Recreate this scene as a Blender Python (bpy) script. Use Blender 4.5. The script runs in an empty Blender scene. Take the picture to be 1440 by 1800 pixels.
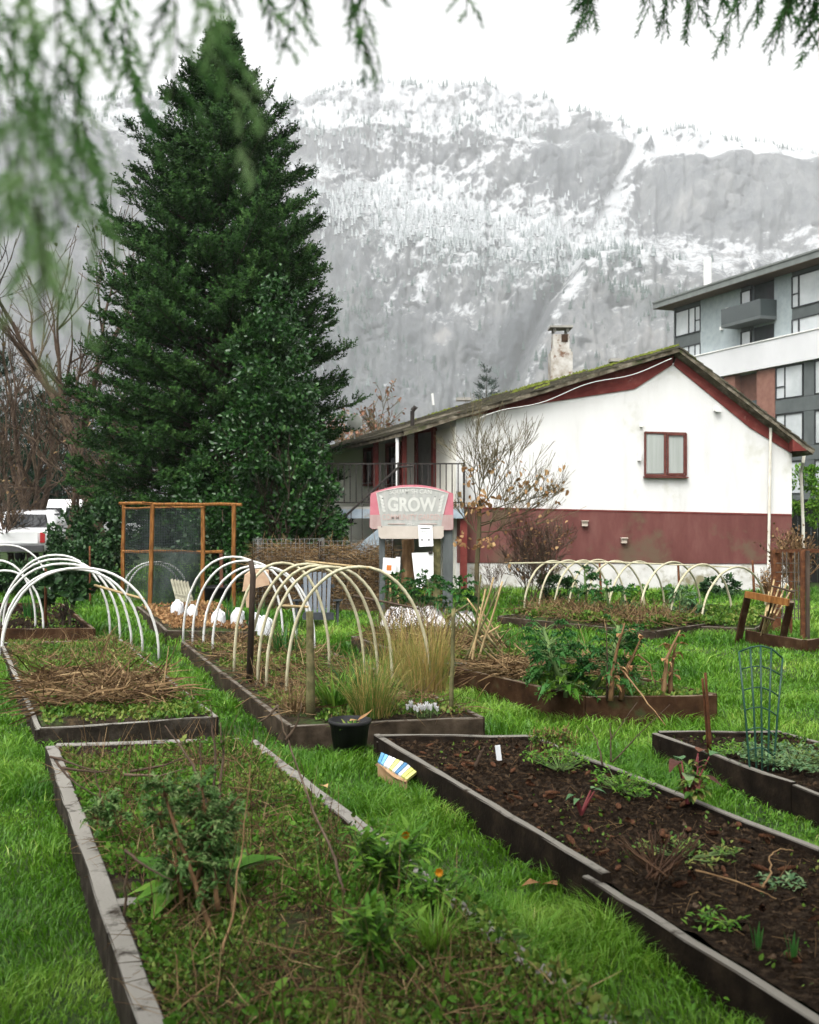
import bpy, math, random
import numpy as np
from mathutils import Vector, Matrix

random.seed(7)
RNG = np.random.default_rng(7)
sc = bpy.context.scene
COL = sc.collection
PI = math.pi

# ------------------------------------------------------------------ camera
F, EYE, HOR = 1900.0, 1.85, 890.0        # focal length in picture units, eye height, level of the horizon
cam_d = bpy.data.cameras.new('camera')
cam = bpy.data.objects.new('camera', cam_d); COL.objects.link(cam)
cam.location = (0, 0, EYE); cam.rotation_euler = (PI/2, 0, 0)
cam_d.sensor_fit = 'VERTICAL'; cam_d.sensor_height = 36.0; cam_d.sensor_width = 28.8
cam_d.lens = 36.0*F/1800.0
cam_d.shift_y = (HOR-900.0)/1800.0
cam_d.clip_start = 0.05; cam_d.clip_end = 20000
cam_d.dof.use_dof = True; cam_d.dof.focus_distance = 11.0; cam_d.dof.aperture_fstop = 3.6
sc.camera = cam

# ------------------------------------------------------------------ sky, sun, exposure
SUN_EL, SUN_AZ = math.radians(57), math.radians(205)     # behind the camera, a little to the left
w = bpy.data.worlds.new('World'); sc.world = w; w.use_nodes = True
nt = w.node_tree; nt.nodes.clear()
sky = nt.nodes.new('ShaderNodeTexSky'); sky.sky_type = 'NISHITA'; sky.sun_disc = False
sky.sun_elevation = SUN_EL; sky.sun_rotation = SUN_AZ; sky.air_density = 1.0; sky.dust_density = 6.0; sky.ozone_density = 1.0
hs = nt.nodes.new('ShaderNodeHueSaturation'); hs.inputs['Saturation'].default_value = 0.0
bg = nt.nodes.new('ShaderNodeBackground'); bg.inputs['Strength'].default_value = 0.15
wo = nt.nodes.new('ShaderNodeOutputWorld')
nt.links.new(sky.outputs[0], hs.inputs['Color']); nt.links.new(hs.outputs[0], bg.inputs[0]); nt.links.new(bg.outputs[0], wo.inputs[0])
sd = bpy.data.lights.new('sun', 'SUN'); sd.energy = 1.0; sd.angle = math.radians(35); sd.color = (1.0, 0.945, 0.86)
sun = bpy.data.objects.new('sun', sd); COL.objects.link(sun)
_d = Vector((math.sin(SUN_AZ)*math.cos(SUN_EL), math.cos(SUN_AZ)*math.cos(SUN_EL), math.sin(SUN_EL)))
sun.rotation_euler = _d.to_track_quat('Z', 'Y').to_euler(); sun.location = (-6, -10, 30)
vs = sc.view_settings
vs.view_transform = 'Standard'; vs.look = 'None'; vs.exposure = 1.35; vs.gamma = 1.0; vs.use_curve_mapping = False
sc.cycles.use_denoising = True
sc.cycles.max_bounces = 6; sc.cycles.diffuse_bounces = 3; sc.cycles.glossy_bounces = 2
sc.cycles.transmission_bounces = 3; sc.cycles.transparent_max_bounces = 8; sc.cycles.volume_bounces = 1
sc.cycles.caustics_reflective = False; sc.cycles.caustics_refractive = False

# ------------------------------------------------------------------ places
def at(x, y, Y):                       # a point at distance Y seen in direction x, y
    return Vector(((x-720)/F*Y, Y, EYE-(y-HOR)/F*Y))
def on(x, y, z=0.0):                   # a point at height z seen in direction x, y
    Y = (EYE-z)*F/(y-HOR)
    return Vector(((x-720)/F*Y, Y, z))
def V3(*a): return Vector(a)

# ------------------------------------------------------------------ value noise on numpy arrays
def _hash(ix, iy, iz, seed):
    h = (ix.astype(np.int64)*374761393 + iy.astype(np.int64)*668265263 + iz.astype(np.int64)*2147483647 + seed*974711) & 0xFFFFFFFF
    h = ((h ^ (h >> 13))*1274126177) & 0xFFFFFFFF
    h = h ^ (h >> 16)
    return (h & 0xFFFFFF)/float(0xFFFFFF)
def vnoise(x, y, z=None, seed=0):
    x = np.asarray(x, float); y = np.asarray(y, float)
    z = np.zeros_like(x) if z is None else np.asarray(z, float)
    x0, y0, z0 = np.floor(x), np.floor(y), np.floor(z)
    fx, fy, fz = x-x0, y-y0, z-z0
    fx, fy, fz = fx*fx*(3-2*fx), fy*fy*(3-2*fy), fz*fz*(3-2*fz)
    r = 0
    for a in (0, 1):
        for b in (0, 1):
            for c in (0, 1):
                wgt = (fx if a else 1-fx)*(fy if b else 1-fy)*(fz if c else 1-fz)
                r = r + wgt*_hash(x0+a, y0+b, z0+c, seed)
    return r
def fbm(x, y, z=None, o=4, seed=0, gain=0.5):
    r, a, s = 0, 1.0, 0
    for i in range(o):
        k = 2.03**i
        r = r + a*vnoise(np.asarray(x)*k, np.asarray(y)*k, None if z is None else np.asarray(z)*k, seed+i*17)
        s += a; a *= gain
    return r/s
def sstep(a, b, x):
    t = np.clip((x-a)/(b-a), 0, 1)
    return t*t*(3-2*t)

# ------------------------------------------------------------------ objects, labels, groups
BASE = {}                              # where each thing's own origin stands
def tag(o, label=None, cat=None, group=None, kind=None):
    if label: o['label'] = label
    if cat: o['category'] = cat
    if group: o['group'] = group
    if kind: o['kind'] = kind
    return o
def thing(name, loc, label, cat, group=None):
    o = bpy.data.objects.new(name, None); COL.objects.link(o)
    o.empty_display_size = 0.1
    o.location = loc; BASE[o] = Vector(loc)
    return tag(o, label, cat, group)
def root_of(o):
    while o.parent: o = o.parent
    return o
def link(name, me, mat, parent=None):
    if mat is not None: me.materials.append(mat)
    o = bpy.data.objects.new(name, me); COL.objects.link(o)
    if parent: o.parent = parent
    return o

def np_mesh(name, V, faces, mat, parent=None, tint=None, smooth=False, extra=None, origin=None):
    """V (n,3) in world metres; faces a list of (k,3) / (k,4) index arrays."""
    V = np.asarray(V, np.float32)
    base = None
    if parent is not None: base = BASE.get(root_of(parent))
    if origin is not None: base = Vector(origin)
    if base is not None: V = V - np.array(base, np.float32)
    me = bpy.data.meshes.new(name)
    faces = [np.asarray(f, np.int32) for f in faces if len(f)]
    nl = sum(f.size for f in faces); nf = sum(len(f) for f in faces)
    me.vertices.add(len(V)); me.vertices.foreach_set('co', V.ravel())
    me.loops.add(nl); me.loops.foreach_set('vertex_index', np.concatenate([f.ravel() for f in faces]))
    st, k = [], 0
    for f in faces:
        st.append(np.arange(len(f), dtype=np.int32)*f.shape[1]+k); k += f.size
    me.polygons.add(nf); me.polygons.foreach_set('loop_start', np.concatenate(st))
    if smooth: me.polygons.foreach_set('use_smooth', np.ones(nf, bool))
    me.update(calc_edges=True)
    if tint is not None:
        a = me.attributes.new('tint', 'FLOAT', 'POINT'); a.data.foreach_set('value', np.asarray(tint, np.float32))
    for kx, val in (extra or {}).items():
        a = me.attributes.new(kx, 'FLOAT', 'POINT'); a.data.foreach_set('value', np.asarray(val, np.float32))
    o = link(name, me, mat, parent)
    if parent is None and origin is not None:
        o.location = origin; BASE[o] = Vector(origin)
    return o

class NB:                              # big soups of copies of small templates
    def __init__(s): s.V, s.F3, s.F4, s.T, s.n = [], [], [], [], 0
    def add(s, V, F3=None, F4=None, tint=0.5):
        V = np.asarray(V, float).reshape(-1, 3)
        if F3 is not None and len(F3): s.F3.append(np.asarray(F3)+s.n)
        if F4 is not None and len(F4): s.F4.append(np.asarray(F4)+s.n)
        s.T.append(np.broadcast_to(np.asarray(tint, float), (len(V),))); s.V.append(V); s.n += len(V)
    def scatter(s, tv, f3, f4, R, T, tint):
        N, n = len(T), len(tv)
        if N == 0: return
        P = np.einsum('nij,kj->nki', R, np.asarray(tv, float)) + np.asarray(T)[:, None, :]
        off = (np.arange(N)*n)[:, None, None]
        a = (np.asarray(f3)[None]+off).reshape(-1, 3) if f3 is not None and len(f3) else None
        b = (np.asarray(f4)[None]+off).reshape(-1, 4) if f4 is not None and len(f4) else None
        s.add(P.reshape(-1, 3), a, b, np.repeat(np.broadcast_to(tint, (N,)), n))
    def build(s, name, mat, parent=None, smooth=False, origin=None):
        F = ([np.concatenate(s.F3)] if s.F3 else [])+([np.concatenate(s.F4)] if s.F4 else [])
        return np_mesh(name, np.concatenate(s.V), F, mat, parent, np.concatenate(s.T), smooth, None, origin)

def frames(d, roll=None, size=None):
    """rotation matrices whose Y axis follows d (n,3); roll turns about it; size scales"""
    d = np.asarray(d, float); d = d/np.maximum(np.linalg.norm(d, axis=1, keepdims=True), 1e-9)
    up = np.where(np.abs(d[:, 2:3]) > 0.95, np.array([[1.0, 0, 0]]), np.array([[0, 0, 1.0]]))
    x = np.cross(d, up); x /= np.linalg.norm(x, axis=1, keepdims=True)
    z = np.cross(x, d)
    if roll is not None:
        c, q = np.cos(roll)[:, None], np.sin(roll)[:, None]
        x, z = x*c+z*q, z*c-x*q
    R = np.stack([x, d, z], axis=2)
    if size is not None: R = R*np.asarray(size)[:, None, None]
    return R

class MB:                              # one part, collected piece by piece in world metres
    def __init__(s): s.v, s.f, s.t = [], [], []
    def add(s, verts, faces, tint=0.5):
        n = len(s.v)
        s.v += [tuple(p) for p in verts]; s.f += [tuple(i+n for i in f) for f in faces]
        s.t += [tint]*len(verts) if not isinstance(tint, (list, tuple)) else list(tint)
    def box(s, c, d, rz=0.0, tint=0.5):
        x, y, z = d[0]/2, d[1]/2, d[2]/2; ca, sa = math.cos(rz), math.sin(rz)
        P = [(-x,-y,-z),(x,-y,-z),(x,y,-z),(-x,y,-z),(-x,-y,z),(x,-y,z),(x,y,z),(-x,y,z)]
        P = [(c[0]+p[0]*ca-p[1]*sa, c[1]+p[0]*sa+p[1]*ca, c[2]+p[2]) for p in P]
        s.add(P, [(3,2,1,0),(4,5,6,7),(0,1,5,4),(1,2,6,5),(2,3,7,6),(3,0,4,7)], tint)
    def bar(s, p0, p1, wd, h, up=(0,0,1), ch=0.0, seg=1, jit=0.0, tint=0.5):
        """a timber from p0 to p1: wd across, h along up, chamfered by ch, with seg uneven stretches"""
        p0, p1, up = Vector(p0), Vector(p1), Vector(up)
        d = (p1-p0).normalized(); side = d.cross(up)
        if side.length < 1e-6: side = d.cross(Vector((1,0,0)))
        side.normalize(); u = side.cross(d).normalized()
        a, b = wd/2, h/2; c = min(ch, a*0.45, b*0.45)
        prof = [(-a,-b),(a,-b),(a,b),(-a,b)] if c <= 0 else [(-a+c,-b),(a-c,-b),(a,-b+c),(a,b-c),(a-c,b),(-a+c,b),(-a,b-c),(-a,-b+c)]
        n = len(prof); P, Fc = [], []
        for k in range(seg+1):
            q = p0.lerp(p1, k/seg)
            jx, jz = (random.uniform(-jit, jit), random.uniform(-jit, jit)) if jit else (0, 0)
            for (x, y) in prof:
                e = random.uniform(-jit, jit)*0.35 if jit else 0
                P.append(q+side*(x+jx+e)+u*(y+jz+e))
        for k in range(seg):
            for i in range(n):
                j = (i+1) % n
                Fc.append((k*n+i, k*n+j, (k+1)*n+j, (k+1)*n+i))
        Fc.append(tuple(range(n-1, -1, -1))); Fc.append(tuple(seg*n+i for i in range(n)))
        s.add(P, Fc, tint)
    def tube(s, pts, r, n=6, tint=0.5, cap=True):
        pts = [Vector(p) for p in pts]; m = len(pts)
        rr = list(r) if isinstance(r, (list, tuple)) else [r]*m
        d0 = (pts[1]-pts[0]).normalized()
        x = d0.orthogonal().normalized(); P, Fc = [], []
        for k in range(m):
            d = (pts[min(k+1, m-1)]-pts[max(k-1, 0)]).normalized()
            x = (x-d*x.dot(d));
            if x.length < 1e-6: x = d.orthogonal()
            x.normalize(); y = d.cross(x)
            for i in range(n):
                a = 2*PI*i/n
                P.append(pts[k]+(x*math.cos(a)+y*math.sin(a))*rr[k])
        for k in range(m-1):
            for i in range(n):
                j = (i+1) % n
                Fc.append((k*n+i, k*n+j, (k+1)*n+j, (k+1)*n+i))
        if cap: Fc.append(tuple(range(n-1, -1, -1))); Fc.append(tuple((m-1)*n+i for i in range(n)))
        s.add(P, Fc, tint)
    def prism(s, pts, ext, tint=0.5):
        """a flat outline pts (world points, any plane) thickened by the vector ext"""
        pts = [Vector(p) for p in pts]; e = Vector(ext); n = len(pts)
        s.add([*pts, *[p+e for p in pts]], [tuple(range(n-1, -1, -1)), tuple(range(n, 2*n))] +
              [(i, (i+1) % n, n+(i+1) % n, n+i) for i in range(n)], tint)
    def lathe(s, c, prof, n=16, tint=0.5, axis=None):
        c = Vector(c); P, Fc = [], []
        for (r, z) in prof:
            for i in range(n):
                a = 2*PI*i/n; P.append(c+Vector((r*math.cos(a), r*math.sin(a), z)))
        for k in range(len(prof)-1):
            for i in range(n):
                j = (i+1) % n; Fc.append((k*n+i, k*n+j, (k+1)*n+j, (k+1)*n+i))
        s.add(P, Fc, tint)
    def leaf(s, b, d, L, W, curl=0.3, up=(0,0,1), seg=4, ripple=0.0, tint=0.5, fold=0.25, shape=0.45, droop=0.0):
        """a leaf blade from b along d, three columns wide, curled, folded along its rib, frilled by ripple"""
        b, d, up = Vector(b), Vector(d).normalized(), Vector(up)
        sd_ = d.cross(up)
        if sd_.length < 1e-4: sd_ = d.cross(Vector((1, 0.2, 0)))
        sd_.normalize(); u = sd_.cross(d)
        P, Fc = [], []
        for k in range(seg+1):
            t = k/seg
            ww = W*0.5*max(0.06, (math.sin(PI*min(1, t**(shape*1.4)*0.97+0.02))))
            ce = b+d*(L*t)+u*(-curl*L*t*t)-Vector((0,0,1))*(droop*L*t*t)
            r1, r2 = random.uniform(-ripple, ripple), random.uniform(-ripple, ripple)
            P += [ce-sd_*ww*(1+r1*2)+u*(ww*fold+r1*W), ce, ce+sd_*ww*(1+r2*2)+u*(ww*fold+r2*W)]
        for k in range(seg):
            a = k*3
            Fc += [(a, a+1, a+4, a+3), (a+1, a+2, a+5, a+4)]
        s.add(P, Fc, tint)
    def build(s, name, mat, parent=None, smooth=False, origin=None):
        base = None
        if parent is not None: base = BASE.get(root_of(parent))
        if origin is not None: base = Vector(origin)
        vv = s.v
        if base is not None: vv = [(p[0]-base.x, p[1]-base.y, p[2]-base.z) for p in vv]
        me = bpy.data.meshes.new(name); me.from_pydata(vv, [], s.f)
        if smooth: me.polygons.foreach_set('use_smooth', [True]*len(me.polygons))
        a = me.attributes.new('tint', 'FLOAT', 'POINT'); a.data.foreach_set('value', s.t)
        me.update()
        o = link(name, me, mat, parent)
        if parent is None and origin is not None: o.location = origin; BASE[o] = Vector(origin)
        return o

# ------------------------------------------------------------------ materials
def ramp(nt, stops):
    r = nt.nodes.new('ShaderNodeValToRGB'); e = r.color_ramp.elements
    while len(e) < len(stops): e.new(0.5)
    for i, (p, c) in enumerate(stops): e[i].position = p; e[i].color = (*c, 1)
    return r
def pm(name, stops, scale=4.0, stretch=(1,1,1), detail=6.0, rough=0.75, bump=0.25, bscale=None, tint=0.0, spec=0.16,
       transl=0.0, coords='Object', metal=0.0, bdist=0.01, spots=None, wear_top_light=None, coat=0.0):
    """noise-driven colour ramp; tint = how far the mesh's own 'tint' value (0..1) picks the colour instead of the noise;
    spots = (colour, scale, threshold) patches on top, wear = the same on upward faces, greyed weathering plus painted top light"""
    m = bpy.data.materials.new(name); m.use_nodes = True; nt = m.node_tree; nt.nodes.clear(); N = nt.nodes.new; Lk = nt.links.new
    out = N('ShaderNodeOutputMaterial'); p = N('ShaderNodeBsdfPrincipled')
    tc = N('ShaderNodeTexCoord'); mp = N('ShaderNodeMapping'); mp.inputs['Scale'].default_value = stretch
    Lk(tc.outputs[coords], mp.inputs[0])
    nz = N('ShaderNodeTexNoise'); nz.inputs['Scale'].default_value = scale; nz.inputs['Detail'].default_value = detail; nz.inputs['Roughness'].default_value = 0.62
    Lk(mp.outputs[0], nz.inputs['Vector'])
    fac = nz.outputs['Fac']
    sp = N('ShaderNodeMapRange'); sp.inputs['From Min'].default_value = 0.28; sp.inputs['From Max'].default_value = 0.72
    Lk(fac, sp.inputs['Value']); fac = sp.outputs[0]
    if tint > 0:
        at_ = N('ShaderNodeAttribute'); at_.attribute_name = 'tint'
        mx = N('ShaderNodeMix'); mx.inputs['Factor'].default_value = tint
        Lk(fac, mx.inputs['A']); Lk(at_.outputs['Fac'], mx.inputs['B']); fac = mx.outputs['Result']
    r = ramp(nt, stops); Lk(fac, r.inputs[0]); col = r.outputs[0]
    for kind, sp_ in (('spots', spots), ('wear_top_light', wear_top_light)):
        if not sp_: continue
        c2, s2, th = sp_
        n2 = N('ShaderNodeTexNoise'); n2.inputs['Scale'].default_value = s2; n2.inputs['Detail'].default_value = 5; n2.inputs['Roughness'].default_value = 0.65
        Lk(tc.outputs[coords], n2.inputs['Vector'])
        mr = N('ShaderNodeMapRange'); mr.inputs['From Min'].default_value = th; mr.inputs['From Max'].default_value = th+0.12
        Lk(n2.outputs['Fac'], mr.inputs['Value']); f2 = mr.outputs[0]
        if kind == 'wear_top_light':
            g = N('ShaderNodeNewGeometry'); sx = N('ShaderNodeSeparateXYZ'); Lk(g.outputs['Normal'], sx.inputs[0])
            m3 = N('ShaderNodeMapRange'); m3.inputs['From Min'].default_value = 0.5; m3.inputs['From Max'].default_value = 0.9
            Lk(sx.outputs['Z'], m3.inputs['Value']); mu = N('ShaderNodeMath'); mu.operation = 'MULTIPLY'
            Lk(f2, mu.inputs[0]); Lk(m3.outputs[0], mu.inputs[1]); f2 = mu.outputs[0]
        mc = N('ShaderNodeMix'); mc.data_type = 'RGBA'; Lk(f2, mc.inputs['Factor']); Lk(col, mc.inputs['A']); mc.inputs['B'].default_value = (*c2, 1)
        col = mc.outputs['Result']
    Lk(col, p.inputs['Base Color'])
    p.inputs['Roughness'].default_value = rough; p.inputs['Specular IOR Level'].default_value = spec; p.inputs['Metallic'].default_value = metal
    if coat: p.inputs['Coat Weight'].default_value = coat
    if bump > 0:
        b = N('ShaderNodeBump'); b.inputs['Strength'].default_value = bump; b.inputs['Distance'].default_value = bdist
        if bscale:
            n3 = N('ShaderNodeTexNoise'); n3.inputs['Scale'].default_value = bscale; n3.inputs['Detail'].default_value = 6
            Lk(mp.outputs[0], n3.inputs['Vector']); Lk(n3.outputs['Fac'], b.inputs['Height'])
        else: Lk(nz.outputs['Fac'], b.inputs['Height'])
        Lk(b.outputs[0], p.inputs['Normal'])
    sh = p.outputs[0]
    if transl > 0:
        tr = N('ShaderNodeBsdfTranslucent'); Lk(col, tr.inputs[0]); ms = N('ShaderNodeMixShader'); ms.inputs[0].default_value = transl
        Lk(sh, ms.inputs[1]); Lk(tr.outputs[0], ms.inputs[2]); sh = ms.outputs[0]
    Lk(sh, out.inputs['Surface'])
    return m

M = {}
def leafmat(name, stops, rough=0.5, spec=0.22, transl=0.22, scale=9.0, tint=0.72):
    M[name] = pm(name, stops, scale=scale, detail=2, rough=rough, bump=0, tint=tint, spec=spec, transl=transl)
M['lawn'] = pm('lawn', [(0, (.012,.022,.007)), (.5, (.022,.042,.010)), (1, (.045,.055,.018))], scale=2.5, bump=.6, bscale=60, bdist=.02)
leafmat('grass', [(0, (.010,.048,.002)), (.30, (.036,.125,.005)), (.58, (.100,.235,.014)), (.82, (.22,.36,.050)), (1, (.40,.40,.14))], rough=.42, spec=.28, transl=.3, scale=1.2)
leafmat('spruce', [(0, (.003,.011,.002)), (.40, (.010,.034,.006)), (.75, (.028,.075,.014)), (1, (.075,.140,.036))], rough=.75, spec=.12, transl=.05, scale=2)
leafmat('near_needle', [(0, (.010,.038,.010)), (.3, (.055,.15,.04)), (.55, (.22,.42,.14)), (1, (.52,.70,.36))], rough=.6, spec=.15, transl=.6)  # backlight on the hanging sprays put into the pale greens
leafmat('far_needle', [(0, (.004,.013,.007)), (.5, (.008,.024,.012)), (1, (.018,.042,.020))], rough=.8, spec=.1, transl=.05, scale=1)
leafmat('holly', [(0, (.005,.024,.004)), (.5, (.013,.052,.008)), (.85, (.030,.090,.016)), (1, (.08,.14,.035))], rough=.34, spec=.32, transl=.1, scale=3)
leafmat('hedge', [(0, (.007,.024,.007)), (.5, (.018,.052,.015)), (1, (.055,.110,.036))], rough=.45, transl=.12)
leafmat('kale', [(0, (.008,.044,.007)), (.5, (.021,.090,.014)), (.85, (.048,.145,.028)), (1, (.17,.20,.04))], rough=.5, spec=.22, transl=.18)
leafmat('blue_leaf', [(0, (.032,.085,.030)), (.5, (.075,.155,.062)), (1, (.19,.26,.12))], rough=.55, transl=.2)
leafmat('bright_leaf', [(0, (.030,.10,.010)), (.5, (.075,.19,.018)), (1, (.19,.31,.045))], rough=.5, spec=.12, transl=.3)
leafmat('weed', [(0, (.012,.036,.004)), (.25, (.034,.092,.008)), (.5, (.080,.160,.017)), (.72, (.16,.20,.038)), (.88, (.18,.15,.05)), (1, (.11,.06,.024))], rough=.55, transl=.22, scale=1.5)
leafmat('straw', [(0, (.022,.012,.006)), (.4, (.072,.042,.020)), (.75, (.18,.115,.055)), (1, (.36,.27,.145))], rough=.8, spec=.15, transl=.12)
leafmat('dead_leaf', [(0, (.10,.045,.018)), (.5, (.28,.15,.065)), (1, (.55,.37,.18))], rough=.75, spec=.2, transl=.25)
leafmat('ornamental', [(0, (.040,.105,.014)), (.4, (.11,.19,.030)), (.65, (.28,.22,.065)), (1, (.50,.32,.13))], rough=.6, transl=.2)
leafmat('red_leaf', [(0, (.05,.018,.014)), (.5, (.10,.035,.022)), (1, (.16,.07,.035))], rough=.6, transl=.2)
leafmat('bud_leaf', [(0, (.13,.055,.04)), (.5, (.22,.11,.07)), (1, (.30,.19,.11))], rough=.75, spec=.2, transl=.25)
leafmat('moss', [(0, (.045,.055,.010)), (.5, (.085,.105,.016)), (1, (.16,.18,.03))], rough=.9, spec=.1, transl=.1)
M['bark'] = pm('bark', [(0, (.020,.014,.010)), (1, (.075,.055,.042))], scale=9, stretch=(1,1,.25), bump=.6)
M['twig'] = pm('twig', [(0, (.028,.018,.012)), (.6, (.075,.050,.034)), (1, (.15,.11,.075))], scale=12, bump=.2, tint=.5)
M['mossy_twig'] = pm('mossy_twig', [(0, (.040,.033,.017)), (.6, (.11,.092,.048)), (1, (.20,.17,.10))], scale=5, bump=.2, tint=.5)
M['stalk'] = pm('stalk', [(0, (.06,.033,.016)), (.5, (.15,.085,.04)), (1, (.33,.22,.11))], scale=14, stretch=(1,1,.3), bump=.2, tint=.5)
M['green_stem'] = pm('green_stem', [(0, (.05,.10,.03)), (1, (.14,.20,.07))], scale=9, bump=.1)
M['old_board'] = pm('old_board', [(0, (.012,.009,.006)), (.45, (.034,.025,.017)), (1, (.075,.056,.040))], scale=7, stretch=(1,1,1), detail=9, bump=.4, bscale=40, rough=.85, spec=.06,
                    spots=((.035,.055,.018), 3.0, .58), wear_top_light=((.13,.115,.095), 5.0, .40))
M['grey_board'] = pm('grey_board', [(0, (.010,.008,.006)), (.5, (.026,.021,.016)), (1, (.062,.052,.042))], scale=9, detail=9, bump=.5, bscale=55, rough=.85, spec=.06,
                     wear_top_light=((.20,.19,.168), 7.0, .34), spots=((.05,.06,.028), 4.0, .64))  # sides darkened for the tree's shade, tops weathered and painted lighter
M['dark_board'] = pm('dark_board', [(0, (.005,.0035,.0025)), (.5, (.012,.0085,.006)), (1, (.030,.021,.014))], scale=7, detail=9, bump=.4, bscale=45, rough=.85, spec=.06,
                     wear_top_light=((.155,.145,.125), 5.0, .32))  # near-black sides hold the tree's shade; pale tops part weathering, part light
M['red_board'] = pm('red_board', [(0, (.018,.009,.005)), (.5, (.040,.020,.010)), (1, (.075,.044,.024))], scale=6, detail=8, bump=.3, bscale=40, rough=.8, spec=.06,
                    wear_top_light=((.15,.12,.085), 4.0, .45), spots=((.04,.05,.02), 3.0, .62))
M['orange_post'] = pm('orange_post', [(0, (.075,.028,.008)), (.5, (.17,.070,.017)), (1, (.28,.135,.042))], scale=8, stretch=(3,3,.6), bump=.3, rough=.75)
M['cane'] = pm('cane', [(0, (.14,.095,.045)), (.5, (.33,.24,.12)), (1, (.50,.40,.24))], scale=12, bump=.2, tint=.4, rough=.7)
M['mossy_stake'] = pm('mossy_stake', [(0, (.045,.038,.018)), (.5, (.10,.095,.042)), (1, (.20,.17,.085))], scale=10, bump=.4, rough=.9)
M['soil'] = pm('soil', [(0, (.004,.0027,.0017)), (.5, (.0115,.0078,.0051)), (1, (.044,.031,.020))], scale=26, detail=9, bump=1.0, bscale=70, bdist=.015, rough=.95, spec=.03, spots=((.026,.016,.009), 6.0, .62))
M['litter'] = pm('litter', [(0, (.005,.0035,.0018)), (.5, (.019,.013,.0065)), (1, (.06,.041,.02))], scale=18, detail=9, bump=1.0, bscale=60, bdist=.015, rough=.95, spots=((.03,.05,.012), 3.0, .5))
M['pvc'] = pm('pvc', [(0, (.44,.43,.40)), (.7, (.58,.58,.56)), (1, (.66,.66,.64))], scale=6, bump=.05, rough=.4, spots=((.38,.38,.30), 7.0, .62))
M['pvc_old'] = pm('pvc_old', [(0, (.28,.25,.155)), (.6, (.43,.40,.275)), (1, (.52,.49,.37))], scale=6, bump=.05, rough=.45, spots=((.25,.25,.13), 6.0, .58))
M['white_plastic'] = pm('white_plastic', [(0, (.66,.68,.70)), (1, (.80,.81,.82))], scale=9, bump=.15, rough=.4, transl=.3)
M['black_plastic'] = pm('black_plastic', [(0, (.010,.010,.011)), (1, (.024,.024,.025))], scale=12, bump=.1, rough=.45)
M['grey_plastic'] = pm('grey_plastic', [(0, (.060,.072,.085)), (1, (.095,.11,.127))], scale=8, bump=.1, rough=.5)
M['dark_plastic'] = pm('dark_plastic', [(0, (.028,.032,.036)), (1, (.05,.056,.062))], scale=8, bump=.1, rough=.5)
M['green_metal'] = pm('green_metal', [(0, (.004,.030,.018)), (1, (.010,.052,.032))], scale=20, bump=.05, rough=.4, spec=.3)
M['rust'] = pm('rust', [(0, (.055,.022,.012)), (.6, (.12,.048,.022)), (1, (.20,.09,.04))], scale=16, bump=.3, rough=.9)
M['wire'] = pm('wire', [(0, (.20,.21,.21)), (1, (.36,.37,.37))], scale=20, bump=0, rough=.5, metal=.4)
M['iron'] = pm('iron', [(0, (.018,.016,.015)), (1, (.045,.038,.034))], scale=14, bump=.2, rough=.6)
M['white_paint'] = pm('white_paint', [(0, (.66,.65,.63)), (1, (.80,.80,.78))], scale=5, bump=.05, rough=.5)
M['crocus'] = pm('crocus', [(0, (.70,.69,.70)), (1, (.79,.79,.80))], scale=20, bump=0, rough=.6, transl=.25)
M['paper'] = pm('paper', [(0, (.74,.74,.74)), (1, (.82,.82,.82))], scale=6, bump=.05, rough=.8)
# ================================================================== the setting
def ground_z(x, y):
    x = np.asarray(x, float); y = np.asarray(y, float)
    near = np.exp(-((np.maximum(np.hypot(x, y-10)-16, 0))/10)**2)
    return near*((fbm(x*.45+3, y*.45, o=3, seed=3)-.5)*.10 + (fbm(x*2.2, y*2.2, o=2, seed=5)-.5)*.035)

def make_ground():
    s = np.linspace(-1, 1, 141); xs = np.sign(s)*(np.abs(s)*14 + 2600*np.abs(s)**9)
    t = np.linspace(-1, 1, 141); ys = 10+np.sign(t)*(np.abs(t)*18 + 2600*np.abs(t)**9)
    X, Y = np.meshgrid(xs, ys); Z = ground_z(X, Y)
    n = len(xs); i = np.arange(n*n).reshape(n, n)
    Q = np.stack([i[:-1, :-1], i[:-1, 1:], i[1:, 1:], i[1:, :-1]], -1).reshape(-1, 4)
    o = np_mesh('ground', np.stack([X, Y, Z], -1).reshape(-1, 3), [Q], M['lawn'], smooth=True)
    tag(o, 'green lawn under the garden beds', None, None, 'structure')
make_ground()

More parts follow.
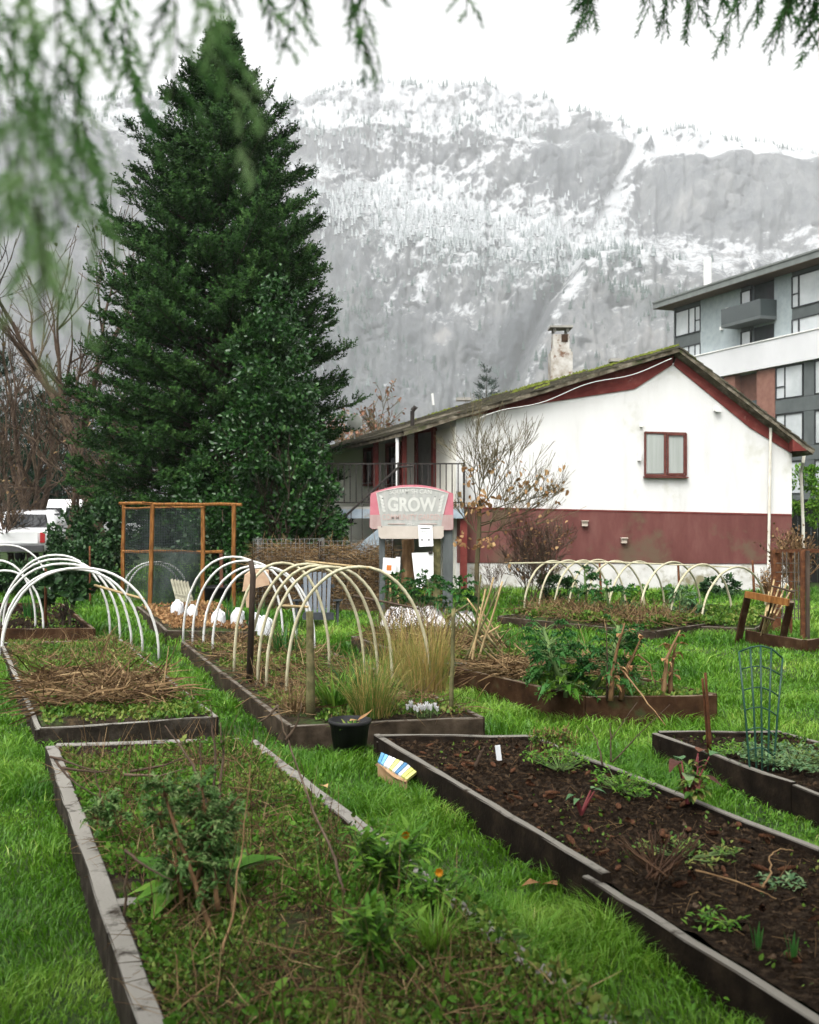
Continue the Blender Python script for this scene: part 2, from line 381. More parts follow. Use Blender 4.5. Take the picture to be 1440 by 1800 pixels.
# ------------------------------------------------------------------ the cliff mountain
def mountain_material():
    m = bpy.data.materials.new('granite_and_snow'); m.use_nodes = True; nt = m.node_tree; nt.nodes.clear(); N = nt.nodes.new; Lk = nt.links.new
    out = N('ShaderNodeOutputMaterial'); p = N('ShaderNodeBsdfPrincipled'); p.inputs['Roughness'].default_value = .9; p.inputs['Specular IOR Level'].default_value = .1
    tc = N('ShaderNodeTexCoord')
    def noise(scale, stretch, det=8, ro=.65):
        mp = N('ShaderNodeMapping'); mp.inputs['Scale'].default_value = stretch; Lk(tc.outputs['Object'], mp.inputs[0])
        n = N('ShaderNodeTexNoise'); n.inputs['Scale'].default_value = scale; n.inputs['Detail'].default_value = det; n.inputs['Roughness'].default_value = ro
        Lk(mp.outputs[0], n.inputs['Vector']); return n.outputs['Fac']
    def mul(a, b, op='MULTIPLY'):
        q = N('ShaderNodeMath'); q.operation = op
        for k, v in enumerate((a, b)):
            if isinstance(v, (int, float)): q.inputs[k].default_value = v
            else: Lk(v, q.inputs[k])
        return q.outputs[0]
    streak = noise(.035, (1, 1, .07)); crack = noise(.11, (1, 1, .05), 6, .6); blot = noise(.011, (1, 1, 1)); fine = noise(.16, (1, 1, .7), 10, .72); dash = noise(.045, (.55, 1, 1.9), 10, .70)
    r = ramp(nt, [(.30, (.030,.034,.038)), (.44, (.075,.080,.085)), (.55, (.125,.128,.13)), (.66, (.19,.185,.18)), (.80, (.29,.265,.24))])
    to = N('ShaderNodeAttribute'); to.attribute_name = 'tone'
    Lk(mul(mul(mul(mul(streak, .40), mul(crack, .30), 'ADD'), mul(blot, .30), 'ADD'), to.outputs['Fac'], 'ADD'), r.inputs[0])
    a = N('ShaderNodeAttribute'); a.attribute_name = 'snow'
    s = mul(a.outputs['Fac'], mul(mul(mul(fine, 1.5), mul(dash, 1.2), 'ADD'), -1.35, 'ADD'), 'ADD')
    mr = N('ShaderNodeMapRange'); mr.inputs['From Min'].default_value = .38; mr.inputs['From Max'].default_value = .66; Lk(s, mr.inputs['Value'])
    g = N('ShaderNodeAttribute'); g.attribute_name = 'green'
    gm = N('ShaderNodeMix'); gm.data_type = 'RGBA'; Lk(mul(g.outputs['Fac'], mul(mul(fine, 2.0), -.3, 'ADD')), gm.inputs['Factor']); Lk(r.outputs[0], gm.inputs['A']); gm.inputs['B'].default_value = (.022, .04, .03, 1)
    mx = N('ShaderNodeMix'); mx.data_type = 'RGBA'; Lk(mr.outputs[0], mx.inputs['Factor']); Lk(gm.outputs['Result'], mx.inputs['A']); mx.inputs['B'].default_value = (.36, .37, .38, 1)
    Lk(mx.outputs['Result'], p.inputs['Base Color'])
    b = N('ShaderNodeBump'); b.inputs['Strength'].default_value = .8; b.inputs['Distance'].default_value = 6; Lk(mul(fine, streak, 'ADD'), b.inputs['Height']); Lk(b.outputs[0], p.inputs['Normal'])
    Lk(p.outputs[0], out.inputs[0]); return m
M['granite'] = mountain_material()

MD = 1400.0/F                                   # metres per picture unit at the cliff's mean distance
RX = [-900, -300, 0, 120, 230, 330, 460, 530, 548, 600, 660, 720, 850, 930, 990, 1060, 1095, 1113, 1132, 1200, 1290, 1370, 1425, 1600, 2100, 2600]
RY = [420, 250, 190, 182, 172, 176, 180, 181, 168, 152, 148, 149, 158, 170, 194, 214, 229, 249, 236, 217, 240, 258, 266, 300, 420, 560]
def make_mountain():
    nx, nv = 560, 270
    u = np.linspace(-1, 1, nx); u = 720+u*900+np.sign(u)*np.abs(u)**7*900; v = np.linspace(0, 1.0, nv)
    U, Vv = np.meshgrid(u, v)
    rid = np.interp(U, RX, RY) + (fbm(U*.03, U*0, o=4, seed=9)-.5)*9
    y = HOR-(HOR-rid)*Vv                          # level in the picture's own units, easy to compare
    # depth of the face: steep walls, set-back shelves, gully and buttress
    D0 = 1230+420*Vv
    D = D0.copy()
    wob = (fbm(U*.012, y*.012, o=4, seed=21)-.5); wob2 = (fbm(U*.035, y*.035, o=4, seed=22)-.5)
    diag = (y - 318) - (U-560)*.25 + wob*80 + wob2*26           # the long snowy shelf falling to the right
    D += 55*(sstep(26, -26, diag)*sstep(1040, 940, U)-.5)
    shelf2 = (y-222)-(U-560)*.06+wob*60+wob2*20
    D += 45*(sstep(18, -22, shelf2)-.5)
    apron = (y-462)+np.abs(U-830)*.30-(U > 830)*np.abs(U-830)*.35+wob*60+wob2*24     # wooded apron above the lower dark wall
    D += 70*(sstep(60, -60, apron)-.5)
    gx = np.interp(y, [247, 300, 380, 450, 520, 600, 690], [1113, 1092, 1052, 1012, 972, 925, 884])+wob2*16
    D += 22*np.exp(-((U-gx)/np.interp(y, [247, 450, 690], [8, 26, 16]))**2)
    but = sstep(-3, 5, U-gx)*sstep(465, 520, y)
    D -= 120*but
    D += 45*sstep(10, -50, (y-(480+(U-985)*.42))+wob*30)*sstep(960, 990, U)
    cap = (y-285)-(U-1130)*.03+wob*50
    D += 30*sstep(12, -18, cap)*sstep(0, 25, U-gx-15)
    t2 = (y + .33*(U-700) + wob*190+wob2*40)/46.0                # broken ledges
    D += 8*((t2-np.floor(t2))**4)*sstep(.42, .60, fbm(U*.018, y*.02, o=2, seed=4))
    rg = 1-np.abs(2*fbm(U*.045, y*.008, o=4, seed=33)-1)
    D += 24*(rg-.6)
    D += 40*(fbm(U*.014, y*.014, o=5, seed=35)-.5) + 7*(fbm(U*.10, y*.06, o=3, seed=36)-.5)
    but_e = np.vstack([but, but[-1][None, :].repeat(26, 0)])
    DS = 1230+530*Vv
    X = (U-720)/F*DS; Z = (HOR-y)/F*DS - 3.0*(1-Vv)
    # a rounded top running back from the brink
    nb = 26
    tb = np.linspace(.02, 1, nb)[:, None]
    ub = U[-1][None, :].repeat(nb, 0)
    Xb = X[-1][None, :].repeat(nb, 0); Zb = Z[-1][None, :]+18*np.sin(tb*2.2)*(fbm(ub*.02, tb*6, o=3, seed=8)) - 120*tb**2
    Db = D[-1][None, :]+tb*420
    X = np.vstack([X, Xb]); D = np.vstack([D, Db]); Z = np.vstack([Z, Zb])
    P = np.stack([X, D, Z], -1)
    du = np.gradient(P, axis=1); dv = np.gradient(P, axis=0)
    n = np.cross(du, dv); n /= np.linalg.norm(n, axis=2, keepdims=True)
    nz = n[..., 2]
    yy = np.vstack([y, y[-1][None, :].repeat(nb, 0)-2]); UU = np.vstack([U, ub])
    def ext(q): return np.vstack([q, q[-1][None, :].repeat(nb, 0)])
    n1 = fbm(UU*.05, yy*.05, o=4, seed=50); n2 = fbm(UU*.016, yy*.02, o=4, seed=52)
    hgt = sstep(660, 240, yy)
    snow = .03+.45*sstep(.22, .60, nz)+.20*hgt+.7*(n1-.5)
    snow += .34*np.exp(-(ext(diag)/np.interp(UU, [500, 1000], [24, 60]))**2)*(UU < 1040)
    snow += .08*np.exp(-(((UU-820)/190)**2+((yy-360)/70)**2))
    snow += .30*sstep(26, -10, ext(shelf2))*(UU < 1000)*(UU > 530)
    snow += .35*sstep(14, 3, (yy-np.interp(UU, RX, RY)))+.26*sstep(8, -12, ext(cap))*(UU > 1105)
    snow += .42*np.exp(-((UU-ext(gx))/np.interp(yy, [250, 470], [9, 22]))**2)*sstep(540, 450, yy)
    snow += .22*np.exp(-(((UU-1060)/60)**2+((yy-430)/60)**2))
    snow -= .60*np.exp(-(((UU-1005)/85)**2+((yy-290)/72)**2)**2)
    snow -= .58*sstep(8, 40, UU-ext(gx)-24)*sstep(275, 300, yy)*sstep(440, 380, yy)
    snow -= .44*sstep(690, 600, UU)*sstep(225, 260, yy)
    snow -= .24*sstep(540, 590, yy)+.2*np.exp(-(((UU-900)/40)**2+((yy-600)/70)**2))
    snow += .40*but_e*np.exp(-((UU-ext(gx)-12)/9)**2)
    apr = (yy-450)+np.abs(UU-830)*.30-(UU > 830)*np.abs(UU-830)*.35
    forest = np.clip(np.exp(-((apr)/58)**2)*(UU < 990)*(UU > 560)*1.1 + .8*np.exp(-(((UU-1020)/60)**2+((yy-470)/75)**2)) + .35*np.exp(-(((UU-860)/90)**2+((yy-390)/30)**2))
             + .30*np.exp(-(((UU-620)/60)**2+((yy-600)/70)**2)) + .45*np.exp(-(((UU-1090)/50)**2+((yy-590)/25)**2)) + .06*np.exp(-((yy-690)/40)**2) + .3*np.exp(-((yy-240)/30)**2)*(UU < 960), 0, 1)
    ge = UU-ext(gx)
    tone = -.22*np.exp(-((ge+24)/26)**2)*sstep(530, 580, yy)-.05*sstep(560, 640, yy)*(ge < 0)+.07*but_e*sstep(540, 580, yy)-.06*np.exp(-((ge-6)/10)**2)*sstep(430, 330, yy)-.05*np.exp(-(((UU-1000)/80)**2+((yy-290)/70)**2)**2)  # recess left of the buttress darkened, its face lightened: shading painted into the rock
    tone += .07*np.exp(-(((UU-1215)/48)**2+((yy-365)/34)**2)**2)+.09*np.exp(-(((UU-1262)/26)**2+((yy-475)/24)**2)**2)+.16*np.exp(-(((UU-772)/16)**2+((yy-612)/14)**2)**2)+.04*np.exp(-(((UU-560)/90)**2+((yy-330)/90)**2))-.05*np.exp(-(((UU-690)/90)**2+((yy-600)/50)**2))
    green = forest*sstep(330, 560, yy)
    ns, nn = X.shape
    i = np.arange(ns*nn).reshape(ns, nn)
    Q = np.stack([i[:-1, :-1], i[:-1, 1:], i[1:, 1:], i[1:, :-1]], -1).reshape(-1, 4)
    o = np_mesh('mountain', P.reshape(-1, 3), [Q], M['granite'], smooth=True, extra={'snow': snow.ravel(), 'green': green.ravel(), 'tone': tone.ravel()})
    tag(o, 'grey granite cliff mountain dusted with snow', None, None, 'structure')
    # the wood on its shelves: thousands of snowy conifers nobody could count
    flat = P.reshape(-1, 3)
    wt = (forest*(fbm(UU*.06, yy*.06, o=2, seed=60) > .42)+.006*sstep(.25, .6, nz)).ravel()*((UU > -60) & (UU < 1500)).ravel()
    wt[-nn*nb:] = 0
    brink = np.zeros_like(UU); brink[-nb-2:-nb+3] = 1
    wt = wt + (.75*brink*((UU > -60) & (UU < 1500))*(fbm(UU*.05, yy*0, o=2, seed=70) > .42)).ravel()
    k = RNG.choice(len(flat), 5600, p=wt/wt.sum(), replace=True)
    T = flat[k]+RNG.normal(0, 2.2, (5600, 3))*[1, .5, 0]
    h = RNG.uniform(5, 12, 5600)*np.where(RNG.random(5600) < .12, 1.35, 1.0)
    tv, f3 = [], []
    for (z0, z1, r) in ((.05, .55, .22), (.35, .8, .16), (.62, 1.0, .10)):
        b = len(tv); off = z0*5
        tv += [(r*math.cos(a+off), r*math.sin(a+off), z0) for a in np.arange(5)*2*PI/5]+[(0, 0, z1)]
        f3 += [(b+q, b+(q+1) % 5, b+5) for q in range(5)]
    R = np.zeros((5600, 3, 3)); a = RNG.uniform(0, 6.28, 5600); wd = RNG.uniform(.75, 1.25, 5600)
    R[:, 0, 0] = np.cos(a)*h*wd; R[:, 0, 1] = -np.sin(a)*h*wd; R[:, 1, 0] = np.sin(a)*h*wd; R[:, 1, 1] = np.cos(a)*h*wd; R[:, 2, 2] = h
    ty = yy.ravel()[k]
    tint = np.clip(sstep(640, 400, ty)*.80*np.where(ty < 262, .62, 1)+RNG.normal(0, .17, 5600), 0, 1)
    nb_ = NB(); nb_.scatter(tv, f3, None, R, T-[0, 0, 1.0], tint)
    m = pm('snowy_wood', [(0, (.012,.030,.022)), (.35, (.040,.065,.055)), (.6, (.20,.22,.225)), (1, (.37,.385,.395))], scale=.4, tint=.8, bump=0, rough=.9, spec=.1)
    tag(nb_.build('mountain_forest', m), 'snow-dusted conifer forest clinging to the cliff ledges', 'forest', None, 'stuff')
make_mountain()

# ------------------------------------------------------------------ the white house
M['stucco'] = pm('stucco', [(0, (.50,.495,.475)), (.35, (.585,.582,.57)), (1, (.63,.63,.62))], scale=1.0, stretch=(2.2,2.2,.35), bump=.5, bscale=40, bdist=.01, rough=.9, spec=.1, spots=((.47,.465,.41), .8, .58))
M['stucco_cream'] = pm('stucco_cream', [(0, (.60,.585,.52)), (.5, (.68,.665,.60)), (1, (.73,.715,.65))], scale=1.2, bump=.35, bscale=55, bdist=.006, rough=.9, spec=.15)
M['maroon'] = pm('maroon', [(0, (.092,.030,.026)), (.5, (.125,.046,.040)), (1, (.16,.070,.060))], scale=1.4, stretch=(1.6,1.6,.5), bump=.35, bscale=50, bdist=.006, rough=.85, spec=.2, spots=((.110,.072,.048), .9, .52))
M['maroon_trim'] = pm('maroon_trim', [(0, (.10,.017,.014)), (.6, (.14,.030,.025)), (1, (.19,.058,.048))], scale=5, bump=.2, rough=.7, spots=((.33,.19,.16), 6.0, .66))
M['plinth'] = pm('plinth', [(0, (.38,.37,.34)), (.5, (.52,.51,.49)), (1, (.60,.59,.57))], scale=3, bump=.4, bscale=30, rough=.95, spots=((.20,.18,.11), 1.9, .54))
M['shingle'] = pm('shingle', [(0, (.028,.025,.018)), (.5, (.062,.056,.040)), (1, (.12,.11,.08))], scale=7, bump=.6, bscale=30, rough=.95, spots=((.060,.070,.022), 1.5, .56))
M['fascia_wood'] = pm('fascia_wood', [(0, (.035,.028,.018)), (.5, (.10,.085,.06)), (1, (.26,.23,.18))], scale=6, bump=.4, rough=.9, spots=((.05,.065,.02), 2.2, .56))
M['curtain'] = pm('curtain', [(0, (.52,.53,.50)), (1, (.66,.67,.64))], scale=3, stretch=(6,1,.3), bump=.2, rough=.9)
M['glass'] = pm('glass', [(0, (.030,.035,.040)), (1, (.045,.050,.055))], scale=2, bump=.0, rough=.06, spec=.6)
M['concrete'] = pm('concrete', [(0, (.22,.21,.19)), (1, (.36,.35,.32))], scale=5, bump=.3, rough=.95, spots=((.13,.14,.07), 2, .58))
M['chimney_plaster'] = pm('chimney_plaster', [(0, (.22,.19,.15)), (.5, (.40,.38,.345)), (1, (.54,.53,.51))], scale=4, bump=.5, rough=.95, spots=((.15,.085,.055), 5.0, .55))
M['deck_paint'] = pm('deck_paint', [(0, (.20,.25,.29)), (1, (.34,.39,.43))], scale=5, bump=.2, rough=.8, spots=((.25,.22,.17), 4.0, .6))

HY = 23.75                                       # the gable wall stands this far off
def hp(x, y, Y=HY): return at(x, y, Y)
DL = Vector((-.46, .888, 0)).normalized()        # the side wall and ridge run back to the left
HL = 7.6                                         # length of the house
house = thing('stucco_house', (4.6, 27, 0), 'white stucco house with maroon base and mossy low gable roof', 'house')
def house_wall():
    mb = MB()
    a = [hp(802, 1046), hp(1392, 1046), hp(1392, 795), hp(1188, 637), hp(802, 737)]
    mb.prism(a, DL*HL+V3(0,0,-.40)); mb.build('wall', M['stucco'], house)
    m2 = MB(); m2.prism([hp(803, 893, HY), hp(1391, 906, HY), hp(1391, 991, HY), hp(803, 989, HY)], (0, -.035, 0)); m2.build('painted_base', M['maroon'], house)
    m3 = MB(); m3.prism([hp(803, 990, HY), hp(1391, 992, HY), hp(1391, 1050, HY), hp(803, 1050, HY)], (0, -.02, 0)); m3.build('plinth', M['plinth'], house)
    m4 = MB(); m4.bar(hp(803, 892, HY-.02), hp(1391, 905, HY-.02), .05, .035); m4.build('water_table', M['maroon_trim'], house)
    m5 = MB(); m5.prism([hp(803, 726), hp(1185, 625), hp(1181, 642), hp(1115, 684), hp(960, 708), hp(803, 737)], (0, -.025, 0)); m5.build('gable_trim', M['maroon_trim'], house)
    m6 = MB(); m6.prism([hp(1189, 626), hp(1397, 785), hp(1391, 797), hp(1318, 752), hp(1184, 642)], (0, -.03, 0)); m6.build('gable_trim', M['maroon_trim'], house)
    # the long side wall, a cream skin on the stucco; openings below
    c0 = hp(802, 1046); n = Vector((-DL.y, DL.x, 0))*-1.0
    n = Vector((-.888, -.46, 0)).normalized()
    m7 = MB(); m7.prism([c0+n*.004, c0+DL*HL+n*.004, c0+DL*HL+n*.004+V3(0,0,3.30), c0+n*.004+V3(0,0,3.70)], n*.02); m7.build('side_wall', M['stucco_cream'], house)
    return c0, n
HC, HN = house_wall()
def side_pt(t, z, off=0.03): return Vector((HC.x, HC.y, 0))+DL*t+HN*off+V3(0, 0, z)
def side_opening(name, t0, t1, z0, z1, fill, sub):
    fr = MB(); b = .09
    for (p, q, ww, hh) in ((side_pt(t0, z0, .05), side_pt(t0, z1, .05), .1, .1), (side_pt(t1, z0, .05), side_pt(t1, z1, .05), .1, .1)):
        fr.bar(p, q, ww, hh, up=HN)
    fr.bar(side_pt(t0-.05, z1+.05, .052), side_pt(t1+.05, z1+.05, .052), .1, .1)
    if name == 'window': fr.bar(side_pt(t0-.05, z0-.05, .052), side_pt(t1+.05, z0-.05, .052), .12, .07)
    o = fr.build(name, M['maroon_trim'], house)
    g = MB(); g.prism([side_pt(t0+.04, z0, .03), side_pt(t1-.04, z0, .03), side_pt(t1-.04, z1, .03), side_pt(t0+.04, z1, .03)], HN*.012)
    g.build(sub, fill, o)
M['door_paint'] = pm('door_paint', [(0, (.10,.10,.095)), (1, (.17,.17,.16))], scale=4, bump=.1, rough=.5)
side_opening('door', .92, 1.75, 1.88, 3.55, M['door_paint'], 'door_panel')
side_opening('window', 2.6, 3.3, 2.4, 3.30, M['glass'], 'pane')
side_opening('window', 4.1, 4.6, 2.45, 3.25, M['glass'], 'pane')
# porch post lamp
m_ = MB(); m_.box(side_pt(1.95, 3.48, .12), (.1, .1, .1)); m_.build('porch_lamp', M['white_paint'], house)

def house_roof():
    rf = .302
    def zl(X, Y): return 3.79+rf*((X-1.0)+.517*(Y-HY))+.06
    ridge0 = Vector((5.86, HY-.24, 0)); ridge0.z = zl(ridge0.x, ridge0.y)+.02
    leave0 = Vector((-.12, HY-.24, 0)); leave0.z = zl(leave0.x, leave0.y)
    reave0 = Vector((8.78, HY-.24, 3.06))
    L = DL*(HL+.7)+V3(0, 0, -.42)
    mb = MB(); dn = Vector((0, 0, -.09))
    mb.prism([leave0, ridge0, ridge0+L, leave0+L], dn)
    slab = mb.build('roof', M['fascia_wood'], house)
    mb = MB(); mb.prism([ridge0+V3(.003,0,0), reave0, reave0+L, ridge0+L+V3(.003,0,0)], dn)
    slab2 = mb.build('roof', M['fascia_wood'], house)
    # courses of shingles lapped up each slope
    for (e0, par, nn_, side) in ((leave0, slab, 26, -1), (reave0, slab2, 17, 1)):
        for k in range(nn_):
            t0, t1 = k/nn_, min(1.0, (k+1.25)/nn_)
            m = MB(); segs = 26; P, Fc = [], []
            up = Vector((0, 0, 1))
            for q in range(segs+1):
                l = L*(q/segs)
                j = random.uniform(-.02, .02); sag = -.05*math.sin(PI*q/segs)*math.sin(PI*min(1, t0+.1))
                a = e0.lerp(ridge0, t0)+l+(e0-ridge0).normalized()*(.03+j); b = e0.lerp(ridge0, t1)+l
                a += up*(.045+random.uniform(0, .012)+sag); b += up*(.02+sag)
                ov = Vector((0, -.05+random.uniform(-.02, .02), 0)) if q == 0 else Vector((0, 0, 0))
                P += [a+ov, b+ov, a+ov-up*.035, b+ov-up*.03]
            for q in range(segs):
                o_ = q*4
                Fc += [(o_, o_+4, o_+5, o_+1), (o_+2, o_+3, o_+7, o_+6), (o_, o_+2, o_+6, o_+4)]
            Fc += [(0, 1, 3, 2)]
            m.add(P, Fc); m.build('shingle_course', M['shingle'], par)
    # moss thick along the front edge and ridge
    nb = NB(); N = 5200
    a = RNG.beta(2.4, 1.0, N); b = RNG.random(N)**2.2
    p0, r0 = np.array(leave0), np.array(ridge0); Ln = np.array(L)
    T = p0+(r0-p0)*a[:, None]+Ln*b[:, None]*.9; T[:, 2] += .05
    keep = fbm(T[:, 0]*1.1, T[:, 1]*1.1, o=3, seed=77)+.26*sstep(.72, 1, a)-.20*sstep(.7, .4, a) > .60
    T = T[keep & (RNG.random(N) < .7)]; n = len(T)
    tv = [(-.5,-.3,0),(.5,-.3,0),(.1,.5,.0),(0,0,.6)]
    R = frames(np.c_[RNG.normal(size=(n, 2)), np.zeros(n)], size=RNG.uniform(.03, .09, n))
    nb.scatter(tv, [(0,1,3),(1,2,3),(2,0,3)], None, R, T, RNG.uniform(.2, 1, n))
    nb.build('roof_moss', M['moss'], slab)
    # barge boards on the rakes and the boxed end of the right eave
    for (p, q, par) in ((leave0, ridge0, slab), (ridge0, reave0, slab2)):
        m = MB(); o_ = Vector((0, -.02, -.045)); m.bar(p+o_, q+o_, .03, .085, seg=14, jit=.008); m.build('barge_board', M['fascia_wood'], par)
    m = MB(); m.prism([hp(1394, 793, HY-.3), hp(1419, 792, HY-.3), hp(1394, 772, HY-.3)], (0, .28, 0)); m.build('eave_box', M['maroon_trim'], slab2)
    # cable sagging along the left rake
    m = MB(); pts = [leave0.lerp(ridge0, t)+V3(0, -.06, -.18-.10*math.sin(t*PI*3)**2) for t in np.linspace(.25, .97, 30)]
    m.tube(pts, .009, 4); m.build('cable', M['white_paint'], house)
    # chimney
    c = at(985, 640, 27.0); ch = thing_part = MB()
    ch.box((c.x, c.y, c.z-.20), (.54, .54, .95)); ch.box((c.x, c.y, c.z+.30), (.47, .47, .10)); ch.box((c.x-.0, c.y, c.z+.52), (.40, .40, .40))
    cho = ch.build('chimney', M['chimney_plaster'], house)
    m = MB(); m.box((c.x, c.y, c.z+.90), (.56, .56, .05))
    for dx in (-.16, .16):
        for dy in (-.16, .16): m.box((c.x+dx, c.y+dy, c.z+.835), (.07, .07, .1))
    m.build('chimney_cap', M['concrete'], cho)
    m = MB(); m.box((c.x+.08, c.y-.205, c.z+.62), (.16, .02, .19)); m.build('flue_shade_panel', M['flue_shade'], cho)  # dark panel on the stack, painted as the shade of its opening
    # vents, dish
    for (x, y, Y) in ((1085, 634, 24.6), (815, 702, 26.5)):
        p = at(x, y, Y); m = MB(); m.box((p.x, p.y, p.z), (.36, .3, .07)); m.build('roof_vent', M['concrete'], house)
    p = at(623, 742, 27.5); m = MB(); P, Fc = [], []
    for k in range(5):
        r = .20*k/4
        for i in range(16):
            an = 2*PI*i/16; P.append(p+V3(r*math.cos(an), .0+.9*r*r, r*math.sin(an)))
    for k in range(4):
        for i in range(16): Fc.append((k*16+i, k*16+(i+1) % 16, (k+1)*16+(i+1) % 16, (k+1)*16+i))
    m.add(P, Fc); m.tube([p+V3(0, .02, 0), p+V3(0, .12, -.1), p+V3(0, .12, -.42)], .018, 6)
    d = m.build('satellite_dish', M['grey_dish'], house)
    p = at(725, 728, 26.0); m = MB(); m.tube([p+V3(0,0,-.3), p+V3(0,0,.08)], .05, 8); m.tube([p+V3(0,0,.08), p+V3(.06,0,.16), p+V3(.1,0,.12)], .06, 8); m.build('vent_pipe', M['iron'], house)
    for (x, y, Y, h) in ((762, 712, 28, .3),):
        p = at(x, y, Y); m = MB(); m.tube([p, p+V3(-.03, 0, h)], .03, 6); m.build('vent_pipe', M['white_paint'], house)
M['flue_shade'] = pm('flue_shade', [(0, (.03,.018,.012)), (1, (.07,.045,.03))], scale=6, bump=.2, rough=.95)
M['grey_dish'] = pm('grey_dish', [(0, (.20,.21,.19)), (1, (.30,.31,.28))], scale=4, bump=.1, rough=.7)
house_roof()

def house_front():
    # the sliding window
    x0, x1, y0, y1 = 1134, 1206, 760, 835; Yw = HY-.03
    fr = MB()
    a, b, c, d = hp(x0, y0, Yw), hp(x1, y0+2, Yw), hp(x1, y1+1, Yw), hp(x0, y1, Yw)
    for p, q in ((a, b), (d, c)): fr.bar(p, q, .06, .04)
    for p, q in ((a, d), (b, c)): fr.bar(p, q, .058, .035, up=(1,0,0))
    m1, m2 = hp((x0+x1)/2-1, y0+3, Yw), hp((x0+x1)/2-1, y1, Yw)
    fr.bar(m1, m2, .058, .05, up=(1,0,0))
    fr.bar(d+V3(-.04,-.03,-.045), c+V3(.04,-.03,-.045), .10, .03)
    fo = fr.build('window', M['window_red'], house)
    for (u0, u1) in ((x0+3, x0+33), (x0+38, x1-3)):
        g = MB(); g.prism([hp(u0, y0+4, HY-.035), hp(u1, y0+4, HY-.035), hp(u1, y1-3, HY-.035), hp(u0, y1-3, HY-.035)], (0, .012, 0)); g.build('pane', M['window_blind'], fo)
    fs = MB(); q = (hp(1171, 762, HY-.05), hp(1171, 834, HY-.05))
    for u in (1174, 1203): fs.bar(hp(u, 764, HY-.055), hp(u, 833, HY-.055), .03, .035, up=(1,0,0))
    for v in (764, 833): fs.bar(hp(1175, v, HY-.055), hp(1202, v, HY-.055), .03, .035)
    fs.build('sash', M['window_red'], fo)
    # downpipes
    m = MB(); m.tube([hp(1355, 752, HY-.08), hp(1354, 800, HY-.08), hp(1351, 985, HY-.08), hp(1351, 1000, HY-.12)], .032, 8); m.build('downpipe', M['fascia_paint'], house)
    m = MB(); m.tube([hp(1414, 797, HY+.2), hp(1412, 812, HY+.2), hp(1408, 830, HY+.5), hp(1412, 925, HY+.6), hp(1412, 1040, HY+.6)], .035, 8); m.build('downpipe', M['fascia_paint'], house)
    for (x, y) in ((1028, 920), (1097, 950)):
        p = hp(x, y, HY-.08); m = MB(); m.box(p, (.12, .09, .12)); m.box(p+V3(0, -.03, .055), (.15, .12, .02)); m.build('vent_hood', M['vent_tan'], house)
    p = hp(1261, 720, HY-.06); m = MB(); m.box(p, (.13, .12, .05)); m.box(p+V3(.01, -.02, -.035), (.1, .08, .03)); m.build('gable_light', M['white_paint'], house)
    p = hp(1124, 803, HY-.04); m = MB(); m.box(p, (.07, .08, .17)); m.build('meter_box', M['white_paint'], house)
    p = hp(1127, 748, HY-.03); m = MB(); m.box(p, (.06, .06, .06)); m.build('junction_box', M['white_paint'], house)
M['window_blind'] = pm('window_blind', [(0, (.26,.28,.26)), (1, (.34,.36,.34))], scale=2, stretch=(5,1,.3), bump=0, rough=.12, spec=.5)
M['window_red'] = pm('window_red', [(0, (.075,.022,.018)), (.6, (.11,.035,.028)), (1, (.16,.07,.055))], scale=9, bump=.2, rough=.7)
M['fascia_paint'] = pm('fascia_paint', [(0, (.50,.46,.38)), (1, (.68,.66,.60))], scale=5, bump=.1, rough=.6)
M['vent_tan'] = pm('vent_tan', [(0, (.42,.34,.28)), (1, (.58,.50,.43))], scale=6, bump=.1, rough=.7)
house_front()

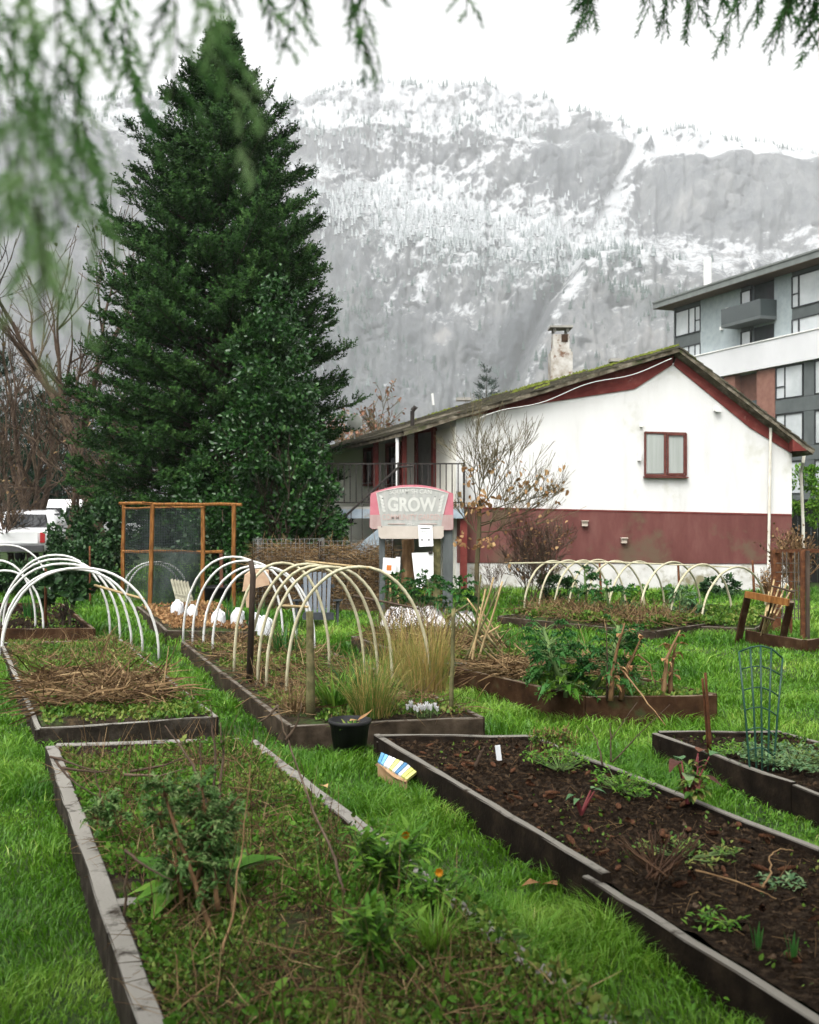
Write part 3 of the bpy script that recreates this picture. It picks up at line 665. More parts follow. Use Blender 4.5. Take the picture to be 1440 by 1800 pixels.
def porch():
    z = 1.84; Yd = 23.35; x0, x1 = -1.80, 1.18
    deck = MB()
    back = DL*4.2
    deck.prism([V3(x0, Yd, z), V3(x1, Yd, z), V3(x1, HY-.06, z), V3(1.0, HY-.06, z), Vector((HC.x, HC.y, z))+DL*4.5+HN*.03, V3(x0, Yd, z)+back], (0, 0, -.10))
    dk = deck.build('porch_deck', M['concrete'], house)
    m = MB(); m.bar(V3(x0, Yd-.02, z-.15), V3(x1, Yd-.02, z-.15), .05, .20); m.bar(V3(x0, Yd-.02, z-.15), V3(x0, Yd-.02, z-.15)+back, .05, .20); m.build('deck_fascia', M['deck_paint'], dk)
    rl = MB()
    zt = z+.93
    for q in (z+.09, zt): rl.bar(V3(x0, Yd, q), V3(x1, Yd, q), .035, .03); rl.bar(V3(x0, Yd, q), V3(x0, Yd, q)+back, .035, .03)
    rl.bar(V3(x1, Yd, zt), V3(x1, HY-.1, zt), .035, .03)
    ro = rl.build('railing', M['iron'], house)
    n = 23
    bal = MB(); bal.bar(V3(0, 0, 0), V3(0, 0, .84), .024, .024); b0 = bal.build('baluster', M['iron'], ro)
    me = b0.data
    pos = [V3(x0+(x1-x0)*i/n, Yd, z+.09) for i in range(n+1)]+[V3(x0, Yd, z+.09)+back*(i/26) for i in range(1, 26)]+[V3(x1, Yd+.1*i, z+.09) for i in (1, 2, 3)]
    # the mesh was shifted to the house's own origin: undo that and place each copy
    off = BASE[house]
    b0.location = pos[0]; 
    for p in pos[1:]:
        c = bpy.data.objects.new('baluster', me); COL.objects.link(c); c.parent = ro; c.location = p
    for i in (0, 9, 12, 23):
        m = MB(); m.bar(V3(x0+(x1-x0)*i/n, Yd, z), V3(x0+(x1-x0)*i/n, Yd, zt+.03), .04, .04); m.build('rail_post', M['iron'], ro)
    # posts that carry the eave
    for (x, Y, mt, wd) in ((661, 25.5, 'maroon_trim', .13), (711, 24.3, 'maroon_trim', .11), (698.5, 23.9, 'white_paint', .07)):
        X = (x-720)/F*Y
        top = 3.79+.302*((X-1.0)+.517*(Y-HY))-.06
        m = MB(); m.bar(V3(X, Y, z+.002), V3(X, Y, top), wd, wd, up=(0,1,0), ch=.008); m.build('porch_post', M[mt], house)
    # under the deck
    for (x, mt, wd, zz) in ((571, 'maroon_trim', .17, 1.63), (592, 'concrete', .11, 1.63), (815, 'maroon_trim', .15, 1.63)):
        X = (x-720)/F*(Yd+.1)
        m = MB(); m.bar(V3(X, Yd+.12, -.05), V3(X, Yd+.12, zz), wd, wd, up=(0,1,0)); m.build('deck_post', M[mt], house)
    m = MB(); m.bar(V3((571-720)/F*(Yd+.1), Yd+.03, 1.40), V3((571-720)/F*(Yd+.1), Yd+.03, 1.62), .175, .02, up=(0,1,0)); m.build('post_cap', M['white_paint'], house)
    # stairs going down to the left, in front of the deck
    st = MB(); n = 9
    sx, ex, ys = -.05, -2.0, 22.75
    for k in (0, 1):
        st.bar(V3(sx, ys-.45+.9*k, 1.70), V3(ex, ys-.45+.9*k, .12), .05, .26)
    so = st.build('stair', M['deck_paint'], house)
    tr = MB()
    for i in range(n):
        t = (i+.5)/n; tr.box((sx+(ex-sx)*t, ys, 1.74+(.16-1.74)*t), (.26, .9, .04))
    tr.build('treads', M['deck_paint'], so); 
    hr = MB()
    a, b = V3(-.22, ys-.47, 2.66), V3(-2.05, ys-.47, .98)
    hr.tube([V3(.08, ys-.47, 2.68), a, b, b+V3(-.05, 0, -.12)], .024, 6)
    for i in range(8):
        p = a.lerp(b, (i+.3)/8); hr.bar(p, p-V3(0, 0, .86), .018, .018)
    hr.build('stair_rail', M['iron'], so)
porch()
# ------------------------------------------------------------------ the apartment block behind, on the right
M['apt_brick'] = pm('apt_brick', [(0, (.24,.28,.29)), (1, (.33,.37,.38))], scale=2.5, bump=.2, bscale=14, rough=.85)
M['apt_red'] = pm('apt_red', [(0, (.17,.080,.060)), (1, (.24,.125,.095))], scale=2.5, bump=.2, bscale=14, rough=.85)
M['apt_white'] = pm('apt_white', [(0, (.54,.54,.55)), (1, (.60,.60,.61))], scale=.6, bump=.05, rough=.7)
M['apt_dark'] = pm('apt_dark', [(0, (.075,.085,.085)), (1, (.105,.118,.118))], scale=1.5, bump=.05, rough=.6)
M['apt_roof'] = pm('apt_roof', [(0, (.13,.14,.135)), (1, (.19,.205,.195))], scale=1.5, bump=.1, rough=.7)
M['apt_soffit'] = pm('apt_soffit', [(0, (.09,.06,.04)), (1, (.13,.09,.06))], scale=2.0, bump=.1, rough=.8)
M['apt_frame'] = pm('apt_frame', [(0, (.020,.022,.024)), (1, (.035,.038,.04))], scale=2, bump=0, rough=.5)
M['apt_glass'] = pm('apt_glass', [(0, (.30,.33,.34)), (1, (.52,.54,.55))], scale=.5, bump=0, rough=.04, spec=.9)  # pale base colour stands in for sky reflected in the windows
M['rail_glass'] = pm('rail_glass', [(0, (.032,.042,.042)), (1, (.045,.056,.056))], scale=.6, bump=0, rough=.12, spec=.5)
M['balcony_shade'] = pm('balcony_shade', [(0, (.030,.036,.036)), (1, (.05,.058,.058))], scale=1, bump=0, rough=.7)
AC = Vector((19.6, 80.0, 0)); AD = Vector((.335, -.942, 0)).normalized(); AN = Vector((-.942, -.335, 0)).normalized()
apt = thing('apartment_block', (24, 74, 0), 'modern grey and brick apartment block behind the house', 'building')
def ap(t, z, o=0.0): return AC+AD*t+AN*o+V3(0, 0, z)
def at_t(x): xp = (x-720)/F; return (AC.y*xp-AC.x)/(-AD.y*xp+AD.x) if False else (80*xp-19.6)/(.335+.942*xp)
def a_slab(name, t0, t1, z0, z1, o0, o1, mat, parent=None):
    m = MB(); m.prism([ap(t0, z0, o0), ap(t1, z0, o0), ap(t1, z1, o0), ap(t0, z1, o0)], AN*(o1-o0)); return m.build(name, mat, parent or apt)
def a_window(t0, t1, z0, z1, ms, o=0.0, hz=None):
    b = .07; m = MB()
    for t in [t0, t1]+ms: m.bar(ap(t, z0, o+.06), ap(t, z1, o+.06), b, .08, up=AN)
    for z in (z0, z1): m.bar(ap(t0, z, o+.062), ap(t1, z, o+.062), .08, b)
    if hz:
        for (ta, tb, z) in hz: m.bar(ap(ta, z, o+.058), ap(tb, z, o+.058), .08, b)
    w_ = m.build('window', M['apt_frame'], apt)
    e = sorted([t0, t1]+ms)
    for i in range(len(e)-1):
        p = MB(); tl = random.uniform(-.012, .012)
        p.prism([ap(e[i]+.02, z0+.02, o+.03+tl), ap(e[i+1]-.02, z0+.02, o+.03-tl), ap(e[i+1]-.02, z1-.02, o+.035-tl), ap(e[i]+.02, z1-.02, o+.035+tl)], AN*.01)
        p.build('pane', M['apt_glass'], w_)
def apartment():
    T = lambda x: at_t(x)
    end = 30.0
    # volume: upper storeys set back behind the white parapet, brick below
    m = MB(); q = [ap(0, 0, -.25), ap(end, 0, -.25), ap(end, 0, -.25)-AN*16, ap(0, 0, -.25)-AN*16]
    m.prism(q, (0, 0, 16.4)); m.build('core', M['apt_brick'], apt)
    zr = 16.5
    # upper facade panels
    tw1a, tw1b = .15, T(1231.5)
    tb, tn0, tn1, tr0, tr1, tw2 = T(1231.5), T(1302.5), T(1319.5), T(1321), T(1361), T(1392)
    a_slab('wall', tb, tn0, 12.0, zr, -.24, 0, M['apt_brick'])
    a_slab('wall', tr1, tw2, 12.0, zr, -.24, .0, M['apt_brick'])
    a_slab('corner_trim', 0, .14, 12.0, zr, -.24, .04, M['apt_dark'])
    for (z0, z1) in ((14.35, 16.15), (11.6, 13.45)):
        a_window(tw1a, tb-.02, z0, z1, [T(1211), T(1222)], -.06, [(T(1222), tb, z0+.8)])
        a_window(tn0+.02, tn1, z0-.1, z1+.05, [], -.06)
        a_window(tw2+.03, T(1404), z0-.1, z1+.05, [], -.06, [(tw2, T(1404), z0+.75)])
        a_window(T(1404)+.05, end-2, z0-.1, z1+.05, [T(1404)+3, T(1404)+6], -.06)
    a_slab('spandrel', .14, tb, 13.47, 14.33, -.24, -.02, M['apt_dark'])
    a_slab('spandrel', tw2, end, 13.52, 14.23, -.24, -.02, M['apt_dark'])
    a_slab('spandrel', .14, tb, 16.17, zr, -.24, -.02, M['apt_dark'])
    a_slab('spandrel', tn0, tn1, 16.22, zr, -.24, -.02, M['apt_dark'])
    a_slab('spandrel', tw2, end, 16.22, zr, -.24, -.02, M['apt_dark'])
    a_slab('spandrel', tn0, tn1, 13.52, 14.23, -.24, -.02, M['apt_dark'])
    # recessed balconies: back wall coloured dark for the shade inside, slab and rail
    for z0 in (14.0, 11.2):
        a_slab('balcony_recess', tr0, tr1, z0, z0+2.45, -.24, -.22, M['balcony_shade'])
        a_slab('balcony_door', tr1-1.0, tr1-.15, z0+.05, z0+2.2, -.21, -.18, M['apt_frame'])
        if z0 < 12: break
        s = a_slab('balcony_slab', tn0-.45, tr1+.25, z0-.20, z0, -.2, 1.25, M['apt_dark'])
        for (u0, u1, o0, o1) in ((tn0-.45, tr1+.25, 1.20, 1.25), (tn0-.45, tn0-.40, -.0, 1.20), (tr1+.20, tr1+.25, .0, 1.20)):
            a_slab('rail_panel', u0, u1, z0, z0+1.05, o0, o1, M['rail_glass'], s)
    # the little balcony round the corner
    m = MB(); p = ap(0, 13.1, -.9); 
    m.prism([ap(-2.3, 12.6, -.9), ap(-.02, 12.6, -.9), ap(-.02, 12.6, -3.5), ap(-2.3, 12.6, -3.5)], (0, 0, .18)); s = m.build('balcony_slab', M['apt_dark'], apt)
    a_slab('rail_panel', -2.3, -.05, 12.78, 14.0, -.93, -.9, M['rail_glass'], s)
    m = MB(); m.prism([ap(-2.3, 12.78, -.94), ap(-2.3, 12.78, -3.5), ap(-2.3, 14.0, -3.5), ap(-2.3, 14.0, -.94)], AD*.03); m.build('rail_panel', M['rail_glass'], s)
    # roof: a thin canted slab with deep eaves
    m = MB(); m.prism([ap(-1.0, zr+.05, 1.2), ap(end, zr+.05, 1.2), ap(end, zr+.05, -17), ap(-1.0, zr+.05, -17)], (0, 0, .52)); rf = m.build('roof', M['apt_roof'], apt)
    m = MB(); m.prism([ap(-.98, zr+.02, 1.18), ap(end, zr+.02, 1.18), ap(end, zr+.02, -16.9), ap(-.98, zr+.02, -16.9)], (0, 0, .028)); m.build('soffit', M['apt_soffit'], rf)
    m = MB(); m.bar(ap(-1.0, zr+.50, 1.23), ap(end, zr+.50, 1.23), .06, .12); m.build('roof_flashing', M['apt_roof'], rf)
    # white parapet band
    a_slab('parapet', -.3, end, 10.72, 12.45, -.2, .55, M['apt_white'])
    m = MB(); m.bar(ap(-.35, 12.5, .18), ap(end, 12.5, .18), .86, .07); m.build('coping', M['white_paint'], apt)
    # brick storeys below
    c = [T(1258), T(1278.9), T(1298), T(1337), T(1368.5)]
    for (z0, z1) in ((7.7, 10.7), (4.7, 7.7), (1.7, 4.7)):
        a_slab('brick_pier', c[1], c[2], z0, z1, -.2, .30, M['apt_red']); a_slab('brick_pier', c[3], c[4], z0, z1, -.2, .30, M['apt_red'])
        a_slab('balcony_recess', c[2], c[3], z0, z1-.05, -.24, -.2, M['apt_red_shade'] if z0 > 7 else M['balcony_shade'])
        s = a_slab('balcony_slab', c[2]+.02, c[3]-.02, z0-.15, z0+.02, -.2, .28, M['apt_dark'])
        a_slab('rail_panel', c[2]+.03, c[3]-.03, z0+.03, z0+1.1, .2, .24, M['rail_glass'], s)
        a_window(T(1240), c[1]-.04, z0+.9, z1-.1, [], .2)
        a_window(c[4]+.1, c[4]+2.6, z0+.95, z1-.08, [c[4]+.95], .2, [(c[4]+.1, c[4]+.95, z0+1.7)])
        a_slab('spandrel', c[4]+2.7, c[4]+3.6, z0+.9, z1, -.2, .26, M['apt_dark'])
        a_window(c[4]+3.7, c[4]+8, z0+.95, z1-.08, [c[4]+5.5], .2)
        a_slab('spandrel', c[4]+.05, end, z0, z0+.88, -.2, .28, M['apt_dark'])
        a_slab('brick_pier', -.2, T(1238), z0, z1, -.2, .30, M['apt_red'])
    # what stands on the roof
    p = ap(2.0, 17.0, -1.5); m = MB(); m.tube([p, p+V3(0, 0, .75)], .09, 8); m.build('flue_base', M['apt_frame'], rf)
    m = MB(); m.tube([p+V3(0, 0, .7), p+V3(0, 0, 2.9)], .28, 12); m.build('flue', M['white_paint'], rf)
    p = ap(6.2, 17.0, -3); m = MB(); m.tube([p+V3(0, 0, 0), p+V3(-.9, 0, 2.2)], .05, 6); m.box(p+V3(.3, 0, .35), (1.0, .5, .7)); m.build('roof_unit', M['white_paint'], rf)
    for (x, zz) in ((1268, 14.0), (1278, 15.2)):
        t = T(x); a_slab('wall_light', t, t+.25, zz, zz+.22, 0, .15, M['white_paint'])
M['apt_red_shade'] = pm('apt_red_shade', [(0, (.10,.05,.038)), (1, (.15,.075,.055))], scale=2.5, bump=.2, rough=.85)  # darker copy of the brick, shade of the recess put into its colour
apartment()

# ------------------------------------------------------------------ fence and hedge at the far right, beside the house
M['black_fence'] = pm('black_fence', [(0, (.010,.011,.010)), (1, (.02,.022,.02))], scale=6, bump=.1, rough=.6)
fn = thing('dark_fence', (9.6, 26, 0), 'dark board fence in the gap right of the white house', 'fence')
for i in range(16):
    m = MB(); m.box((8.85+i*.16, 26.2, 1.0), (.145, .03, 2.0+.02*(i % 3))); m.build('fence_board', M['black_fence'], fn)
m = MB(); m.bar(V3(8.7, 26.24, 1.7), V3(11.4, 26.24, 1.7), .05, .09); m.bar(V3(8.7, 26.24, .4), V3(11.4, 26.24, .4), .05, .09); m.build('fence_rail', M['black_fence'], fn)
# ================================================================== raised beds
BEDS = {   # near-left, near-right, far-right, far-left corners, board height, board material, soil material
 'A': ((-.47,2.6), (.99,2.6), (-1.13,7.68), (-2.47,7.46), .20, 'grey_board', 'litter', 'weedy raised bed filling the left foreground, its boards weathered pale grey'),
 'B': ((1.75,2.6), (3.1,2.6), (.88,7.80), (-.24,7.84), .20, 'dark_board', 'soil', 'raised bed of bare dark soil strewn with cones, right foreground'),
 'C': ((-2.785,8.14), (-1.54,8.59), (-3.62,13.5), (-4.98,13.2), .19, 'grey_board', 'litter', 'raised bed heaped with brown dead stems, behind the left foreground bed'),
 'D': ((-.91,8.25), (.574,8.52), (-1.36,13.6), (-2.80,13.34), .19, 'old_board', 'litter', 'central raised bed under the tall hoops, with ornamental grass in front'),
 'E': ((1.50,9.22), (2.64,9.33), (1.82,11.1), (.46,10.9), .23, 'red_board', 'litter', 'reddish raised bed holding a big kale plant and dead upright stalks'),
 'F': ((2.80,5.0), (4.1,5.0), (2.77,7.98), (1.80,7.94), .19, 'dark_board', 'soil', 'raised bed at the right edge holding the green wire trellis'),
 'G': ((-6.6,14.5), (-4.26,14.58), (-5.9,18.4), (-8.2,18.4), .20, 'red_board', 'soil', 'dark soil bed far left with white hoops standing in it'),
 'H': ((-3.22,14.4), (-2.05,14.3), (-3.2,18.2), (-4.5,17.9), .20, 'old_board', 'litter', 'raised bed with white jug cloches beside the netting frame'),
 'I': ((.22,11.35), (1.45,11.6), (.5,13.6), (-.72,13.75), .20, 'old_board', 'litter', 'raised bed under the leaning bamboo stakes in the middle'),
 'J': ((1.38,16.75), (3.36,14.75), (4.35,15.7), (2.35,17.9), .15, 'old_board', 'litter', 'long low bed below the house wall, left half of the low hoop row'),
 'K': ((3.55,15.75), (4.9,15.3), (6.1,17.4), (4.5,18.1), .13, 'old_board', 'litter', 'long low bed below the house wall, right half of the low hoop row'),
}
def bed_uv(k, u, v):
    b = BEDS[k]; p = [np.array(q) for q in b[:4]]
    u = np.asarray(u)[..., None]; v = np.asarray(v)[..., None]
    return (p[0]*(1-u)+p[1]*u)*(1-v)+(p[3]*(1-u)+p[2]*u)*v
MOUND = {'A': -.025, 'B': -.035, 'C': .0, 'D': .0, 'E': -.03, 'F': -.03, 'G': -.03, 'H': .01, 'I': .0, 'J': .02, 'K': .0}
def bed_z(k, x, y):
    return BEDS[k][4]+MOUND[k]+(fbm(x*3.1, y*3.1, o=4, seed=91)-.5)*(.07 if k in 'AC' else .05)
def make_bed(k):
    b = BEDS[k]; P = [Vector((*q, 0)) for q in b[:4]]; h = b[4]; mt = M[b[5]]
    c = sum(P, Vector())/4
    t = thing('garden_bed', c, b[7], 'garden bed')
    n = 46 if k in 'AB' else 26
    U, Vv = np.meshgrid(np.linspace(-.01 if k == 'B' else .02, .98, n), np.linspace(.01, .99, n*2))
    xy = bed_uv(k, U, Vv); X, Y = xy[..., 0], xy[..., 1]
    e = np.minimum(np.minimum(U, 1-U)/.07, np.minimum(Vv, 1-Vv)/.03); e = np.clip(e, 0, 1)
    Z = bed_z(k, X, Y); Z = np.minimum(Z, h-.03)*(1-e)+Z*e
    if k == 'B': Z = Z + (fbm(X*9, Y*9, o=3, seed=14)-.5)*.05
    i = np.arange(Z.size).reshape(Z.shape); Q = np.stack([i[:-1,:-1], i[:-1,1:], i[1:,1:], i[1:,:-1]], -1).reshape(-1, 4)
    np_mesh('soil', np.stack([X, Y, Z], -1).reshape(-1, 3), [Q], M[b[6]], t, smooth=True)
    th = .045 if k not in 'AB' else (.085 if k == 'A' else .05)
    def board(p, q, nseg=1, drop=0.0, over=0.0):
        d = (q-p).normalized(); L = (q-p).length
        for s in range(nseg):
            a, e_ = p+d*(L*s/nseg), p+d*(L*(s+1)/nseg)
            if s: a = a+d*.006
            dz = random.uniform(-.012, .006)
            m = MB(); m.bar(a+V3(0,0,h/2-.05+dz), e_+V3(0,0,h/2-.05+dz+random.uniform(-.01,.01)), th, h+.10, ch=.006, seg=max(2, int(L/nseg/.25)), jit=.004)
            m.build('board', mt, t)
    nl, nr, fr, fl = P
    if k == 'B':                                     # the near-left side is two boards, the nearer one lower and set out
        a = Vector((fl.x, fl.y, 0)); e_ = on(1066, 1535, .2); e_.z = 0
        m = MB(); m.bar(a+V3(0,0,h/2-.05), e_+V3(0,0,h/2-.05), th, h+.10, ch=.006, seg=16, jit=.003); m.build('board', mt, t)
        s_ = V3(-.03, -.012, 0); a2 = e_+(a-e_).normalized()*.12+s_; n2 = nl+s_
        m = MB(); m.bar(a2+V3(0,0,h/2-.07), n2+V3(0,0,h/2-.07), th, h+.06, ch=.006, seg=16, jit=.003); m.build('board', mt, t)
    elif k == 'A':
        board(fl, nl, 3)
        p = on(196, 1583, .2); m = MB(); m.box((p.x+.05, p.y, .125), (.11, .09, .14), .35); m.build('bracket', M['grey_board'], t)
    else: board(fl, nl, 2 if (fl-nl).length > 3 else 1)
    board(nr, fr, 3 if k == 'A' else (2 if (fr-nr).length > 3 else 1))
    board(nl, nr, 1); 
    d = (fr-fl).normalized()*.03
    if k == 'B': board(fl+d, fr*.98+fl*.02, 1)
    else: board(fl+d, fr-d, 1)
    for q, inn in ((nl, nr), (nr, nl), (fr, fl), (fl, fr)):
        dd = (inn-q).normalized(); cc = (c-q).normalized()
        m = MB(); m.box(q+cc*.09+V3(0,0,h/2-.06), (.08, .08, h+.05), random.uniform(-.1,.1)); m.build('corner_post', mt, t)
    return t
for k in BEDS: make_bed(k)

# ================================================================== hoops
def hoop(name, a, b, top, mat, label, group, r=.017, lean=0.0, flat=2.2):
    a, b = Vector(a), Vector(b); z0 = min(a.z, b.z)
    pts = []
    for i in range(25):
        s = i/24; an = PI*s
        x = -math.copysign(abs(math.cos(an))**(2/flat), math.cos(an)); z = abs(math.sin(an))**(2/flat)
        p = a.lerp(b, .5+x/2); p.z = (a.z*(1-s)+b.z*s)+(top-z0)*z
        p += Vector((random.uniform(-.004, .004), lean*z, 0)); pts.append(p)
    pts[0].z -= .12; pts[-1].z -= .12
    m = MB(); m.tube(pts, r, 8)
    o = m.build(name, mat, None, True, origin=(a+b)/2)
    return tag(o, label, 'hoop', group)
ORD = ['nearest', 'second nearest', 'third nearest', 'fourth nearest', 'fifth nearest', 'sixth nearest', 'seventh nearest', 'eighth nearest', 'farthest']
# five over the path end of the left beds
for i, (xr, yr, ax, ay) in enumerate(((280, 1160, 144, 998), (251, 1148, 128, 1000), (231, 1137, 112, 991), (212, 1130, 103, 983), (194, 1121, 97, 976))):
    p = on(xr, yr); wd = (xr-ax)*2/F*p.y
    q = p+V3(-wd, -.10+.05*i, 0); top = EYE-(ay-HOR)/F*p.y
    hoop('white_hoop', q, p, top, M['pvc'], f'{ORD[i]} white plastic hoop of the five arching at the far left', 'white hoops on the left', r=.0165)
# far-left bed
for i, (xl, xr, yr, ay) in enumerate(((-60, 77, 1108, 1003), (-75, 63, 1104, 985), (-70, 90, 1062, 958))):
    p = on(xr, yr, .15); q = p+V3(-(xr-xl)/F*p.y, 0, 0)
    hoop('white_hoop', q, p, EYE-(ay-HOR)/F*p.y, M['pvc'], f'{["nearest", "middle", "farthest"][i]} of the three white hoops at the left edge', 'white hoops in the far-left bed', r=.0155)
# the central bed
for i, (xl, yl, xr, ax, ay) in enumerate(((503, 1219, 757, 628, 997), (468, 1207, 690, 575, 997), (453, 1202, 664, 560, 995), (438, 1197, 640, 545, 992), (411, 1180, 578, 512, 990))):
    p = on(xl, yl, .19); q = p+V3((xr-xl)/F*p.y, .10, 0)
    hoop('beige_hoop', p, q, EYE-(ay-HOR)/F*p.y, M['pvc_old'], f'{ORD[i]} yellowed hoop over the front of the central bed', 'yellowed hoops of the central bed', r=.0145)
for i, (xl, yl, xr, ax, ay) in enumerate(((374, 1146, 553, 480, 997), (357, 1136, 546, 462, 995), (338, 1130, 521, 448, 986), (322, 1123, 497, 432, 979))):
    p = on(xl, yl, .19); q = p+V3((xr-xl)/F*p.y, .05, 0)
    hoop('white_hoop', p, q, EYE-(ay-HOR)/F*p.y, M['pvc'], f'{["nearest", "second", "third", "farthest"][i]} whiter hoop over the back of the central bed', 'whiter hoops of the central bed', r=.0145)
# inside the netting frame
for i, (xl, xr, yb, ay) in enumerate(((222, 318, 1060, 992), (214, 330, 1052, 988))):
    p = on(xl, yb, .0); q = p+V3((xr-xl)/F*p.y, .1, 0)
    hoop('white_hoop', p, q, EYE-(ay-HOR)/F*p.y, M['pvc'], f'{["nearer", "farther"][i]} of two small white hoops behind the netting frame', 'small hoops by the netting', r=.018)
# the low row along the house
for i, (xn, yn, xf, yf, ay) in enumerate(((1233, 1102, 1347, 1078, 997), (1177, 1103, 1287, 1090, 992), (1123, 1097, 1232, 1075, 988), (1068, 1090, 1168, 1071, 987), (1027, 1082, 1133, 1072, 986), (1000, 1074, 1100, 1068, 984), (975, 1073, 1072, 1066, 985), (948, 1072, 1046, 1064, 985), (922, 1070, 1018, 1063, 986))):
    p, q = on(xn, yn, .06), on(xf, yf, .06)
    Ym = (p.y+q.y)/2
    hoop('low_hoop', p, q, EYE-(ay-HOR)/F*Ym, M['pvc_old'], f'{["first", "second", "third", "fourth", "fifth", "sixth", "seventh", "eighth", "ninth"][i]} low hoop from the right in the row before the house', 'low hoops before the house', r=.017, flat=2.0)
def pole(name, pts, r, mat, label, cat, group=None, n=7, jit=0.0):
    pts = [Vector(p) for p in pts]
    if len(pts) == 2:
        k = 6; pts = [pts[0].lerp(pts[1], i/k)+V3(random.uniform(-jit, jit), random.uniform(-jit, jit), 0) for i in range(k+1)]
    rr = [r*(1-.25*i/(len(pts)-1)) for i in range(len(pts))]
    m = MB(); m.tube(pts, rr, n); o = m.build(name, mat, None, True, origin=pts[0]); return tag(o, label, cat, group)
pole('ridge_pole', [at(895, 990, 18.2), at(1080, 988, 17.6), at(1290, 997, 17.0)], .014, M['pvc_old'], 'thin pale pole tying the tops of the low hoops together', 'pole')
pole('ridge_pole', [at(538, 987, 11.2), at(648, 998, 9.6)], .014, M['cane'], 'brown cane lashed along the tops of the yellowed hoops', 'pole')
pole('bamboo_cane', [at(167, 1029, 15.0), at(253, 1053, 13.0)], .019, M['cane'], 'short bamboo cane tied across the right side of the white hoops', 'cane')
pole('side_lath', [at(496, 1065, 11.0), at(541, 1067, 9.5)], .016, M['cane'], 'short pale lath between two hoops in front of the grey chair', 'lath')
pole('side_lath', [at(622, 1047, 12.2), at(735, 1070, 9.7)], .014, M['twig'], 'dark stick tied along the right side of the yellowed hoops', 'stick')

# ================================================================== posts and stakes
pole('knotted_post', [on(438, 1215, .1), at(445, 1010, 10.2), at(441, 985, 10.2)], .032, M['bark'], 'dark crooked post with a knot of twigs in the central bed', 'post')
pole('mossy_post', [on(547, 1268, .15), at(544, 1075, 8.5)], .038, M['mossy_stake'], 'thick mossy post at the front of the central bed', 'post', jit=.004)
pole('mossy_stake', [on(793, 1262, .15), at(797, 1070, 8.7)], .02, M['mossy_stake'], 'thin mossy stake at the right corner of the central bed', 'stake', jit=.004)
pole('rusty_stake', [on(1250, 1325, .15), at(1240, 1183, 7.3)], .012, M['rust'], 'taller of the paired thin rusty stakes in the right edge bed', 'stake')
pole('rusty_stake', [on(1246, 1322, .15), at(1235, 1193, 7.33)], .011, M['rust'], 'shorter of the paired thin rusty stakes in the right edge bed', 'stake')
pole('rusty_stake', [on(80, 1108, .1), at(81, 1000, 14.9)], .024, M['rust'], 'rusty stake among the hoops of the far-left bed', 'stake')
pole('rusty_stake', [on(159, 1066), at(158, 960, 19.9)], .022, M['rust'], 'rusty stake standing in the grass before the left hedge', 'stake')
for i, (x, y0, y1) in enumerate(((1057, 1055, 990), (1195, 1052, 987), (1326, 1045, 985))):
    pole('rusty_stake', [on(x, y0), at(x-3, y1, 1.85*F/(y0-HOR))], .03, M['rust'], f'{["left", "middle", "right"][i]} one of three rusty stakes against the white house plinth', 'stake', 'rusty stakes by the house')
# teepee of leaning bamboo
TE = [((820,1175),(868,1015)), ((828,1172),(846,1010)), ((838,1170),(884,1022)), ((814,1168),(880,1030)), ((826,1178),(853,1035)),
      ((893,1160),(818,1078)), ((884,1158),(838,1085)), ((879,1163),(798,1068)), ((889,1150),(822,1052)), ((870,1165),(812,1092)), ((896,1150),(842,1066))]
ORD2 = ['first', 'second', 'third', 'fourth', 'fifth', 'sixth']
LO = sorted(range(5), key=lambda i: TE[i][1][0]); HI = sorted(range(5, 11), key=lambda i: TE[i][1][0])      # ranked by where their tips show
for i, (p, q) in enumerate(TE):
    a = on(*p, .2); b = at(*q, a.y-.15+.05*(i % 5))
    pole('bamboo_stake', [a, b], .013, M['mossy_stake'] if i % 2 else M['cane'], (f'{ORD2[LO.index(i)]} bamboo stake from the left in the upright clutch by the middle bed' if i < 5 else f'{ORD2[HI.index(i)]} from the left of the bamboo stakes slanting up to the left'), 'stake', 'stakes leaning in the left clutch' if i < 5 else 'stakes slanting to the left', jit=.006)
pole('cross_stick', [at(786, 1085, 10.8), at(826, 1060, 10.9)], .014, M['mossy_stake'], 'short crossing stick at the left of the leaning stakes', 'stick')
pole('cross_stick', [at(843, 1122, 11.9), at(879, 1100, 12.0)], .013, M['cane'], 'short stick crossing the slanting bamboo stakes low down', 'stick')

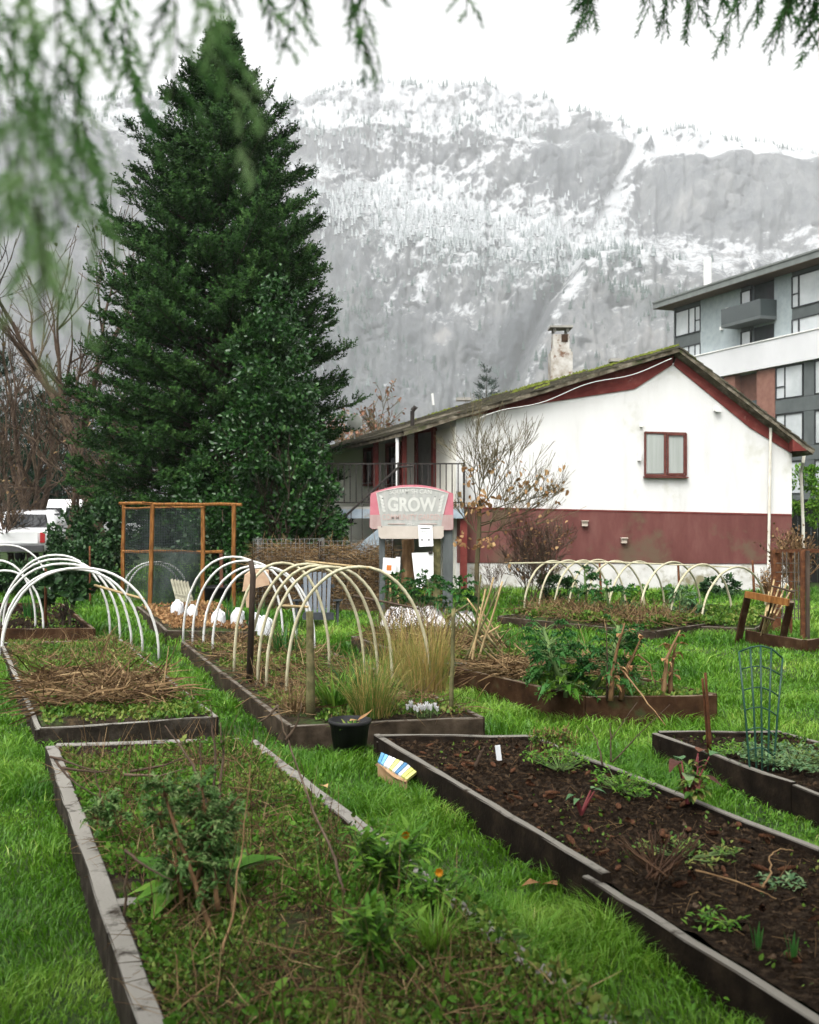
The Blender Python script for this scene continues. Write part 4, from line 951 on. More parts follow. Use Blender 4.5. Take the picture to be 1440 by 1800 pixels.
# ================================================================== the netting frame
def netting_frame():
    t = thing('netting_frame', on(300, 1066), 'tall orange-brown timber frame hung with dark plastic netting', 'frame')
    P = {'a': (218, 1052, 888), 'b': (266, 1066, 886), 'c': (357, 1066, 893), 'd': (411, 1072, 886)}
    B = {}
    for k, (x, yb, yt) in P.items():
        p = on(x-(3 if k in 'ab' else 0), yb); q = at(x+(3 if k == 'b' else 0), yt, p.y); B[k] = (p, q)
        m = MB(); m.bar(p-V3(0,0,.1), q, .07, .07, up=(0,1,0), ch=.006, seg=7, jit=.006); m.build('post', M['orange_post'], t)
    def rail(p, q, r=.02, name='rail', mt='orange_post'):
        m = MB(); m.tube([p.lerp(q, i/6)+V3(0, 0, random.uniform(-.012, .012)) for i in range(7)], r, 6); m.build(name, M[mt], t)
    rail(at(210, 885, 20.6), at(425, 887, 19.6), .03); rail(at(218, 893, 21.4), at(360, 892, 20), .02); rail(at(250, 882, 20.2), at(305, 891, 20.5), .018)
    rail(at(216, 969, 21.5), at(392, 970, 20.0), .032)
    m = MB(); p = on(390, 1062); m.bar(p, at(389, 970, p.y), .06, .06, up=(0,1,0)); m.build('post', M['red_post'], t)
    rail(at(391, 895, 19.8), at(392, 918, 19.8), .008, 'hanging_twig', 'twig')
    # netting: a real mesh of thin strips with sag, in two panels
    for (x0, x1, y0, y1, Y, sl) in ((221, 358, 893, 1058, 20.4, 0), (268, 352, 970, 1064, 20.2, -12)):
        m = MB(); nx, ny = 46, 56
        wv = lambda u, v: .09*math.sin(u*5+v*3)+.04*math.sin(u*13)
        def pt(u, v):
            x = x0+(x1-x0)*u+sl*v; y = y0+(y1-y0)*v*(1-.05*math.sin(u*4))
            return at(x, y, Y+wv(u, v))
        for i in range(nx+1):
            m.tube([pt(i/nx, j/8) for j in range(9)], .0042, 3, cap=False)
        for j in range(ny+1):
            m.tube([pt(i/8, j/ny) for i in range(9)], .0042, 3, cap=False)
        m.build('netting', M['net'], t)
M['net'] = pm('net', [(0, (.035,.045,.045)), (1, (.065,.080,.080))], scale=5, bump=0, rough=.6)
M['red_post'] = pm('red_post', [(0, (.11,.045,.03)), (1, (.19,.085,.055))], scale=6, bump=.2, rough=.8)
netting_frame()
M['pale_slat'] = pm('pale_slat', [(0, (.16,.15,.11)), (1, (.30,.29,.22))], scale=7, bump=.2, rough=.9)
# pale slatted panel leaning by the jugs
pn = thing('slatted_panel', on(325, 1082), 'pale slatted wooden panel leaning beside the jug bed', 'panel')
for i in range(6):
    a = on(318+i*5, 1078, .05); m = MB(); m.bar(a, at(302+i*5.4, 1018+i*1.0, a.y+.5), .045, .015, up=(0,1,.3)); m.build('slat', M['pale_slat'], pn)
m = MB(); m.bar(at(309, 1045, 17.6), at(338, 1052, 17.0), .03, .04); m.build('batten', M['pale_slat'], pn)

# ================================================================== jug cloches
def jug(x, y, s, i, lab):
    b = on(x, y, .2); t = thing('jug_cloche', b, lab, 'jug', 'jug cloches')
    m = MB(); h = .25*s; r = .095*s
    n = 14
    prof = [(r*.98, 0), (r, h*.10), (r*1.0, h*.5), (r*.95, h*.62), (r*.70, h*.80), (r*.36, h*.93), (r*.30, h*1.0), (0.001, h*1.0)]
    P, Fc = [], []
    for (q, z) in prof:
        for k in range(n):
            an = 2*PI*k/n; c, s_ = math.cos(an), math.sin(an)
            f = min(1.22, 1/max(abs(c), abs(s_)))**.75
            P.append(b+V3(q*c*f, q*s_*f, z))
    for k in range(len(prof)-1):
        for j in range(n): Fc.append((k*n+j, k*n+(j+1) % n, (k+1)*n+(j+1) % n, (k+1)*n+j))
    m.add(P, Fc); m.build('bottle', M['white_plastic'], t, True)
    m = MB(); m.tube([b+V3(r*.55, -r*.55, h*.88), b+V3(r*1.0, -r*.85, h*.80), b+V3(r*1.05, -r*.9, h*.55)], .012*s, 6); m.build('handle', M['white_plastic'], t, True)
for i, (x, y, s, lab) in enumerate(((312, 1083, 1.0, 'leftmost white jug cloche, on the left of the jug bed'), (338, 1086, .8, 'small white jug cloche, second from the left'), (384, 1102, 1.0, 'white jug cloche seen through the back hoops, third from the left'),
        (418, 1100, 1.0, 'white jug cloche left of the dark knotted post'), (449, 1108, .95, 'white jug cloche just right of the dark knotted post'), (466, 1116, 1.0, 'rightmost and nearest of the white jug cloches'))):
    jug(x, y, s, i, lab)

# ================================================================== adirondack chair
def chair():
    o = on(557, 1106); Y = o.y; k = Y/F
    t = thing('garden_chair', o, 'grey plastic slatted garden chair with dark arms facing the camera', 'chair')
    px = lambda x, y, dy=0.0: at(x, y, Y+dy)
    for i in range(6):
        x0 = 533+i*8.6; tp = 1012 - 6*math.sin(PI*(i+.5)/6)
        m = MB(); m.prism([px(x0+3*(1-i/3), 1078, .30), px(x0+5.6+3*(1-i/3), 1078, .30), px(x0+6.4, tp, .62), px(x0, tp+1, .62)], (0, .025, .01)); m.build('back_slat', M['grey_plastic'], t)
    for i in range(5):
        m = MB(); a = px(532, 1082+i*1.0, .30-.1*i); b = px(586, 1082+i*1.0, .30-.1*i); m.bar(a, b, .085, .02); m.build('seat_slat', M['grey_plastic'], t)
    m = MB(); m.bar(px(533, 1083, -.16), px(587, 1083, -.16), .03, .11); m.build('front_rail', M['dark_plastic'], t)
    for (x, s) in ((521, -1), (595, 1)):
        m = MB(); m.bar(px(x, 1055, -.2), px(x-s*2, 1056, .5), .13, .028, ch=.01); m.build('arm', M['dark_plastic'], t)
        m = MB(); m.bar(px(x, 1056, -.1), px(x-s*2, 1108, -.14), .09, .03, up=(1,0,0)); m.build('leg', M['dark_plastic'], t)
        m = MB(); m.bar(px(x-s*2, 1058, .45), px(x-s*3, 1098, .62), .09, .03, up=(1,0,0)); m.build('leg', M['dark_plastic'], t)
    m = MB(); m.bar(px(530, 1030, .58), px(588, 1030, .58), .04, .05); m.build('back_rail', M['dark_plastic'], t)
chair()

# ================================================================== the GROW sign
M['sign_pink'] = pm('sign_pink', [(0, (.40,.115,.15)), (.6, (.45,.16,.19)), (1, (.48,.25,.26))], scale=4, bump=.05, rough=.6)
M['sign_panel'] = pm('sign_panel', [(0, (.28,.295,.27)), (.5, (.35,.355,.335)), (1, (.43,.41,.39))], scale=3, stretch=(4,1,1), bump=.05, rough=.6)
M['sign_faded'] = pm('sign_faded', [(0, (.30,.20,.19)), (.5, (.36,.26,.245)), (1, (.42,.34,.32))], scale=3, stretch=(4,1,1), bump=.05, rough=.6)
M['sign_cream'] = pm('sign_cream', [(0, (.40,.35,.30)), (1, (.50,.45,.40))], scale=3, bump=.05, rough=.6)
M['sign_letter'] = pm('sign_letter', [(0, (.46,.46,.43)), (1, (.56,.56,.53))], scale=9, bump=0, rough=.6)
M['sign_tan'] = pm('sign_tan', [(0, (.40,.28,.25)), (1, (.48,.38,.35))], scale=6, bump=0, rough=.6)
M['post_grey'] = pm('post_grey', [(0, (.055,.062,.062)), (1, (.10,.11,.11))], scale=6, stretch=(2,2,.4), bump=.3, rough=.85)
M['ink'] = pm('ink', [(0, (.10,.10,.10)), (1, (.16,.16,.16))], scale=6, bump=0, rough=.8)
M['orange_ink'] = pm('orange_ink', [(0, (.45,.13,.03)), (1, (.55,.19,.05))], scale=6, bump=0, rough=.8)
SY = 18.2
def lettering(txt, x, y, hpx, mat, parent, Y, name='lettering', bold=0.0, arc=None, wpx=None, depth=.004):
    """flat letters standing in the sign's plane, centred on x, baseline y"""
    cu = bpy.data.curves.new('t', 'FONT'); cu.body = txt; cu.align_x = 'CENTER'; cu.size = 1.0; cu.offset = bold; cu.extrude = 0
    ob = bpy.data.objects.new('t', cu); COL.objects.link(ob)
    dg = bpy.context.evaluated_depsgraph_get(); me0 = bpy.data.meshes.new_from_object(ob.evaluated_get(dg))
    V = np.array([v.co for v in me0.vertices]); Fc = [tuple(p.vertices) for p in me0.polygons]
    bpy.data.objects.remove(ob); bpy.data.curves.remove(cu); bpy.data.meshes.remove(me0)
    k = hpx/.70; sx = k if wpx is None else wpx/(V[:, 0].max()-V[:, 0].min())
    P = []
    for v in V:
        X, Z = v[0]*sx, v[1]*k
        yy = y-Z
        if arc: yy += arc*(X/100.0)**2
        P.append(at(x+X, yy, Y))
    m = MB(); m.add(P, Fc); return m.build(name, mat, parent)
def grow_sign():
    base = on(760, 1083); t = thing('garden_sign', V3(base.x, SY, 0), 'arched pink and grey community garden sign on posts', 'sign')
    for (x, wd, mt, yt) in ((787, .17, 'post_grey', 905), (768, .13, 'mossy_stake', 940), (672, .10, 'post_grey', 925)):
        p = at(x, 890, SY+.14); m = MB(); m.bar(V3(p.x, p.y, -.1), at(x, yt, SY+.14), wd, wd, up=(0,1,0), ch=.008, seg=5, jit=.004); m.build('post', M[mt], t)
    # outline of the board: arched top, square shoulders, a narrower foot
    top = [(x, 852+16*((x-724)/74)**2) for x in np.linspace(652, 797, 19)]
    out = top+[(797, 930), (794, 932), (655, 930), (650, 927), (651, 872)]
    m = MB(); m.prism([at(x, y, SY) for x, y in out], (0, .03, 0)); m.build('board', M['sign_pink'], t)
    low = [(650.5, 905), (796.5, 905), (796.5, 929.5), (794, 931.5), (655, 929.5), (650.5, 926.5)]
    m = MB(); m.prism([at(x, y, SY-.003) for x, y in low], (0, .003, 0)); m.build('faded_strip', M['sign_faded'], t)
    pa = [(x, 856.5+14*((x-724)/74)**2) for x in np.linspace(662, 788, 17)]+[(779, 905), (776, 925), (671, 925), (668, 905)]
    m = MB(); m.prism([at(x, y, SY-.006) for x, y in pa], (0, .003, 0)); m.build('panel', M['sign_panel'], t)
    rim = MB()
    ro = [(x, 856.5+14*((x-724)/74)**2) for x in np.linspace(662, 788, 17)]
    rim.tube([at(x, y, SY-.008) for x, y in [(668, 904)]+ro+[(779, 904)]], .007, 5); rim.build('panel_rim', M['sign_letter'], t)
    m = MB(); m.prism([at(x, y, SY-.009) for x, y in ((664, 925), (780, 925), (780, 943), (776, 947), (670, 947), (666, 943))], (0, .02, 0)); m.build('foot_board', M['sign_cream'], t)
    lettering('GROW', 724, 898, 23, M['sign_letter'], t, SY-.010, bold=.035, arc=-2.0, wpx=86)
    lettering('SQUAMISH CAN', 722, 867.5, 7.5, M['sign_letter'], t, SY-.010, bold=.02, arc=6.0, wpx=74)
    lettering('COMMUNITY GARDEN', 724, 914, 10, M['sign_tan'], t, SY-.010, bold=.015, arc=-1.0, wpx=104)
    lettering('est.', 724, 923.5, 5, M['sign_letter'], t, SY-.010, wpx=16)
    for x0, x1 in ((682, 712), (738, 768)):
        m = MB(); m.bar(at(x0, 921, SY-.011), at(x1, 921, SY-.011), .006, .012); m.build('rule', M['sign_tan'], t)
    for x, y in ((673, 876), (765, 873), (773, 878), (671, 926), (762, 924)):
        p = at(x, y, SY-.012); m = MB(); m.box(p, (.016, .012, .016)); m.build('screw', M['ink'], t)
    # leafy flourishes either side of the word
    for sx in (-1, 1):
        m = MB()
        for k in range(5):
            x = 724+sx*(51-1.2*k); y = 876+k*6
            m.leaf(at(x, y, SY-.012), (sx*.7, 0, .7), .085, .05, curl=0, up=(0, -1, 0), seg=3, fold=0)
        m.build('leaf_emblem', M['sign_letter'], t)
    # pinned notices and the board below
    n = thing('notice', at(747, 940, SY-.05), 'white printed notice pinned over the foot of the sign', 'notice')
    m = MB(); m.prism([at(x, y, SY-.03) for x, y in ((735, 923), (760, 924), (762, 960), (737, 961))], (0, .004, 0)); m.build('sheet', M['paper'], n)
    m = MB(); m.bar(at(739, 929, SY-.032), at(756, 929, SY-.032), .003, .018)
    for yy in (934, 938, 942): m.bar(at(739, yy, SY-.032), at(754, yy, SY-.032), .002, .004)
    for xx in (742, 754): m.box(at(xx, 949, SY-.032), (.03, .003, .03))
    m.build('print', M['ink'], n)
    b = thing('white_board', at(744, 1000, SY-.05), 'tall blank white board hung below the garden sign', 'board')
    m = MB(); m.prism([at(x, y, SY-.06) for x, y in ((724, 972), (762, 971), (762, 1010), (741, 1034), (733, 1034), (728, 1010))], (0, .012, 0)); m.build('sheet', M['paper'], b)
    m = MB(); m.box(at(757, 971, SY-.07), (.07, .03, .05)); m.build('clip', M['iron'], b)
    s = thing('small_sign', at(687, 1010, SY-.4), 'small white sign with an orange square on a stake', 'sign')
    m = MB(); m.prism([at(x, y, SY-.35) for x, y in ((674, 980), (697, 982), (695, 1009), (672, 1008))], (0, .006, 0)); m.build('sheet', M['paper'], s)
    m = MB(); m.prism([at(x, y, SY-.353) for x, y in ((680, 993), (688.5, 993.5), (688, 1003), (679.5, 1002.5))], (0, .003, 0)); m.build('orange_square', M['orange_ink'], s)
    m = MB(); m.bar(at(686, 1008, SY-.33), at(686, 1075, SY-.33), .03, .02, up=(0,1,0)); m.build('stake', M['cane'], s)
    s = thing('small_sign', at(699, 1010, SY-.3), 'plain white card behind the orange square sign', 'sign')
    m = MB(); m.prism([at(x, y, SY-.25) for x, y in ((696, 979), (704, 979), (703, 1006), (696, 1005))], (0, .006, 0)); m.build('sheet', M['paper'], s)
    m = MB(); m.bar(at(700, 1004, SY-.23), at(700, 1075, SY-.23), .03, .02, up=(0,1,0)); m.build('stake', M['cane'], s)
    # log post with a flat top beside the sign
    lg = thing('log_post', on(715, 1075), 'tan barked log post standing left of the white board', 'post')
    m = MB(); p = on(716, 1078); m.tube([p.lerp(at(717, 948, p.y), i/8)+V3(random.uniform(-.015,.015), 0, 0) for i in range(9)], [.105+random.uniform(-.01,.01) for _ in range(9)], 10); m.build('log', M['log_bark'], lg)
M['log_bark'] = pm('log_bark', [(0, (.07,.038,.018)), (.5, (.17,.10,.05)), (1, (.30,.20,.11))], scale=7, stretch=(1.5,1.5,.4), bump=.6, rough=.9)
grow_sign()

# ================================================================== compost cages of wire and straw
def wire_panel(m, p, q, h, dz, step=.075, r=.005, top=None):
    p, q = Vector(p), Vector(q); L = (q-p).length; n = int(L/step); hn = int(h/step)
    wob = lambda u, v: Vector((0, .04*math.sin(u*9+v*4), 0))
    for i in range(n+1):
        m.tube([p.lerp(q, i/n)+V3(0,0,dz+h*j/5)+wob(i/n*3, j/5) for j in range(6)], r, 3, cap=False)
    for j in range(hn+1):
        m.tube([p.lerp(q, i/10)+V3(0,0,dz+h*j/hn)+wob(i/10*3, j/hn) for i in range(11)], r, 3, cap=False)
def compost():
    for i, (x0, x1, lab) in enumerate(((446, 560, 'wire compost cage full of dry stems left of the chair'), (562, 690, 'wire compost cage full of straw behind the grey chair'))):
        a, b = at(x0, 890, 18.7), at(x1, 890, 18.9); a.z = b.z = 0
        t = thing('compost_cage', (a+b)/2, lab, 'compost bin', 'wire compost cages')
        m = MB(); wire_panel(m, a, b, 1.28 if i == 0 else 1.25, 0); wire_panel(m, a, a+V3(0, 1.0, 0), 1.28, 0, .12); wire_panel(m, b, b+V3(0, 1.0, 0), 1.28, 0, .12); m.build('wire_mesh', M['wire'], t)
        for p in (a, b): 
            m = MB(); m.bar(p-V3(0,0,.1), p+V3(0,.03,1.25), .05, .05, up=(0,1,0), jit=.004, seg=4); m.build('post', M['old_board'], t)
        # the heap: matted brown fill with loose stems on top
        nx, ny = 30, 14; U, W = np.meshgrid(np.linspace(0, 1, nx), np.linspace(0, 1, ny))
        X = a.x+(b.x-a.x)*U; Y = 18.76+.9*W; Z = 1.0*np.sin(np.clip(W*6+.0, 0, PI/2))*(.8+.35*fbm(X*2, Y*2, o=3, seed=19+i))*np.clip(np.minimum(U, 1-U)*14, .7, 1)
        ii = np.arange(X.size).reshape(X.shape); Q = np.stack([ii[:-1,:-1], ii[:-1,1:], ii[1:,1:], ii[1:,:-1]], -1).reshape(-1, 4)
        np_mesh('heap', np.stack([X, Y, Z], -1).reshape(-1, 3), [Q], M['compost'], t, smooth=True)
        nb = NB(); N = 2600
        T = np.c_[RNG.uniform(a.x, b.x, N), 18.62+RNG.random(N)**2*.9, RNG.random(N)**.8*1.15+.02]
        T[:, 1] = np.maximum(T[:, 1], 18.62); d = RNG.normal(size=(N, 3))*[1, .35, .55]; 
        straws(nb, T, d, RNG.uniform(.10, .38, N), RNG.uniform(.005, .012, N), .35+.65*RNG.random(N))
        nb.build('loose_straw', M['straw'], t)
def straws(nb, T, d, L, W, tint, bend=.25):
    """thin bent strips: one blade per row"""
    n = len(T); d = d/np.linalg.norm(d, axis=1, keepdims=True)
    s = np.cross(d, RNG.normal(size=(n, 3))); s /= np.linalg.norm(s, axis=1, keepdims=True)
    u = np.cross(s, d); L = L[:, None]; W = W[:, None]
    b = RNG.normal(0, bend, (n, 1))
    P = np.stack([T-s*W/2, T+s*W/2, T+d*L*.5+u*b*L*.4-s*W*.45, T+d*L*.5+u*b*L*.4+s*W*.45, T+d*L-s*W*.2, T+d*L+s*W*.2], 1)
    off = (np.arange(n)*6)[:, None]
    nb.add(P.reshape(-1, 3), None, np.vstack([np.array([[0,1,3,2]])+off, np.array([[2,3,5,4]])+off]), np.repeat(tint, 6))
M['compost'] = pm('compost', [(0, (.035,.024,.014)), (.5, (.11,.075,.042)), (1, (.26,.19,.11))], scale=14, stretch=(1,1,3), detail=9, bump=1, bscale=45, rough=.95)
compost()
# cardboard carton and black tub by the cages
cb = thing('cardboard_sheet', on(438, 1070), 'folded tan cardboard draped behind the white hoops', 'cardboard')
M['cardboard'] = pm('cardboard', [(0, (.34,.22,.14)), (1, (.50,.36,.25))], scale=5, bump=.1, rough=.9)
m = MB(); m.prism([at(x, y, 18.3) for x, y in ((430, 1012), (446, 1000), (472, 1004), (474, 1028), (448, 1034), (426, 1040))], (0, .05, .02)); m.build('panel', M['cardboard'], cb)
m = MB(); m.bar(at(436, 1036, 18.32), at(438, 1068, 18.32), .09, .03, up=(0,1,0)); m.build('flap', M['cardboard'], cb)
tb = thing('black_tub', on(378, 1062), 'black plastic tub behind the netting frame posts', 'tub')
m = MB(); c = on(380, 1062); m.lathe(c, [(.001, .01), (.24, 0), (.30, .30), (.32, .31), (.32, .34), (.29, .34), (.22, .03)], 18); m.build('shell', M['black_plastic'], tb, True)

# ================================================================== black pot and the striped board
pt = thing('plant_pot', on(613, 1336), 'black plastic plant pot standing on the grass path', 'pot')
c = on(615, 1330); c.z = .03
m = MB(); m.lathe(c, [(.001, .0), (.118, 0), (.146, .215), (.158, .218), (.16, .245), (.150, .247), (.142, .19), (.001, .185)], 26); m.build('shell', M['black_plastic'], pt, True)
m = MB()
for i in range(26):
    a = random.uniform(0, 6.28); r = random.uniform(0, .12)
    m.leaf(c+V3(r*math.cos(a), r*math.sin(a), .185), (math.cos(a), math.sin(a), random.uniform(.3, 1.5)), random.uniform(.04, .09), .02, curl=.4, tint=random.random())
m.build('sprouts', M['weed'], pt)
m = MB(); m.leaf(c+V3(.06, -.06, .25), (.8, .2, .25), .13, .07, curl=-.3, tint=.5); m.leaf(c+V3(-.0, -.03, .24), (.6, .5, .1), .1, .05, tint=.8); m.build('dead_leaf', M['dead_leaf'], pt)
sb = thing('striped_box', on(700, 1360), 'small wooden box with blue white and yellow painted slats', 'box')
P0, P1, P2, P3 = on(672, 1330, .10), on(738, 1362, .10), on(710, 1374, .0), on(640, 1335, .0)
ca, cb_ = at(670, 1322, 7.45), at(739, 1352, 7.05)             # upper edge against the bed board
da, db = at(664, 1338, 7.35), at(716, 1370, 6.90)
cols = [(.10,.28,.48), (.16,.38,.60), (.62,.66,.68), (.70,.70,.66), (.55,.57,.20), (.66,.66,.58), (.08,.20,.36), (.60,.62,.62), (.52,.55,.16), (.62,.60,.20)]
for i in range(10):
    t0, t1 = i/10+.008, (i+1)/10-.008
    mt = M.setdefault(f'slat_paint_{i}', pm(f'slat_paint_{i}', [(0, tuple(c_*.8 for c_ in cols[i])), (1, cols[i])], scale=20, bump=.3, rough=.7, spots=((.40,.36,.30), 18, .62)))
    m = MB(); m.prism([ca.lerp(cb_, t0), ca.lerp(cb_, t1), da.lerp(db, t1), da.lerp(db, t0)], (0, .005, -.018)); m.build('slat', mt, sb)
M['raw_wood'] = pm('raw_wood', [(0, (.26,.15,.075)), (1, (.42,.28,.16))], scale=7, stretch=(2,2,1), bump=.3, rough=.8)
m = MB(); m.prism([da+V3(0,-.004,-.012), db+V3(0,-.004,-.012), at(711, 1374, 6.9), at(692, 1366, 7.05), at(660, 1345, 7.4)], (0, .015, 0)); m.prism([da+V3(0,-.01,-.02), db+V3(0,-.01,-.02), db+V3(.0,-.01,-.10), da+V3(0,-.01,-.10)], (0, .02, 0)); m.build('front', M['raw_wood'], sb)

# ================================================================== green wire trellis
def trellis():
    b = on(1345, 1352, .15); Y = b.y
    t = thing('wire_trellis', b, 'dark green fan-shaped wire trellis in the right edge bed', 'trellis')
    px = lambda x, y: at(x, y, Y+(y-1140)*-.0006)
    tops = [(1299, 1146), (1319, 1138), (1337, 1135), (1356, 1140), (1376, 1157)]
    bots = [(1318, 1348), (1330, 1350), (1340, 1352), (1350, 1352), (1360, 1350)]
    for (x, y), (u, v) in zip(tops, bots):
        m = MB(); m.tube([px(u, v+12), px(u, v), px(x*.4+u*.6, y*.45+v*.55), px(x, y)], .0065, 6); m.build('upright', M['green_metal'], t, True)
    m = MB(); m.tube([px(*q) for q in tops], .0065, 6); m.build('top_rail', M['green_metal'], t, True)
    for k, yy in enumerate((1171, 1208, 1243, 1279, 1314)):
        f = (yy-1146)/204
        xl = 1299+(1318-1299)*f; xr = 1376+(1360-1376)*f
        m = MB(); m.tube([px(xl, yy+6), px(xl*.75+xr*.25, yy+1), px((xl+xr)/2, yy), px(xl*.25+xr*.75, yy+6), px(xr, yy+17)], .005, 6); m.build('cross_wire', M['green_metal'], t, True)
trellis()

# ================================================================== the clutter at the right edge: sawhorse, fan, lattice panel
sh = thing('timber_stand', on(1345, 1132), 'leaning brown timber stand with three legs near the right edge', 'stand')
for (p, q) in ((on(1297, 1131), at(1315, 1044, 14.2)), (on(1373, 1138), at(1390, 1058, 13.8)), (on(1335, 1118), at(1362, 1050, 14.6))):
    m = MB(); m.bar(p, q, .085, .05, up=(0,1,0), ch=.006, seg=4, jit=.004); m.build('leg', M['orange_post'] if p.x < 4.4 else M['red_board'], sh)
m = MB(); m.bar(at(1311, 1045, 14.15), at(1387, 1059, 13.75), .05, .085, seg=4, jit=.004); m.build('top_bar', M['orange_post'], sh)
fb = thing('timber_edging', on(1360, 1135), 'reddish timber edging board on the grass at the right edge', 'board')
m = MB(); p, q = on(1313, 1131), on(1412, 1150); m.bar(p+V3(0,0,.08), q+V3(0,0,.08), .05, .2, ch=.006, seg=5, jit=.004); m.build('board', M['red_board'], fb)
m = MB(); m.bar(q+V3(.03,0,.08), q+V3(.9,.6,.08), .05, .2, ch=.006); m.build('board', M['red_board'], fb)
ft = thing('cane_fan', on(1338, 1128), 'fan of pale canes tied with two cross sticks, leaning right', 'trellis')
for i, (x, y) in enumerate(((1361, 1019), (1371, 1028), (1383, 1026), (1392, 1035), (1352, 1040))):
    m = MB(); m.tube([on(1335+i*2, 1128, .05), at((1338+x)/2, (1128+y)/2, 13.9), at(x, y, 14.1)], .011, 6); m.build('cane', M['cane'], ft)
for (p, q) in ((at(1357, 1030, 14.0), at(1397, 1041, 14.0)), (at(1336, 1082, 13.9), at(1362, 1090, 13.9))):
    m = MB(); m.tube([p, q], .014, 6); m.build('cross_stick', M['twig'], ft)
M['dark_wire'] = pm('dark_wire', [(0, (.06,.05,.04)), (1, (.14,.12,.10))], scale=20, bump=0, rough=.7)
lp = thing('lattice_panel', V3(5.3, 15.5, 0), 'rusty brown post frame with wire mesh at the right edge', 'frame')
for (x, y0, y1, Y, wd, mt) in ((1364, 1110, 967, 15.5, .11, 'rust'), (1411, 1135, 968, 14.6, .055, 'rust'), (1420, 1140, 968, 14.5, .045, 'bark'), (1390, 1120, 969, 15.1, .035, 'rust')):
    p = at(x, y1, Y); m = MB(); m.bar(V3(p.x, Y, -.05), p, wd, wd, up=(0,1,0), seg=4, jit=.004); m.build('post', M[mt], lp)
m = MB(); m.bar(at(1362, 969, 15.5), at(1436, 968, 14.4), .06, .05); m.build('top_rail', M['rust'], lp)
m = MB()
for x in (1376, 1383, 1397, 1404, 1418): m.tube([at(x, 970, 15.2-(x-1364)*.012), at(x, 1090, 15.2-(x-1364)*.012)], .008, 5)
for y in range(990, 1100, 16): m.tube([at(1364, y, 15.45), at(1426, y, 14.5)], .006, 5)
m.build('wire_mesh', M['dark_wire'], lp)
# ================================================================== white cloth and bags behind the central bed
def crumple(name, pts_px, Y0, dY, h, mat, label, cat, seed):
    x0, x1, yb = pts_px; n = 40
    U, W = np.meshgrid(np.linspace(0, 1, n), np.linspace(0, 1, 16))
    base = on((x0+x1)/2, yb)
    X = at(x0, yb, base.y).x*(1-U)+at(x1, yb, base.y).x*U; Y = base.y+dY*W
    e = np.clip(np.minimum(np.minimum(U, 1-U)*5, np.minimum(W, 1-W)*3.2), 0, 1)**.6
    rr = 1-np.abs(2*fbm(X*5, Y*5, o=4, seed=seed)-1)
    Z = e*h*(.45+.75*rr)
    i = np.arange(X.size).reshape(X.shape); Q = np.stack([i[:-1,:-1], i[:-1,1:], i[1:,1:], i[1:,:-1]], -1).reshape(-1, 4)
    o = np_mesh(name, np.stack([X, Y, Z], -1).reshape(-1, 3), [Q], mat, None, smooth=False, origin=base); tag(o, label, cat)
M['white_cloth'] = pm('white_cloth', [(0, (.34,.31,.30)), (.5, (.48,.46,.45)), (1, (.58,.57,.56))], scale=14, bump=.6, bscale=30, rough=.8, spots=((.18,.13,.10), 16, .58))
crumple('fleece_cover', (664, 790, 1112), 0, .9, .30, M['white_cloth'], 'crumpled white fleece cover lying behind the yellowed hoops', 'cover', 5)
crumple('fleece_cover', (788, 842, 1108), 0, .7, .22, M['white_cloth'], 'small crumpled white fleece heap left of the leaning stakes', 'cover', 8)

# ================================================================== vehicles beyond the hedge on the left
M['car_white'] = pm('car_white', [(0, (.72,.72,.73)), (1, (.78,.78,.79))], scale=1, bump=0, rough=.25, coat=.6)
M['car_glass'] = pm('car_glass', [(0, (.008,.009,.010)), (1, (.015,.016,.018))], scale=1, bump=0, rough=.08, spec=.6)
M['tyre'] = pm('tyre', [(0, (.012,.012,.012)), (1, (.022,.022,.022))], scale=9, bump=.2, rough=.9)
M['tail_red'] = pm('tail_red', [(0, (.28,.015,.02)), (1, (.36,.03,.03))], scale=5, bump=0, rough=.25)
M['bumper'] = pm('bumper', [(0, (.05,.05,.052)), (1, (.08,.08,.083))], scale=5, bump=0, rough=.5)
def loft(mb, secs):
    """secs: list of (y, [(x, z) ...]) closed outlines with equal counts"""
    n = len(secs[0][1]); P, Fc = [], []
    for y, o in secs: P += [(x, y, z) for x, z in o]
    for k in range(len(secs)-1):
        for i in range(n): Fc.append((k*n+i, k*n+(i+1) % n, (k+1)*n+(i+1) % n, (k+1)*n+i))
    Fc += [tuple(range(n-1, -1, -1)), tuple((len(secs)-1)*n+i for i in range(n))]
    mb.add(P, Fc)
def rrect(w_, z0, z1, c=.08, top=None):
    a = w_/2; b = (top or w_)/2
    return [(-a+c, z0), (a-c, z0), (a, z0+c), (a, (z0+z1)/2), (b, z1-c), (b-c, z1), (-b+c, z1), (-b, z1-c), (-a, (z0+z1)/2), (-a, z0+c)]
def xf(mb, c, rz):
    ca, sa = math.cos(rz), math.sin(rz)
    mb.v = [(c[0]+x*ca-y*sa, c[1]+x*sa+y*ca, c[2]+z) for x, y, z in mb.v]; return mb
